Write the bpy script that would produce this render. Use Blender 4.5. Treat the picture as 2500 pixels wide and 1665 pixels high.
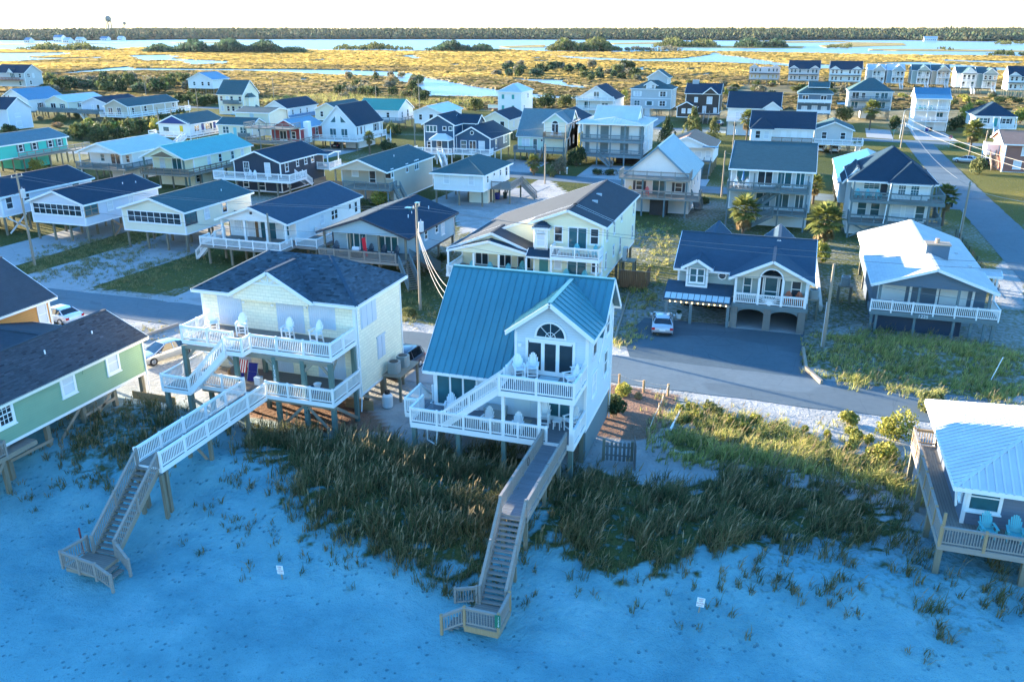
import bpy, bmesh, math, random
import numpy as np
from mathutils import Vector, Matrix, noise as mnoise
R = math.radians
random.seed(7); RNG = np.random.default_rng(11)
sc = bpy.context.scene
for o in list(bpy.data.objects): bpy.data.objects.remove(o)
# ---------------------------------------------------------------- camera
# grid frame: x runs along the street, y runs inland, z up; street level is 0
CAM_H = 25.3; FPX = 2050.0; PITCH = math.atan((832.5-72)/FPX); YAW = R(18)
cd = bpy.data.cameras.new('camera'); cam = bpy.data.objects.new('camera', cd)
sc.collection.objects.link(cam); sc.camera = cam
cam.location = (0, 0, CAM_H); cam.rotation_euler = (R(90)-PITCH, 0, YAW)
cd.sensor_width = 36; cd.lens = 36*FPX/2500; cd.clip_start = 0.5; cd.clip_end = 20000
# ---------------------------------------------------------------- sky and sun
SUN_EL = R(7.9); SUN_AZ = R(17)           # sun low on the left (-x) and a little inland (+y)
sun_dir = Vector((-math.cos(SUN_AZ)*math.cos(SUN_EL), math.sin(SUN_AZ)*math.cos(SUN_EL), math.sin(SUN_EL)))
w = bpy.data.worlds.new('World'); sc.world = w; w.use_nodes = True
nt = w.node_tree; nt.nodes.clear()
sky = nt.nodes.new('ShaderNodeTexSky'); sky.sky_type = 'NISHITA'; sky.sun_disc = False
sky.sun_elevation = SUN_EL; sky.sun_rotation = math.atan2(sun_dir.x, sun_dir.y)
sky.altitude = 0; sky.air_density = 1.36; sky.dust_density = 0.0; sky.ozone_density = 6.0
bg = nt.nodes.new('ShaderNodeBackground'); bg.inputs['Strength'].default_value = 0.15
wo = nt.nodes.new('ShaderNodeOutputWorld')
nt.links.new(sky.outputs[0], bg.inputs[0]); nt.links.new(bg.outputs[0], wo.inputs[0])
sl = bpy.data.lights.new('sun', 'SUN'); sl.energy = 4.4; sl.angle = R(0.7); sl.color = (1.0, 0.84, 0.62)
so = bpy.data.objects.new('sun', sl); sc.collection.objects.link(so)
so.rotation_euler = sun_dir.to_track_quat('Z', 'Y').to_euler(); so.location = (-60, 20, 60)
sc.view_settings.view_transform = 'Standard'; sc.view_settings.look = 'None'
sc.view_settings.gamma = 1; sc.view_settings.use_curve_mapping = False
sc.view_settings.exposure = 3.12
# ---------------------------------------------------------------- materials (all procedural)
MATS = {}
def _nt(name):
    m = bpy.data.materials.new(name); m.use_nodes = True
    n = m.node_tree.nodes; b = n['Principled BSDF']
    return m, m.node_tree, n, b
def N(nt, t, **kw):
    n = nt.nodes.new(t)
    for k, v in kw.items():
        if k in n.inputs: n.inputs[k].default_value = v
        else: setattr(n, k, v)
    return n
def L(nt, a, b): nt.links.new(a, b)
def ramp(nt, fac, stops):
    r = nt.nodes.new('ShaderNodeValToRGB'); e = r.color_ramp.elements
    while len(e) < len(stops): e.new(0.5)
    for x, (p, c) in zip(e, stops): x.position = p; x.color = (*c, 1)
    if fac is not None: nt.links.new(fac, r.inputs[0])
    return r.outputs[0]
def mixc(nt, fac, a, b, mode='MIX'):
    m = nt.nodes.new('ShaderNodeMix'); m.data_type = 'RGBA'; m.blend_type = mode
    for i, v in ((0, fac), (6, a), (7, b)):
        if hasattr(v, 'is_output'): nt.links.new(v, m.inputs[i])
        else: m.inputs[i].default_value = v if i == 0 else (*v, 1)
    return m.outputs[2]
def pos(nt): return nt.nodes.new('ShaderNodeNewGeometry').outputs['Position']
def noise(nt, scale, detail=4, vec=None, rough=.6):
    n = nt.nodes.new('ShaderNodeTexNoise'); n.inputs['Scale'].default_value = scale; n.inputs['Detail'].default_value = detail
    n.inputs['Roughness'].default_value = rough
    nt.links.new(vec if vec is not None else pos(nt), n.inputs['Vector']); return n.outputs[0]
def mapv(nt, scale=(1, 1, 1), vec=None, rot=(0, 0, 0)):
    m = nt.nodes.new('ShaderNodeMapping'); m.inputs['Scale'].default_value = scale; m.inputs['Rotation'].default_value = rot
    nt.links.new(vec if vec is not None else pos(nt), m.inputs[0]); return m.outputs[0]
def bump(nt, h, strength, dist=.02):
    b = nt.nodes.new('ShaderNodeBump'); b.inputs['Strength'].default_value = strength; b.inputs['Distance'].default_value = dist
    nt.links.new(h, b.inputs['Height']); return b.outputs[0]
def math_(nt, op, a, b=None, c=None):
    m = nt.nodes.new('ShaderNodeMath'); m.operation = op
    for i, v in enumerate((a, b, c)):
        if v is None: continue
        if hasattr(v, 'is_output'): nt.links.new(v, m.inputs[i])
        else: m.inputs[i].default_value = v
    return m.outputs[0]
def tone(c, f): return tuple(min(1, x*f) for x in c)

def plain(name, c, rough=.6, var=.12, metal=0, spec=.4, scale=1.3):
    """painted or plain surface with slight uneven tone and grime"""
    if name in MATS: return MATS[name]
    m, nt, n, b = _nt(name)
    f = noise(nt, scale, 5)
    g = noise(nt, 22, 3)
    col = mixc(nt, f, tone(c, 1-var), tone(c, 1+var*.6))
    col = mixc(nt, math_(nt, 'MULTIPLY', g, .25), col, tone(c, .72))
    L(nt, col, b.inputs['Base Color']); b.inputs['Roughness'].default_value = rough
    b.inputs['Metallic'].default_value = metal; b.inputs['Specular IOR Level'].default_value = spec
    L(nt, bump(nt, g, .12, .01), b.inputs['Normal'])
    MATS[name] = m; return m

def siding(name, c, pitch=.17, shake=False):
    """lap siding: each board's lower lip stands proud"""
    if name in MATS: return MATS[name]
    m, nt, n, b = _nt(name)
    sx = N(nt, 'ShaderNodeSeparateXYZ'); L(nt, pos(nt), sx.inputs[0])
    z = math_(nt, 'DIVIDE', sx.outputs[2], pitch); fr = math_(nt, 'FRACT', z)
    lip = math_(nt, 'SUBTRACT', 1.0, fr)
    f = noise(nt, .9, 5); g = noise(nt, 14, 4, mapv(nt, (.25, .25, 3)))
    col = mixc(nt, f, tone(c, .9), tone(c, 1.06))
    line = math_(nt, 'LESS_THAN', fr, .12)
    col = mixc(nt, math_(nt, 'MULTIPLY', line, .3), col, tone(c, .5))
    col = mixc(nt, math_(nt, 'MULTIPLY', g, .18), col, tone(c, .75))
    if shake:
        bk = N(nt, 'ShaderNodeTexBrick'); bk.inputs['Scale'].default_value = 1
        bk.inputs['Brick Width'].default_value = .42; bk.inputs['Row Height'].default_value = .24; bk.inputs['Mortar Size'].default_value = .012
        cx = N(nt, 'ShaderNodeCombineXYZ'); L(nt, math_(nt, 'ADD', sx.outputs[0], sx.outputs[1]), cx.inputs[0]); L(nt, sx.outputs[2], cx.inputs[1])
        L(nt, cx.outputs[0], bk.inputs['Vector'])
        bk.inputs['Color1'].default_value = (*tone(c, 1.04), 1); bk.inputs['Color2'].default_value = (*tone(c, .93), 1); bk.inputs['Mortar'].default_value = (*tone(c, .7), 1)
        col = mixc(nt, .8, col, bk.outputs[0])
    L(nt, col, b.inputs['Base Color']); b.inputs['Roughness'].default_value = .6; b.inputs['Specular IOR Level'].default_value = .35
    L(nt, bump(nt, lip, .6, .02), b.inputs['Normal'])
    MATS[name] = m; return m

def shingle(name, c, row=.085):
    """asphalt shingles: staggered tabs in courses, each tab its own tone"""
    if name in MATS: return MATS[name]
    m, nt, n, b = _nt(name)
    sx = N(nt, 'ShaderNodeSeparateXYZ'); L(nt, pos(nt), sx.inputs[0])
    cx = N(nt, 'ShaderNodeCombineXYZ'); L(nt, math_(nt, 'ADD', sx.outputs[0], sx.outputs[1]), cx.inputs[0]); L(nt, sx.outputs[2], cx.inputs[1])
    bk = N(nt, 'ShaderNodeTexBrick'); bk.inputs['Scale'].default_value = 1
    bk.inputs['Brick Width'].default_value = .34; bk.inputs['Row Height'].default_value = row; bk.inputs['Mortar Size'].default_value = .006
    L(nt, cx.outputs[0], bk.inputs['Vector'])
    bk.inputs['Color1'].default_value = (*tone(c, 1.35), 1); bk.inputs['Color2'].default_value = (*tone(c, .7), 1); bk.inputs['Mortar'].default_value = (*tone(c, .45), 1)
    f = noise(nt, .5, 5); g = noise(nt, 9, 3)
    col = mixc(nt, .5, bk.outputs[0], c)
    col = mixc(nt, f, tone(c, .6), col); col = mixc(nt, math_(nt, 'MULTIPLY', g, .5), col, tone(c, 1.35)); col = mixc(nt, math_(nt, 'MULTIPLY', noise(nt, 1.6, 4, mapv(nt, (1, 1, .35))), .35), col, tone(c, 1.8))
    L(nt, col, b.inputs['Base Color']); b.inputs['Roughness'].default_value = .9; b.inputs['Specular IOR Level'].default_value = .08
    L(nt, bump(nt, bk.outputs[1], -.5, .015), b.inputs['Normal'])
    MATS[name] = m; return m

def metal(name, c, rough=.38):
    """painted sheet metal with faint oil-canning and streaks"""
    if name in MATS: return MATS[name]
    m, nt, n, b = _nt(name)
    f = noise(nt, .7, 4, mapv(nt, (1, 1, .3))); g = noise(nt, 6, 3)
    col = mixc(nt, f, tone(c, .74), tone(c, 1.16)); col = mixc(nt, math_(nt, 'MULTIPLY', g, .3), col, tone(c, .75))
    L(nt, col, b.inputs['Base Color']); b.inputs['Roughness'].default_value = rough; b.inputs['Metallic'].default_value = .0
    b.inputs['Specular IOR Level'].default_value = .5
    L(nt, bump(nt, f, .15, .05), b.inputs['Normal'])
    MATS[name] = m; return m

def wood(name, c, axis=0, board=0.0):
    """weathered timber; board > 0 draws deck boards running along axis"""
    if name in MATS: return MATS[name]
    m, nt, n, b = _nt(name)
    sc3 = [6, 6, 6]; sc3[axis] = .6
    f = noise(nt, 2.2, 6, mapv(nt, tuple(sc3))); g = noise(nt, .8, 4)
    col = mixc(nt, f, tone(c, .62), tone(c, 1.25)); col = mixc(nt, math_(nt, 'MULTIPLY', g, .4), col, tone(c, .75))
    h = f
    if board:
        sx = N(nt, 'ShaderNodeSeparateXYZ'); L(nt, pos(nt), sx.inputs[0])
        q = math_(nt, 'DIVIDE', sx.outputs[1-axis], board); fr = math_(nt, 'FRACT', q)
        gap = math_(nt, 'LESS_THAN', fr, .09)
        wn = N(nt, 'ShaderNodeTexWhiteNoise', noise_dimensions='1D'); L(nt, math_(nt, 'FLOOR', q), wn.inputs['W'])
        col = mixc(nt, math_(nt, 'MULTIPLY', wn.outputs[0], .45), col, tone(c, .6))
        col = mixc(nt, math_(nt, 'MULTIPLY', gap, .8), col, tone(c, .2))
        h = math_(nt, 'SUBTRACT', f, gap)
    L(nt, col, b.inputs['Base Color']); b.inputs['Roughness'].default_value = .8; b.inputs['Specular IOR Level'].default_value = .25
    L(nt, bump(nt, h, .35, .015), b.inputs['Normal'])
    MATS[name] = m; return m

def glass(name='glass', c=(.02, .035, .045), rough=.06):
    if name in MATS: return MATS[name]
    m, nt, n, b = _nt(name)
    f = noise(nt, .6, 3)
    L(nt, mixc(nt, f, tone(c, .4), tone(c, 1.5)), b.inputs['Base Color']); b.inputs['Roughness'].default_value = rough
    b.inputs['Specular IOR Level'].default_value = .8
    L(nt, bump(nt, noise(nt, .35, 2), .08, .2), b.inputs['Normal'])
    MATS[name] = m; return m

def attr_mat(name, rough=.8, trans=0.0, attr='col', fine=30):
    """colour carried per leaf or blade by the mesh itself"""
    if name in MATS: return MATS[name]
    m, nt, n, b = _nt(name)
    a = N(nt, 'ShaderNodeVertexColor', layer_name=attr)
    col = mixc(nt, math_(nt, 'MULTIPLY', noise(nt, fine, 2), .3), a.outputs[0], (.02, .025, .01))
    L(nt, col, b.inputs['Base Color']); b.inputs['Roughness'].default_value = rough; b.inputs['Specular IOR Level'].default_value = .2
    if trans:
        t = N(nt, 'ShaderNodeBsdfTranslucent'); L(nt, col, t.inputs[0]); mx = N(nt, 'ShaderNodeMixShader'); mx.inputs[0].default_value = trans
        L(nt, b.outputs[0], mx.inputs[1]); L(nt, t.outputs[0], mx.inputs[2]); L(nt, mx.outputs[0], n['Material Output'].inputs[0])
    MATS[name] = m; return m

# ---------------------------------------------------------------- mesh building
COL = sc.collection
class MB:
    """collects simple solids into one mesh"""
    def __init__(s): s.v = []; s.f = []; s.mi = []; s.m = 0
    def add(s, vs, fs):
        k = len(s.v); s.v += [tuple(p) for p in vs]; s.f += [tuple(i+k for i in f) for f in fs]; s.mi += [s.m]*len(fs); return s
    def box(s, x0, x1, y0, y1, z0, z1):
        return s.add([(x0,y0,z0),(x1,y0,z0),(x1,y1,z0),(x0,y1,z0),(x0,y0,z1),(x1,y0,z1),(x1,y1,z1),(x0,y1,z1)],
                     [(0,3,2,1),(4,5,6,7),(0,1,5,4),(1,2,6,5),(2,3,7,6),(3,0,4,7)])
    def beam(s, a, b, w, h=None, up=(0, 0, 1)):
        a = Vector(a); b = Vector(b); h = h or w; d = (b-a).normalized(); u = Vector(up)
        if abs(d.dot(u)) > .98: u = Vector((0, 1, 0))
        r = d.cross(u).normalized()*w/2; t = r.cross(d).normalized()*h/2
        return s.add([a-r-t, a+r-t, a+r+t, a-r+t, b-r-t, b+r-t, b+r+t, b-r+t],
                     [(0,1,2,3),(7,6,5,4),(0,4,5,1),(1,5,6,2),(2,6,7,3),(3,7,4,0)])
    def cyl(s, a, b, r0, r1=None, n=8, cap=True):
        a = Vector(a); b = Vector(b); r1 = r0 if r1 is None else r1; d = (b-a).normalized()
        u = Vector((0, 0, 1)) if abs(d.z) < .95 else Vector((1, 0, 0)); x = d.cross(u).normalized(); y = d.cross(x)
        vs = []
        for c, r in ((a, r0), (b, r1)):
            for i in range(n):
                t = 2*math.pi*i/n; vs.append(c+x*math.cos(t)*r+y*math.sin(t)*r)
        fs = [(i, n+i, n+(i+1) % n, (i+1) % n) for i in range(n)]
        if cap: fs += [tuple(range(n)), tuple(range(2*n-1, n-1, -1))]
        return s.add(vs, fs)
    def prism(s, poly, axis, a, b):
        """poly of 2D points extruded along axis from a to b; the other two axes in order"""
        def P(p, q):
            if axis == 0: return (q, p[0], p[1])
            if axis == 1: return (p[0], q, p[1])
            return (p[0], p[1], q)
        n = len(poly)
        return s.add([P(p, a) for p in poly]+[P(p, b) for p in poly],
                     [tuple(range(n)), tuple(range(2*n-1, n-1, -1))]+[(i, n+i, n+(i+1) % n, (i+1) % n) for i in range(n)])
    def slab(s, quad, t):
        """a roof slab: polygon lifted by t along its normal"""
        q = [Vector(p) for p in quad]; nrm = (q[1]-q[0]).cross(q[2]-q[0]).normalized()
        if nrm.z < 0: nrm = -nrm
        n = len(q)
        return s.add(q+[p+nrm*t for p in q], [tuple(range(n-1, -1, -1)), tuple(range(n, 2*n))]+[(i, (i+1) % n, n+(i+1) % n, n+i) for i in range(n)])
    def loft(s, rings, close=True, cap=True):
        n = len(rings[0]); vs = [p for r in rings for p in r]; fs = []
        for k in range(len(rings)-1):
            for i in range(n if close else n-1):
                j = (i+1) % n; fs.append((k*n+i, k*n+j, (k+1)*n+j, (k+1)*n+i))
        if cap: fs += [tuple(range(n-1, -1, -1)), tuple(range((len(rings)-1)*n, len(rings)*n))]
        return s.add(vs, fs)
    def mesh(s, name, mats, smooth=False, fix=True):
        me = bpy.data.meshes.new(name); me.from_pydata(s.v, [], s.f)
        for m in (mats if isinstance(mats, (list, tuple)) else [mats]): me.materials.append(m)
        if len(me.materials) > 1: me.polygons.foreach_set('material_index', s.mi)
        if fix:
            bm = bmesh.new(); bm.from_mesh(me); bmesh.ops.recalc_face_normals(bm, faces=bm.faces); bm.to_mesh(me); bm.free()
        if smooth: me.polygons.foreach_set('use_smooth', [True]*len(me.polygons))
        me.update(); return me
    def obj(s, name, mats, parent=None, loc=(0, 0, 0), smooth=False): return put(name, s.mesh(name, mats, smooth), parent, loc)

def put(name, data, parent=None, loc=(0, 0, 0), rot=(0, 0, 0), scale=(1, 1, 1)):
    o = bpy.data.objects.new(name, data); COL.objects.link(o)
    o.location = loc; o.rotation_euler = rot; o.scale = scale
    if parent is not None: o.parent = parent
    return o
def thing(name, label, cat, loc=(0, 0, 0), rz=0, group=None, scale=1):
    o = put(name, None, None, loc, (0, 0, rz), (scale,)*3); o.empty_display_size = .3
    return tag(o, label, cat, group)
def tag(o, label=None, cat=None, group=None, kind=None):
    if label: o['label'] = label
    if cat: o['category'] = cat
    if group: o['group'] = group
    if kind: o['kind'] = kind
    return o
def struct(o): o['kind'] = 'structure'; return o
def stuff(o): o['kind'] = 'stuff'; return o
def dup(root, loc, rz=0, label=None, scale=None, group=None):
    r = root.copy(); COL.objects.link(r); r.location = loc; r.rotation_euler = (0, 0, rz)
    if scale: r.scale = (scale,)*3 if not isinstance(scale, (tuple, list)) else scale
    if label: r['label'] = label
    if group: r['group'] = group
    for ch in root.children:
        c = ch.copy(); COL.objects.link(c); c.parent = r
        for g in ch.children:
            d = g.copy(); COL.objects.link(d); d.parent = c
    return r
CACHE = {}
def cached(key, fn):
    if key not in CACHE: CACHE[key] = fn()
    return CACHE[key]
def colmesh(name, verts, faces, cols, mat, smooth=False):
    """big mesh with one colour per face-vertex group; faces all the same size"""
    verts = np.asarray(verts, dtype=np.float32).reshape(-1, 3); faces = np.asarray(faces, dtype=np.int32); k = faces.shape[1]
    me = bpy.data.meshes.new(name); nv = len(verts); nf = len(faces)
    me.vertices.add(nv); me.vertices.foreach_set('co', verts.ravel())
    me.loops.add(nf*k); me.loops.foreach_set('vertex_index', faces.ravel())
    me.polygons.add(nf); me.polygons.foreach_set('loop_start', np.arange(0, nf*k, k, dtype=np.int32))
    ca = me.color_attributes.new('col', 'FLOAT_COLOR', 'POINT')
    c4 = np.ones((nv, 4), dtype=np.float32); c4[:, :3] = cols; ca.data.foreach_set('color', c4.ravel())
    me.materials.append(mat); me.update(); me.validate()
    if smooth: me.polygons.foreach_set('use_smooth', [True]*nf)
    return me
# turning a pixel of the photograph into a point of the ground (or of a level z)
_c, _s = math.cos(YAW), math.sin(YAW)
def G(px, py, z=0.0):
    a = (px-1250)/FPX; b = (py-832.5)/FPX
    dy = math.cos(PITCH)-b*math.sin(PITCH); dz = -math.sin(PITCH)-b*math.cos(PITCH)
    t = (z-CAM_H)/dz; x = a*t; y = dy*t
    return (x*_c-y*_s, x*_s+y*_c)
# ---------------------------------------------------------------- ground
def fbm(x, y, s=1.0, o=4, seed=0.0):
    v = 0; a = 1; t = 0
    for k in range(o):
        v += a*mnoise.noise(Vector((x*s, y*s, seed+k*7.3))); t += a; a *= .5; s *= 2.1
    return v/t
def sstep(a, b, x): t = min(1, max(0, (x-a)/(b-a))); return t*t*(3-2*t)
def height(u, v):
    """ground level: beach, dune ridge, flat lots, marsh edge"""
    crest = 39.0+1.6*math.sin(u*.11)+1.2*fbm(u, 3, .09)
    z = -1.0-.035*(31-v) if v < 31 else -1.0
    up = sstep(29.5, crest-1.0, v)
    z = z*(1-up)+up*.55
    z += up*(1-sstep(crest+1, 46, v))*(.35+.55*fbm(u, v, .16, 3))
    if v > crest: z *= 1-sstep(crest+1, 46.5, v)
    if v < 46:                                    # small dunes and hollows near the beach
        z += (.42*fbm(u, v, .33, 3, 5)+.13*fbm(u, v, 1.1, 2, 8))*sstep(20, 30, v)*(1-sstep(44, 46, v))
        z += .035*fbm(u*.6, v*1.5, .8, 3, 9)
    if 10 > u > -8: z += .8*math.exp(-((u-1)/6)**2-((v-46.5)/4)**2)*(1-sstep(52, 56, v))
    z += 1.0*math.exp(-((u-13)/8)**2-((v-71.5)/2.6)**2)*sstep(65.2, 68, v)*sstep(3.4, 6.5, u)          # grassy bank
    if v > 262: z -= 1.0*sstep(262, 285, v+6*fbm(u, v, .02))
    if v < 12: z -= (12-v)*.03
    return z
GRASS = {  # outlines of the grassy patches, traced on the ground of the photograph: (pixels, blades per m2, height, kind)
 'left':   ([(150,1100),(200,1040),(330,1000),(420,1010),(440,1080),(400,1130),(330,1145),(220,1160),(160,1140)], 70, .75, 0),
 'mid':    ([(600,1062),(760,1052),(1000,1090),(1180,1108),(1290,1095),(1262,1180),(1215,1320),(1180,1390),(1080,1385),(960,1335),(800,1285),(720,1240),(740,1180),(620,1120)], 150, 1.05, 0),
 'right':  ([(1320,1180),(1450,1150),(1620,1200),(1800,1165),(2000,1195),(2150,1230),(2215,1310),(2150,1350),(1950,1330),(1800,1365),(1650,1395),(1450,1395),(1340,1330),(1290,1370)], 105, .95, 0),
 'upper':  ([(1630,1010),(1760,1000),(1900,1040),(2050,1080),(2200,1130),(2250,1210),(2100,1190),(1900,1165),(1700,1140),(1625,1090)], 110, .8, 1),
 'corner': ([(1900,1340),(2200,1330),(2500,1370),(2500,1600),(2350,1570),(2200,1490),(2000,1450),(1800,1430)], 34, .75, 0),
 'sparse': ([(430,1270),(620,1300),(900,1300),(1010,1370),(1000,1420),(760,1360),(500,1340)], 9, .55, 0),
 'lower':  ([(1380,1390),(1700,1400),(2000,1440),(2000,1500),(1750,1480),(1450,1440)], 12, .55, 0),
 'under':  ([(40,1120),(140,1100),(330,1150),(300,1200),(120,1220),(40,1190)], 10, .5, 0),
 'east':   ([(640,1120),(740,1180),(720,1240),(640,1240),(560,1200),(560,1130)], 18, .6, 0),
 'bank':   ([(1985,880),(2030,820),(2150,800),(2420,838),(2500,880),(2500,985),(2300,962),(2100,938),(2005,905)], 85, .6, 1),
 'yard':   ([(60,650),(120,600),(400,560),(330,640),(180,690),(70,680)], 70, .38, 2),
 'strip':  ([(225,700),(300,658),(480,608),(500,632),(370,690),(300,705)], 70, .38, 2),
 'side':   ([(1500,700),(1620,690),(1600,800),(1540,860),(1500,850),(1480,780)], 34, .5, 1),
 'gap':    ([(1420,520),(1640,560),(1630,640),(1570,680),(1560,600),(1430,560)], 28, .4, 1),
 'corner2':([(1000,700),(1070,690),(1060,780),(990,800),(960,770)], 40, .45, 2),
 'roadside':([(330,790),(420,800),(410,830),(330,840),(310,815)], 40, .3, 2),
 'green':  ([(1600,985),(1660,960),(1720,975),(1700,1000),(1640,1010)], 60, .45, 1),
 'yards':  ([(1990,700),(2110,690),(2110,800),(2000,840)], 40, .3, 2),
 'grey':   ([(270,690),(480,640),(620,640),(480,740),(300,720)], 12, .25, 2),
 'verge':  ([(1700,985),(1900,1000),(2100,1035),(2150,1075),(2000,1060),(1800,1015)], 16, .4, 1),
 'back':   ([(2230,700),(2330,640),(2440,760),(2440,830),(2420,840)], 20, .3, 2),
}
GPOLY = {k: [G(x, y, .3 if k not in ('yard','strip','side','gap','corner2','roadside','yards','grey','back') else 0) for x, y in p[0]] for k, p in GRASS.items()}
def inpoly(P, x, y):
    """vectorised point in polygon"""
    x = np.asarray(x); y = np.asarray(y); r = np.zeros(x.shape, bool); j = len(P)-1
    for i in range(len(P)):
        xi, yi = P[i]; xj, yj = P[j]
        if yi != yj: r ^= ((yi > y) != (yj > y)) & (x < (xj-xi)*(y-yi)/(yj-yi)+xi)
        j = i
    return r
us = np.concatenate([np.arange(-1400, -90, 26.), np.arange(-90, 60, .5), np.arange(60, 1000, 26.)])
vs = np.concatenate([np.arange(-60, 8, 6.), np.arange(8, 76, .42), np.arange(76, 270, 1.3), np.arange(270, 330, 6.)])
UU, VV = np.meshgrid(us, vs); nu, nv = len(us), len(vs)
ZZ = np.array([height(a, b) for a, b in zip(UU.ravel(), VV.ravel())])
mask = np.zeros((UU.size, 3)); fu, fv = UU.ravel(), VV.ravel()
for k, (p, dn, h, kd) in GRASS.items():
    # vegetated ground: red = thick grass, green = yellow grass with sunlit tone put into its colour, blue = mulch and warm sand
    m = inpoly(GPOLY[k], fu+RNG.normal(0, .7, fu.shape), fv+RNG.normal(0, .6, fu.shape))
    mask[m, 0] = np.maximum(mask[m, 0], min(.8, dn/130)); 
    if kd == 1: mask[m, 1] = .6
inland = (fv > 66.5)
nz = np.array([fbm(a, b, .045, 4, 3) for a, b in zip(fu, fv)])
mask[inland, 0] = np.maximum(mask[inland, 0], np.clip(.78+nz[inland]*1.2+np.clip((fv[inland]-100)/160, 0, .25), 0, 1)*.85)
mask[inland, 1] = np.clip(.35-nz[inland]*.8+.45*np.clip((fu[inland]-10)/12, 0, 1), 0, 1)  # lawns at right yellowed in colour for the sun on them
sandy = inpoly([G(1090,500),G(1250,480),G(1330,430),G(1420,500),G(1290,560),G(1130,570)], fu, fv) | inpoly([G(2440,640),G(2500,640),G(2500,760),G(2420,740)], fu, fv)
mask[sandy, 0] *= .2
lots = inpoly([(-100, 65.5), (-60, 65.5), (-56, 80), (-62, 98), (-100, 98)], fu, fv)
mask[lots, 0] = np.clip(mask[lots, 0]+.3, 0, .85)
mul = inpoly([G(1425,925), G(1660,965), G(1600,1060), G(1560,1080), G(1430,1060)], fu, fv) | inpoly([G(640,900),G(900,1000),G(960,1060),G(760,1060),G(560,1010)], fu, fv)
mask[mul, 2] = 1
quad = np.array([[j*nu+i, j*nu+i+1, (j+1)*nu+i+1, (j+1)*nu+i] for j in range(nv-1) for i in range(nu-1)])
m, nt, n, b = _nt('sand and dune ground')
a = N(nt, 'ShaderNodeVertexColor', layer_name='col'); sep = N(nt, 'ShaderNodeSeparateColor'); L(nt, a.outputs[0], sep.inputs[0])
n1 = noise(nt, .35, 6); n2 = noise(nt, 2.6, 5); n3 = noise(nt, 14, 4)
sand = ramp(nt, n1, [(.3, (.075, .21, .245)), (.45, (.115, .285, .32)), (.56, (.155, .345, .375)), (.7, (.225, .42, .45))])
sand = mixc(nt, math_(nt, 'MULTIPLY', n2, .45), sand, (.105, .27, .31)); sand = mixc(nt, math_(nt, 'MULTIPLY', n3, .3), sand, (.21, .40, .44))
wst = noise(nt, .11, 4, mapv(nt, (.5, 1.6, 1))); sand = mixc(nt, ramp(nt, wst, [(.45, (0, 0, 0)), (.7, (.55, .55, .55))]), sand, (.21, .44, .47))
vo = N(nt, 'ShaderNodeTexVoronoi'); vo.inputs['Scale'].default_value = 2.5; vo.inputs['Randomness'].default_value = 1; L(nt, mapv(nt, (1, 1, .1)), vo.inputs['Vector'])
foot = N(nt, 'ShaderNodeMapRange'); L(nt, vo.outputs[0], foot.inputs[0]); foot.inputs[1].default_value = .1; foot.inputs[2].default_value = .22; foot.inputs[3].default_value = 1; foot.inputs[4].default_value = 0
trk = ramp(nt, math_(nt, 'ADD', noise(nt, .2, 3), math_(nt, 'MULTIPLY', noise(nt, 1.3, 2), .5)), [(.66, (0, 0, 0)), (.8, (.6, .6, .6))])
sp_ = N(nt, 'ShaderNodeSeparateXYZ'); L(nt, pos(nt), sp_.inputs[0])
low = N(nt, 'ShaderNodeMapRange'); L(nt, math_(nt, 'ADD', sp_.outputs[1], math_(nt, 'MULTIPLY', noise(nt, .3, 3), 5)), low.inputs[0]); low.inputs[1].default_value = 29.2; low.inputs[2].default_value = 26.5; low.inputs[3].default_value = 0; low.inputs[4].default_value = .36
path = math_(nt, 'ABSOLUTE', math_(nt, 'ADD', sp_.outputs[0], math_(nt, 'MULTIPLY_ADD', sp_.outputs[1], -.5, 27.4)))   # trail of footprints leaving the stair foot
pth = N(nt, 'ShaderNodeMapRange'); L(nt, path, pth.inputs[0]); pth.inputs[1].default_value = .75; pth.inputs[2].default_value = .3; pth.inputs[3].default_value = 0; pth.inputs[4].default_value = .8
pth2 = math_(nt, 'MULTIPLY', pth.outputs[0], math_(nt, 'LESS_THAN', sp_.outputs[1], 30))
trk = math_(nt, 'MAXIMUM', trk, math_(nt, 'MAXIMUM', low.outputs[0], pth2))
sand = mixc(nt, math_(nt, 'MULTIPLY', foot.outputs[0], trk), sand, (.06, .17, .23)); sand = mixc(nt, ramp(nt, noise(nt, 45, 3), [(.4, (0, 0, 0)), (.7, (.4, .4, .4))]), sand, (.08, .23, .29))  # darker colour in the footprints stands for shade inside the dents
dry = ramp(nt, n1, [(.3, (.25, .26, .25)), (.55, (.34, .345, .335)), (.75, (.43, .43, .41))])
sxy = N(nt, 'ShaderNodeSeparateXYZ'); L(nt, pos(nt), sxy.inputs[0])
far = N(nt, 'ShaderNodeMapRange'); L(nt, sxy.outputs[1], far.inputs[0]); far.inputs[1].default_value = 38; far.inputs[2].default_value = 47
sand = mixc(nt, far.outputs[0], sand, dry)  # beach sand has the blue of its shade in its colour, inland sand neutral
veg = ramp(nt, n2, [(.25, (.028, .042, .015)), (.5, (.055, .07, .024)), (.75, (.11, .108, .042))])
yel = ramp(nt, n2, [(.25, (.075, .08, .022)), (.55, (.155, .14, .04)), (.8, (.25, .21, .08))])
vg = mixc(nt, sep.outputs[1], veg, yel)
edge = math_(nt, 'ADD', sep.outputs[0], math_(nt, 'MULTIPLY', math_(nt, 'SUBTRACT', n2, .5), 1.5))
fac = N(nt, 'ShaderNodeMapRange'); L(nt, edge, fac.inputs[0]); fac.inputs[1].default_value = .25; fac.inputs[2].default_value = .75
col = mixc(nt, fac.outputs[0], sand, vg)
mulc = ramp(nt, n3, [(.3, (.13, .075, .05)), (.6, (.28, .18, .13)), (.8, (.42, .33, .27))])
col = mixc(nt, sep.outputs[2], col, mulc)
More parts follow.
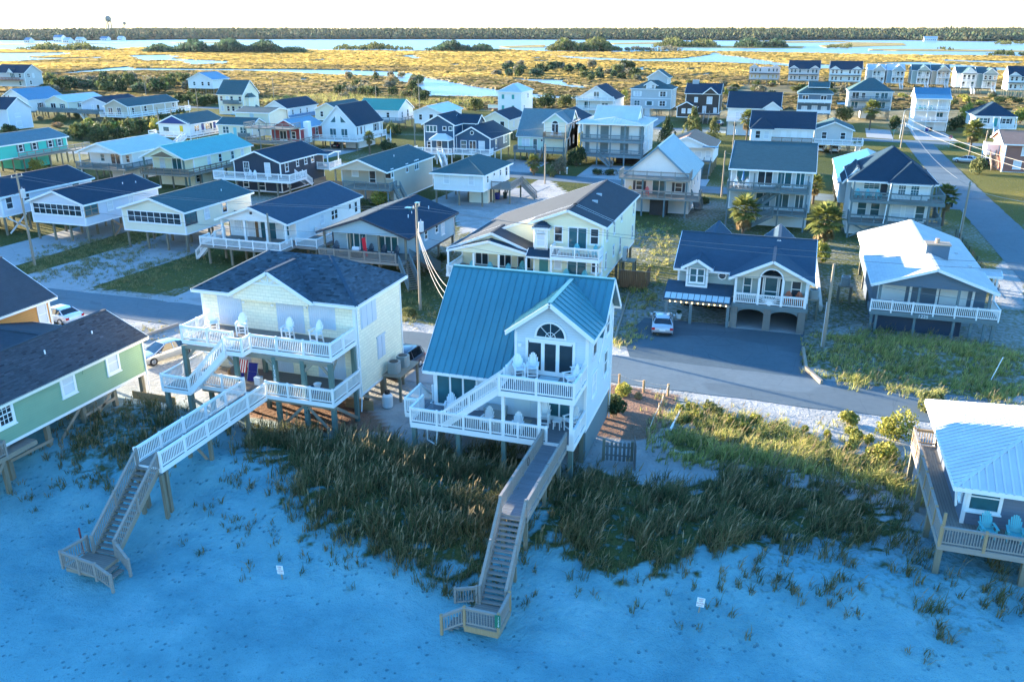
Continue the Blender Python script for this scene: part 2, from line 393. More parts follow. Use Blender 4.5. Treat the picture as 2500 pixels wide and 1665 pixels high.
L(nt, col, b.inputs['Base Color']); b.inputs['Roughness'].default_value = .95; b.inputs['Specular IOR Level'].default_value = .02
wv = N(nt, 'ShaderNodeTexWave'); wv.inputs['Scale'].default_value = 1.6; wv.inputs['Distortion'].default_value = 9; wv.inputs['Detail'].default_value = 3; L(nt, pos(nt), wv.inputs[0])
hgt = math_(nt, 'ADD', math_(nt, 'MULTIPLY', n2, 1.1), math_(nt, 'ADD', math_(nt, 'MULTIPLY', n3, .35), math_(nt, 'ADD', math_(nt, 'MULTIPLY', math_(nt, 'MULTIPLY', foot.outputs[0], trk), -1.0), math_(nt, 'MULTIPLY', wv.outputs[1], .03))))
L(nt, bump(nt, hgt, .9, .22), b.inputs['Normal'])
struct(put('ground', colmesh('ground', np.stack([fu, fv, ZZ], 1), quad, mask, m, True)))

def sheet(name, pts, z, mat, kind=True, t=0):
    mb = MB(); mb.add([(x, y, z) for x, y in pts], [tuple(range(len(pts)))])
    o = mb.obj(name, mat)
    if kind: struct(o)
    return o
def strip(name, line, w, z, mat):
    """road along a centre line"""
    pts = []
    for a, b_ in zip(line, line[1:]):
        k = max(1, int(math.dist(a, b_)/1.6)); pts += [Vector((a[0]+(b_[0]-a[0])*i/k, a[1]+(b_[1]-a[1])*i/k, 0)) for i in range(k)]
    pts.append(Vector((*line[-1], 0))); l = []; r = []
    for i, p in enumerate(pts):
        d = (pts[min(i+1, len(pts)-1)]-pts[max(i-1, 0)]).normalized(); nn = Vector((-d.y, d.x, 0))*w/2
        l.append((p+nn*(1+.09*mnoise.noise(p*.5)))[:2]); r.append((p-nn*(1+.09*mnoise.noise(p*.5+Vector((9, 9, 9)))))[:2])
    mb = MB(); k = len(pts); mb.add([(x, y, z) for x, y in l+r], [(i, k+i, k+i+1, i+1) for i in range(k-1)])
    return struct(mb.obj(name, mat))
def paving(name, c, crack=True, rough=.85, grain=60):
    m, nt, n, b = _nt(name)
    f = noise(nt, .25, 5); g = noise(nt, grain, 3); h = noise(nt, 2.0, 5)
    col = mixc(nt, f, tone(c, .7), tone(c, 1.25)); col = mixc(nt, math_(nt, 'MULTIPLY', g, .45), col, tone(c, .6)); col = mixc(nt, math_(nt, 'MULTIPLY', h, .45), col, tone(c, 1.45)); col = mixc(nt, ramp(nt, noise(nt, .13, 2, mapv(nt, (.4, 1, 1))), [(.56, (0, 0, 0)), (.58, (.35, .35, .35))]), col, tone(c, .6))
    if crack:
        v = N(nt, 'ShaderNodeTexVoronoi', feature='DISTANCE_TO_EDGE'); v.inputs['Scale'].default_value = .35
        L(nt, mixc(nt, .12, pos(nt), noise_vec(nt)), v.inputs['Vector'])
        col = mixc(nt, math_(nt, 'MULTIPLY', math_(nt, 'LESS_THAN', v.outputs[0], .006), .22), col, tone(c, .35))
    L(nt, col, b.inputs['Base Color']); b.inputs['Roughness'].default_value = rough; b.inputs['Specular IOR Level'].default_value = .05
    L(nt, bump(nt, g, .3, .01), b.inputs['Normal']); return m
def noise_vec(nt):
    n = nt.nodes.new('ShaderNodeTexNoise'); n.inputs['Scale'].default_value = .8; n.inputs['Detail'].default_value = 4; nt.links.new(pos(nt), n.inputs['Vector']); return n.outputs['Color']
ASPH = paving('old asphalt', (.125, .16, .175)); CONC = paving('worn concrete', (.30, .305, .30), True, .9, 25); ASPH2 = paving('dark asphalt', (.085, .115, .13))
strip('front_road', [(-420, 61.6), (-120, 61.4), (-60, 62.2), (-20, 61.4), (90, 60.8)], 5.6, .03, ASPH)
strip('middle_road', [(-420, 152), (-120, 149), (-50, 149.5), (-20, 145), (10, 143), (26, 142)], 6.2, .03, ASPH)
strip('back_road', [(-420, 262), (-185, 251), (-110, 243), (-41, 236), (16, 226), (90, 219)], 6.0, .03, ASPH)
strip('side_street', [(28.4, 58), (28.2, 100), (28.2, 150), (28.6, 200), (29, 226)], 6.0, .034, ASPH)
DRV = {'asphalt_drive': ([(-10.6,64.0),(-12.0,68.4),(-11.2,74.6),(3.0,75.2),(2.8,65.8),(4.6,64.0)], ASPH2)}
for nm, (p, mt) in DRV.items(): sheet(nm, p, .022, mt)
for k, p in enumerate([[(-92,64.3),(-83.5,64.3),(-82.5,70),(-83,96),(-91,96)], [(-78.5,64.6),(-68,65),(-66.8,80),(-67.5,96),(-76.5,96),(-77.5,78)], [(-57.5,64.8),(-52,64.9),(-50,72),(-49,79),(-57,79)],
     [(-53,117),(-41.5,116.5),(-40,136),(-52,136)], [(-36.5,148),(-27,146.5),(-27,166),(-37,166)], [(-56.5,150),(-46,150),(-46,166),(-55,168)], [(29,229),(38.5,229),(38,249.5),(30,253)],
     [(18,231),(24,229),(25,250),(19,253)], [(-100,152.5),(-92,152.5),(-91,172),(-100,172)], [(-42.6,139.5),(-38.5,139.5),(-40,122),(-44,124)], [(-20,147),(-13,146.5),(-13,155),(-20,155)], [(-45,226),(-36,226),(-36,270),(-47,270)], [(-23.2,58.8),(-21.6,58.8),(-21.4,52),(-23,47)], [(-27.5,59),(-23.6,59),(-24,54),(-27.5,54)]]):
    sheet('concrete_drive', p, .021+.0005*k, CONC)

# ---------------------------------------------------------------- marsh, creeks and sound
WZ = -.62; MZ = -.55
def wiggle(pts, amp, n=6, seed=0):
    out = []
    for i in range(len(pts)):
        a = Vector(pts[i]); b_ = Vector(pts[(i+1) % len(pts)]); d = (b_-a); nn = Vector((-d.y, d.x)); ln = d.length
        if ln > 0: nn /= ln
        for k in range(n):
            t = k/n; p = a+d*t
            q = amp*mnoise.noise(Vector((p.x*.9/amp+seed, p.y*.9/amp, 0)))*(math.sin(math.pi*t)*.6+.4)
            out.append(tuple(p+nn*q))
    return out
m, nt, n, b = _nt('marsh grass'); MARSH = m
a1 = noise(nt, .006, 5, mapv(nt, (1, 2.2, 1))); a2 = noise(nt, .045, 5, mapv(nt, (.6, 1.6, 1))); a3 = noise(nt, .6, 4)
sxy = N(nt, 'ShaderNodeSeparateXYZ'); L(nt, pos(nt), sxy.inputs[0])
gold = ramp(nt, a2, [(.28, (.20, .145, .05)), (.5, (.34, .245, .08)), (.7, (.43, .32, .12))])
tan = ramp(nt, a2, [(.25, (.075, .062, .03)), (.45, (.17, .14, .075)), (.65, (.27, .225, .125)), (.8, (.2, .19, .08))])
mr = N(nt, 'ShaderNodeMapRange'); L(nt, math_(nt, 'ADD', sxy.outputs[1], math_(nt, 'MULTIPLY', math_(nt, 'SUBTRACT', a1, .5), 900)), mr.inputs[0]); mr.inputs[1].default_value = 440; mr.inputs[2].default_value = 620
col = mixc(nt, mr.outputs[0], tan, gold); col = mixc(nt, math_(nt, 'MULTIPLY', a3, .3), col, (.10, .09, .04))
L(nt, col, b.inputs['Base Color']); b.inputs['Roughness'].default_value = .9; b.inputs['Specular IOR Level'].default_value = .1
# upright grass catches low light: tilt the shading normal with coarse relief
L(nt, bump(nt, math_(nt, 'ADD', a3, math_(nt, 'MULTIPLY', a2, 3)), 1.0, 1.2), b.inputs['Normal'])
m, nt, n, b = _nt('wind-ruffled water'); WATER = m
c1 = noise(nt, .05, 4, mapv(nt, (1, 2.5, 1))); c2 = noise(nt, .9, 4, mapv(nt, (1, 2, 1)))
L(nt, mixc(nt, c1, (.12, .16, .20), (.18, .22, .26)), b.inputs['Base Color']); b.inputs['Roughness'].default_value = .32; b.inputs['Specular IOR Level'].default_value = .4
L(nt, bump(nt, c2, .6, .35), b.inputs['Normal'])
far_edge = [(-60,121),(40,122),(200,124),(285,121),(345,116),(740,122),(820,124),(1000,126),(1230,121),(1330,127),(1500,128),(1640,126),(1800,127),(1950,130),(2100,134),(2300,136),(2500,139),(2580,140)]
edge = wiggle([G(x, y, MZ) for x, y in far_edge], 16, 8)[:-8]
ml = [(-2600, 1080)]+edge+[(900, 700), (900, 240), (-900, 240), (-2600, 700)]
struct(sheet('marsh', ml, MZ, MARSH))
sheet('sound_water', [(-4500, 600), (2500, 600), (2500, 5200), (-4500, 5200)], WZ-.15, WATER)
CREEKS = {
 'tidal_creek': ([(94,183.5),(179,176.7),(248,170),(312,164),(331,168.4),(497,169.8),(650,170.6),(683,170.6),(821,171.7),(903,174.4),(972,176.7),(1008,181),(1041,190.5),(1097,200),(1152,211),(1210,219.5),(1310,231),(1420,239),(1420,247),(1300,243),(1210,240),(1030,239),(1041,230.5),(1019,218),(986,205.6),(967,197),(945,190),(903,187.7),(793,184),(683,178),(600,175.5),(497,174.4),(331,174.4),(262,176),(179,181),(94,186)], 2.2),
 'left_lagoon': ([(-30,131),(152,130),(182,133),(138,136.6),(69,140.8),(97,142.7),(177,143),(254,140),(248,143.5),(166,145),(83,149),(28,152),(-30,152)], 4),
 'middle_lagoon': ([(310.5,137),(408,135.3),(458,140.8),(430,142),(422,144),(452,146.3),(513,149),(569,151),(549,157.3),(469,159.5),(453,156),(439,150.4),(386,149),(350,150.4),(334,146),(326,142)], 4),
 'branch_creek': ([(1208,189),(1255,193),(1332,195.4),(1379,196.5),(1390,207),(1448,215),(1421,219),(1366,212.5),(1297,201),(1241,194.5)], 1.8),
 'long_creek': ([(1338,135),(1371,138),(1448,142),(1559,146.3),(1669,143.5),(1738,134),(1733,130),(1752,130.3),(1769,136),(1807,139.4),(1850,146),(1928,158),(2026,159),(2115,162),(2112,172),(2010,170),(1919,163.5),(1830,157.6),(1752,154.6),(1669,154),(1531,150.4),(1448,147.7),(1393,143.5)], 4),
 'right_pool': ([(2100,155),(2213,153),(2264,153),(2305,157.5),(2360,160),(2430,166),(2500,168),(2500,176),(2400,172),(2300,166),(2210,160)], 3),
 'narrow_pool': ([(2290,145.7),(2353,148.6),(2400,150),(2500,152),(2500,156),(2420,156),(2353,153),(2305,151.6)], 3),
 'small_pool': ([(1302,141),(1322,141),(1322,143.5),(1302,143.5)], 3),
 'small_pool.b': ([(1302,148.5),(1341,148.5),(1335,151),(1305,151)], 3),
 'small_pool.c': ([(1559,166),(1572,165.5),(1578,168),(1568,175),(1558,174)], 2),
 'small_pool.d': ([(1100,158),(1128,157.5),(1126,161.5),(1104,161)], 3),
 'small_pool.e': ([(752,149.5),(800,144.5),(806,146),(775,150.5)], 4),
 'small_pool.f': ([(715,197),(735,193.5),(757,192.5),(752,197),(722,200)], 1.2),
 'small_pool.g': ([(176,194),(205,190),(228,191),(226,196),(190,199)], 1.5),
 'small_pool.h': ([(1682,186.5),(1740,179),(1742,182),(1700,189)], 1.5),
 'small_pool.i': ([(1680,168.5),(1710,168),(1708,170.5),(1684,171)], 2),
 'small_pool.j': ([(960,137),(1008,136),(1030,144),(1015,145.5),(985,139)], 3),
 'small_pool.k': ([(2030,252),(2060,250),(2085,252),(2085,262),(2040,262)], 1),
 'small_pool.l': ([(1760,255),(1790,252),(1790,262),(1765,263)], 1)}
bank = MB()
for k, (p, amp) in CREEKS.items():
    pts = wiggle([G(x, y, MZ) for x, y in p], amp, 6, len(k))
    cx_ = sheet(k.split('.')[0], pts, MZ+.02, WATER)
    # sunken-looking grassy banks: a raised lip of marsh grass all round
    ctr = Vector((sum(q[0] for q in pts)/len(pts), sum(q[1] for q in pts)/len(pts)))
    h = .75
    area = sum(pts[i][0]*pts[(i+1) % len(pts)][1]-pts[(i+1) % len(pts)][0]*pts[i][1] for i in range(len(pts)))
    sg = 1 if area > 0 else -1
    kk = len(pts); inn = []; top = []; out = []
    for i, q in enumerate(pts):
        d = (Vector(pts[(i+1) % kk])-Vector(pts[i-1])); nn = Vector((d.y, -d.x)); nn = nn.normalized()*sg if nn.length else Vector((0, 1))
        wd = 3.0+1.5*math.sin(i*1.7); hh = h*(.6+.5*abs(math.sin(i*.83)))
        inn.append((q[0], q[1], MZ+.01)); top.append((q[0]+nn.x*.5, q[1]+nn.y*.5, MZ+hh)); out.append((q[0]+nn.x*wd, q[1]+nn.y*wd, MZ+.01))
    bank.add(inn+top+out, [(i, (i+1) % kk, kk+(i+1) % kk, kk+i) for i in range(kk)]+[(kk+i, kk+(i+1) % kk, 2*kk+(i+1) % kk, 2*kk+i) for i in range(kk)])
stuff(bank.obj('bank_grass', plain('bank grass', (.13, .11, .05), .95, .4)))
# low marsh bars lying in the sound and the mainland shore
for p in ([(1480,106),(1700,103),(1720,107),(1500,109)], [(2080,104),(2200,106),(2210,112),(2020,117),(2000,112)], [(1220,114),(1330,110),(1330,117),(1240,118)], [(2120,121),(2360,122),(2560,126),(2560,128),(2300,126),(2120,124)],
          [(420,104),(620,102),(640,104),(430,107)], [(-60,108),(300,105),(330,106),(-60,112)], [(1840,102),(2060,101),(2080,104),(1860,106)], [(1640,113),(1960,114),(1960,119),(1640,117)]):
    pts = wiggle([G(x, y, MZ) for x, y in p], 12, 5, p[0][0]); mb = MB(); kk = len(pts)
    mb.prism(pts, 2, WZ-.2, MZ+.25); struct(mb.obj('marsh_bar', MARSH))
main = wiggle([G(x, y, MZ) for x, y in [(-80,98),(100,100),(300,99),(420,97.5),(700,97),(1000,97),(1250,97.2),(1450,98),(1700,99),(1850,100),(2000,98.5),(2200,98.5),(2400,102),(2580,101)]], 22, 8)[:-8]
sheet('mainland', main+[(2600, 4800), (-4600, 4800)], MZ+.3, plain('mainland floor', (.16, .14, .07), .95, .3, scale=.02))
# ---------------------------------------------------------------- house kit
WHITE = plain('white paint', (.80, .80, .79), .5, .06); CREAM = siding('cream shakes', (.86, .77, .58), .24, True)
GLASS = glass(); GLASS2 = glass('glass teal', (.03, .11, .13)); BLIND = plain('drawn blinds', (.62, .64, .66), .6, .1)
PILE = wood('weathered piling', (.21, .19, .14), 2); TIMBER = wood('weathered timber', (.30, .25, .19), 0); GREYW = wood('grey decking', (.25, .22, .19), 0, .14)
GREYWY = wood('grey decking lengthwise', (.25, .22, .19), 1, .14); COMPO = wood('composite decking', (.20, .22, .24), 0, .14); RAILW = wood('grey wood rail', (.30, .27, .24), 0)
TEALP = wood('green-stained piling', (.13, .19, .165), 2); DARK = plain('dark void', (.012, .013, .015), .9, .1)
BLUEW = wood('teal-grey stained wood', (.15, .20, .21), 0)
WRND = random.Random(3)
class House:
    def __init__(s, name, label, u, v, zg=0, cat='house', group=None):
        s.r = thing(name, label, cat, (u, v, zg), 0, group)
    def box(s, nm, x0, x1, y0, y1, z0, z1, m, parent=None):
        return MB().box(x0, x1, y0, y1, z0, z1).obj(nm, m, parent or s.r)
    def wall(s, x0, x1, y0, y1, z0, z1, m, trim=WHITE, c=.14):
        o = s.box('wall', x0, x1, y0, y1, z0, z1, m)
        if trim:
            t = MB()
            for x in (x0, x1):
                for y in (y0, y1):
                    sx = -1 if x == x0 else 1; sy = -1 if y == y0 else 1
                    xa, xb = sorted((x+sx*.025, x-sx*c)); ya, yb = sorted((y+sy*.025, y-sy*c)); t.box(xa, xb, ya, yb, z0-.02, z1)
            t.box(x0-.03, x1+.03, y0-.03, y1+.03, z0-.1, z0+.08)
            t.obj('corner_trim', trim, o)
        return o
    def gable(s, x0, x1, y0, y1, ze, zr, axis='y', oh=.4, og=.35, m=None, gm=None, trim=WHITE, xr=None, ze2=None, th=.13, seam=0, ends='fb', seammat=None):
        """ridge along axis; ze left/front eave, ze2 the other eave; seam > 0 adds standing seams"""
        if axis == 'y': T = lambda a, b, z: (a, b, z); a0, a1, b0, b1 = x0, x1, y0, y1
        else: T = lambda a, b, z: (b, a, z); a0, a1, b0, b1 = y0, y1, x0, x1
        ar = (a0+a1)/2 if xr is None else xr; ze2 = ze if ze2 is None else ze2
        s0 = (zr-ze)/(ar-a0); s1 = (zr-ze2)/(a1-ar)
        q0 = [(a0-oh, b0-og, ze-s0*oh), (ar, b0-og, zr), (ar, b1+og, zr), (a0-oh, b1+og, ze-s0*oh)]
        q1 = [(a1+oh, b0-og, ze2-s1*oh), (ar, b0-og, zr), (ar, b1+og, zr), (a1+oh, b1+og, ze2-s1*oh)]
        mb = MB(); mb.slab([T(*p) for p in q0], th); mb.slab([T(*p) for p in q1], th)
        mb.beam(T(ar, b0-og, zr+th*1.05), T(ar, b1+og, zr+th*1.05), .28, .05)
        roof = mb.obj('roof', m, s.r)
        f = MB(); k = .02
        for bb, sg in ((b0-og, -1), (b1+og, 1)):
            for q in (q0, q1):
                e = q[0]; f.beam(T(e[0], bb+sg*k, e[2]+.02), T(ar, bb+sg*k, zr+.02), .05, .24)
        for q, sg in ((q0, -1), (q1, 1)):
            f.beam(T(q[0][0]+sg*k, b0-og-.03, q[0][2]+.02), T(q[0][0]+sg*k, b1+og+.03, q[0][2]+.02), .05, .22)
        f.obj('fascia', trim, roof)
        if gm:
            for e, bb in (('f', b0), ('b', b1-.12)):
                if e in ends:
                    g = MB(); poly = [(a0, ze-.01), (a1, ze2-.01), (ar, zr-.02)]
                    if abs(ze-ze2) > .05: poly = [(a0, min(ze, ze2)-.01), (a1, min(ze, ze2)-.01)]+([(a1, ze2-.02)] if ze2 > ze else [])+[(ar, zr-.02)]+([(a0, ze-.02)] if ze > ze2 else [])
                    g.prism(poly, 1 if axis == 'y' else 0, bb, bb+.12); g.obj('gable_wall', gm, s.r)
        if seam:
            sm = MB(); nn = max(2, int((b1-b0+2*og)/seam))
            for q in (q0, q1):
                e = q[0]; up = Vector((-(zr-e[2]), 0, ar-e[0])).normalized()
                for i in range(nn+1):
                    bb = b0-og+.03+(b1-b0+2*og-.06)*i/nn
                    sm.beam(T(e[0], bb, e[2]+th+.02), T(ar, bb, zr+th+.02), .05, .05)
            stuff(sm.obj('roof_seams', seammat or m, roof))
        return roof
    def hip(s, x0, x1, y0, y1, ze, zr, oh=.4, m=None, trim=WHITE, inset=None, th=.12, seam=0):
        w = x1-x0; d = y1-y0; X0, X1, Y0, Y1 = x0-oh, x1+oh, y0-oh, y1+oh
        sl = (zr-ze)/(min(w, d)/2); zo = ze-sl*oh; i = (min(w, d)/2+oh) if inset is None else inset
        if w >= d: A = (X0+i, (Y0+Y1)/2, zr); B = (X1-i, (Y0+Y1)/2, zr)
        else: A = ((X0+X1)/2, Y0+i, zr); B = ((X0+X1)/2, Y1-i, zr)
        c = [(X0, Y0, zo), (X1, Y0, zo), (X1, Y1, zo), (X0, Y1, zo)]
        polys = [[c[0], c[1], B, A], [c[1], c[2], B], [c[2], c[3], A, B], [c[3], c[0], A]] if w >= d else [[c[0], c[1], A], [c[1], c[2], B, A], [c[2], c[3], B], [c[3], c[0], A, B]]
        mb = MB()
        for p in polys:
            # drop doubled ridge points of a pyramid
            q = []
            for t in p:
                if not q or (Vector(t)-Vector(q[-1])).length > .02: q.append(t)
            mb.slab(q, th)
        for a in c: 
            b_ = min((A, B), key=lambda t: (Vector(t)-Vector(a)).length); mb.beam((a[0], a[1], a[2]+th), (b_[0], b_[1], b_[2]+th), .22, .05)
        roof = mb.obj('roof', m, s.r)
        f = MB()
        f.box(X0-.04, X1+.04, Y0-.05, Y0, zo-.1, zo+.14); f.box(X0-.04, X1+.04, Y1, Y1+.05, zo-.1, zo+.14)
        f.box(X0-.05, X0, Y0, Y1, zo-.1, zo+.14); f.box(X1, X1+.05, Y0, Y1, zo-.1, zo+.14)
        f.box(X0, X1, Y0, Y1, zo-.06, zo-.03)
        f.obj('fascia', trim, roof)
        if seam:
            sm = MB()
            for p in polys:
                e0, e1 = Vector(p[0]), Vector(p[1]); n_ = int((e1-e0).length/seam)
                nrm = (e1-e0).cross(Vector(p[2])-e0).normalized(); nrm = nrm if nrm.z > 0 else -nrm
                upd = nrm.cross(e1-e0).normalized(); upd = upd if upd.z > 0 else -upd
                for i in range(1, n_):
                    a = e0+(e1-e0)*i/n_; best = 1e9
                    ed = [Vector(t) for t in p]
                    for k in range(1, len(ed)):
                        p0, p1 = ed[k], ed[(k+1) % len(ed)]; dv = p1-p0
                        # intersect in the roof plane along the slope direction
                        ax = (e1-e0).normalized(); t0 = (p0-a).dot(ax); t1 = (p1-a).dot(ax)
                        if t0*t1 <= 0 and abs(t1-t0) > 1e-6:
                            u_ = t0/(t0-t1); h_ = (p0+dv*u_-a).dot(upd)
                            if h_ > .01: best = min(best, h_)
                    if best < 50: sm.beam(a+nrm*(th+.02), a+upd*best+nrm*(th+.02), .09, .07)
            stuff(sm.obj('roof_seams', m, roof))
        return roof
    FR = {'f': 0, 'r': math.pi/2, 'b': math.pi, 'l': -math.pi/2}
    def win(s, face, plane, a, z, w, h, style='sash', frame=WHITE, pane=None, fw=.1, name='window', shutter=None):
        loc = (a, plane, z) if face in 'fb' else (plane, a, z)
        def mk():
            f = MB(); d = .07
            for q in ((-w/2-fw, -w/2, 0-fw, h+fw), (w/2, w/2+fw, 0-fw, h+fw)): f.box(q[0], q[1], -d, .01, q[2], q[3])
            f.box(-w/2, w/2, -d, .01, -fw, 0); f.box(-w/2, w/2, -d, .01, h, h+fw); f.box(-w/2-fw-.05, w/2+fw+.05, -d-.05, .01, -fw-.06, -fw)
            t = .035; di = .045
            if style == 'sash': f.box(-w/2, w/2, -di, .0, h*.5-t, h*.5+t)
            if style == 'grid':
                f.box(-w/2, w/2, -di, 0, h*.5-t, h*.5+t)
                for k in (-1, 1): f.box(k*w/6-t*.5, k*w/6+t*.5, -di, 0, 0, h)
                for k in (.25, .75): f.box(-w/2, w/2, -di+.005, 0, h*k-t*.4, h*k+t*.4)
            if style == 'pair': f.box(-.07, .07, -di-.01, 0, 0, h); f.box(-w/2, w/2, -di, 0, h*.5-t, h*.5+t)
            if style == 'slide': f.box(-.05, .05, -di, 0, 0, h)
            if style == 'three':
                for k in (-1, 1): f.box(k*w/6-.06, k*w/6+.06, -di, 0, 0, h)
            if style == 'french':
                for k in (-1, 1): f.box(k*w/6-.11, k*w/6+.11, -di, 0, 0, h)
                for k in (-1, 0, 1): f.box(k*w/3-w/6+.06, k*w/3+w/6-.06, -di+.004, 0, 0, .18); f.box(k*w/3-w/6+.06, k*w/3+w/6-.06, -di+.004, 0, h-.12, h)
            if style == 'screen':
                n_ = max(1, round(w/.95))
                for k in range(1, n_): f.box(-w/2+w*k/n_-.03, -w/2+w*k/n_+.03, -di, 0, 0, h)
                f.box(-w/2, w/2, -di+.004, 0, h*.52-.03, h*.52+.03)
            if style == 'half': f.box(-w/2, w/2, -di, 0, h*.35-.04, h*.35+.04)
            return f.mesh(name, frame)
        if pane is None and face in 'fbrl': pane = WRND.choice((GLASS, GLASS, GLASS, GLASS2, BLIND)) if w < 1.3 else WRND.choice((GLASS, GLASS, GLASS2))
        def mkp(): return MB().box(-w/2, w/2, -.018, .01, 0, h).mesh('pane', pane or GLASS)
        o = put(name, cached((w, h, style, frame.name, fw, name), mk), s.r, loc, (0, 0, s.FR[face]))
        put('pane', cached((w, h, 'pane', (pane or GLASS).name), mkp), o)
        if shutter:
            for k in (-1, 1):
                def ms(): 
                    g = MB().box(-.19, .19, -.05, .01, -.05, h+.05)
                    for i in range(int(h/.12)): g.box(-.15, .15, -.062, -.045, .03+i*.12, .09+i*.12)
                    return g.mesh('shutter', shutter)
                put('shutter', cached((h, 'sh', shutter.name), ms), o, (k*(w/2+fw+.2), 0, 0))
        return o
    def panel(s, face, plane, a, z, w, h, m, name='storm_shutter', rib=.16, d=.06, trim=None):
        """ribbed storm panel or plain board on a wall"""
        loc = (a, plane, z) if face in 'fb' else (plane, a, z)
        def mk():
            g = MB().box(-w/2, w/2, -d*.5, .01, 0, h)
            if rib:
                k = int(w/rib)
                for i in range(k): g.box(-w/2+(i+.15)*w/k, -w/2+(i+.6)*w/k, -d, -d*.4, .02, h-.02)
                g.box(-w/2-.05, w/2+.05, -d-.02, .01, h, h+.1)
            return g.mesh(name, m)
        return put(name, cached((w, h, name, m.name, rib, d), mk), s.r, loc, (0, 0, s.FR[face]))
    def deck(s, x0, x1, y0, y1, z, m=GREYW, fm=WHITE, th=.28, name='deck', under=True):
        o = s.box(name, x0, x1, y0, y1, z-.05, z, m)
        f = MB(); f.box(x0-.03, x1+.03, y0-.05, y0, z-th, z-.004); f.box(x0-.05, x0, y0, y1, z-th, z-.004); f.box(x1, x1+.05, y0, y1, z-th, z-.004); f.box(x0-.03, x1+.03, y1, y1+.04, z-th, z-.004)
        if under:
            k = max(2, int((x1-x0)/.6))
            for i in range(1, k): x = x0+(x1-x0)*i/k; f.box(x-.02, x+.02, y0, y1, z-th+.02, z-.051)
        f.obj('rim_board', fm, o); return o
    def rail(s, pts, h=.95, m=WHITE, style='bal', sp=1.9, post=.12, bal=.13, bw=.035, cap=.14, ext=.08, pm=None, name='railing', skip=()):
        """railing along 3D points: rails, then posts and balusters as its own pieces"""
        mb = MB(); ba = MB(); P = [Vector(p) for p in pts]; posts = []
        for i in range(len(P)-1):
            if i in skip: continue
            a, b_ = P[i], P[i+1]; d = b_-a; ln = Vector((d.x, d.y, 0)).length
            if ln < .05: continue
            n_ = max(1, round(ln/sp)); up = Vector((0, 0, 1))
            mb.beam(a+up*h, b_+up*h, cap, .05); mb.beam(a+up*(h-.09), b_+up*(h-.09), .045, .1)
            if style in ('bal', 'wide'):
                mb.beam(a+up*.12, b_+up*.12, .045, .08)
                nb = max(2, int(ln/bal))
                for k in range(1, nb):
                    q = a+d*k/nb; ba.box(q.x-bw/2, q.x+bw/2, q.y-bw/2, q.y+bw/2, q.z+.12, q.z+h-.09)
            elif style == 'board':
                for k in (.25, .5): mb.beam(a+up*h*k, b_+up*h*k, .04, .13)
            elif style == 'solid':
                mb.beam(a+up*.45, b_+up*.45, .03, .75)
            elif style == 'cable':
                for k in range(1, 6): ba.beam(a+up*h*k/6, b_+up*h*k/6, .02, .02)
            for k in range(n_+1):
                q = a+d*k/n_
                if all((q-t).length > .3 for t in posts): posts.append(q)
        o = mb.obj(name, m, s.r)
        if ba.v: stuff(ba.obj('balusters', m, o))
        pmsh = cached((h, post, (pm or m).name, ext), lambda: MB().box(-post/2, post/2, -post/2, post/2, -.12, h+ext).mesh('post', pm or m))
        for q in posts: put('post', pmsh, o, q)
        return o
    def piles(s, xs, ys, z0, z1, m=PILE, w=.26, rnd=False, name='piling'):
        me = cached(('pile', m.name, w, rnd), lambda: (MB().cyl((0, 0, 0), (0, 0, 1), w/2, None, 10) if rnd else MB().box(-w/2, w/2, -w/2, w/2, 0, 1)).mesh('piling', m))
        for x in xs:
            for y in ys: put(name, me, s.r, (x, y, z0), (0, 0, 0), (1, 1, z1-z0))
    def brace(s, a, b, m=TIMBER, w=.05, h=.2): return MB().beam(a, b, w, h).obj('brace', m, s.r)
    def stairs(s, top, bot, width, m=GREYW, sm=None, rails=True, rm=None, side=None, h=.95, style='bal', th=.05, post=.1, name='stair'):
        """straight flight from top to bottom point (centre line); treads are pieces of the stair"""
        a, b_ = Vector(top), Vector(bot); d = b_-a; hd = Vector((d.x, d.y, 0)); n_ = max(2, round(abs(d.z)/.19)); r = hd.normalized().cross(Vector((0, 0, 1)))
        st = MB()
        for k in (-1, 1): st.beam(a+r*k*(width/2-.03)-Vector((0, 0, .12)), b_+r*k*(width/2-.03)-Vector((0, 0, .12)), .05, .28)
        o = st.obj(name, sm or m, s.r)
        run = hd.length/n_; ang = math.atan2(hd.y, hd.x)
        tm = cached((round(width, 2), round(run, 2), m.name, 'tr'), lambda: MB().box(-run*.52, run*.52, -width/2+.05, width/2-.05, -.05, 0).mesh('tread', m))
        for k in range(n_): put('tread', tm, o, a+d*(k+.5)/n_+Vector((0, 0, -d.z/n_*.0)), (0, 0, ang))
        if rails:
            for k in ((-1, 1) if side is None else side): s.rail([a+r*k*width/2, b_+r*k*width/2], h, rm or m, style, post=post)
        return o
    def pipe(s, pts, r=.05, m=WHITE, name='downpipe'):
        mb = MB()
        for a, b_ in zip(pts, pts[1:]): mb.cyl(a, b_, r, None, 6)
        return mb.obj(name, m, s.r)
    def vent(s, x, y, z, h=.3, r=.05, m=WHITE): return MB().cyl((x, y, z), (x, y, z+h), r, None, 6).obj('vent_pipe', m, s.r)
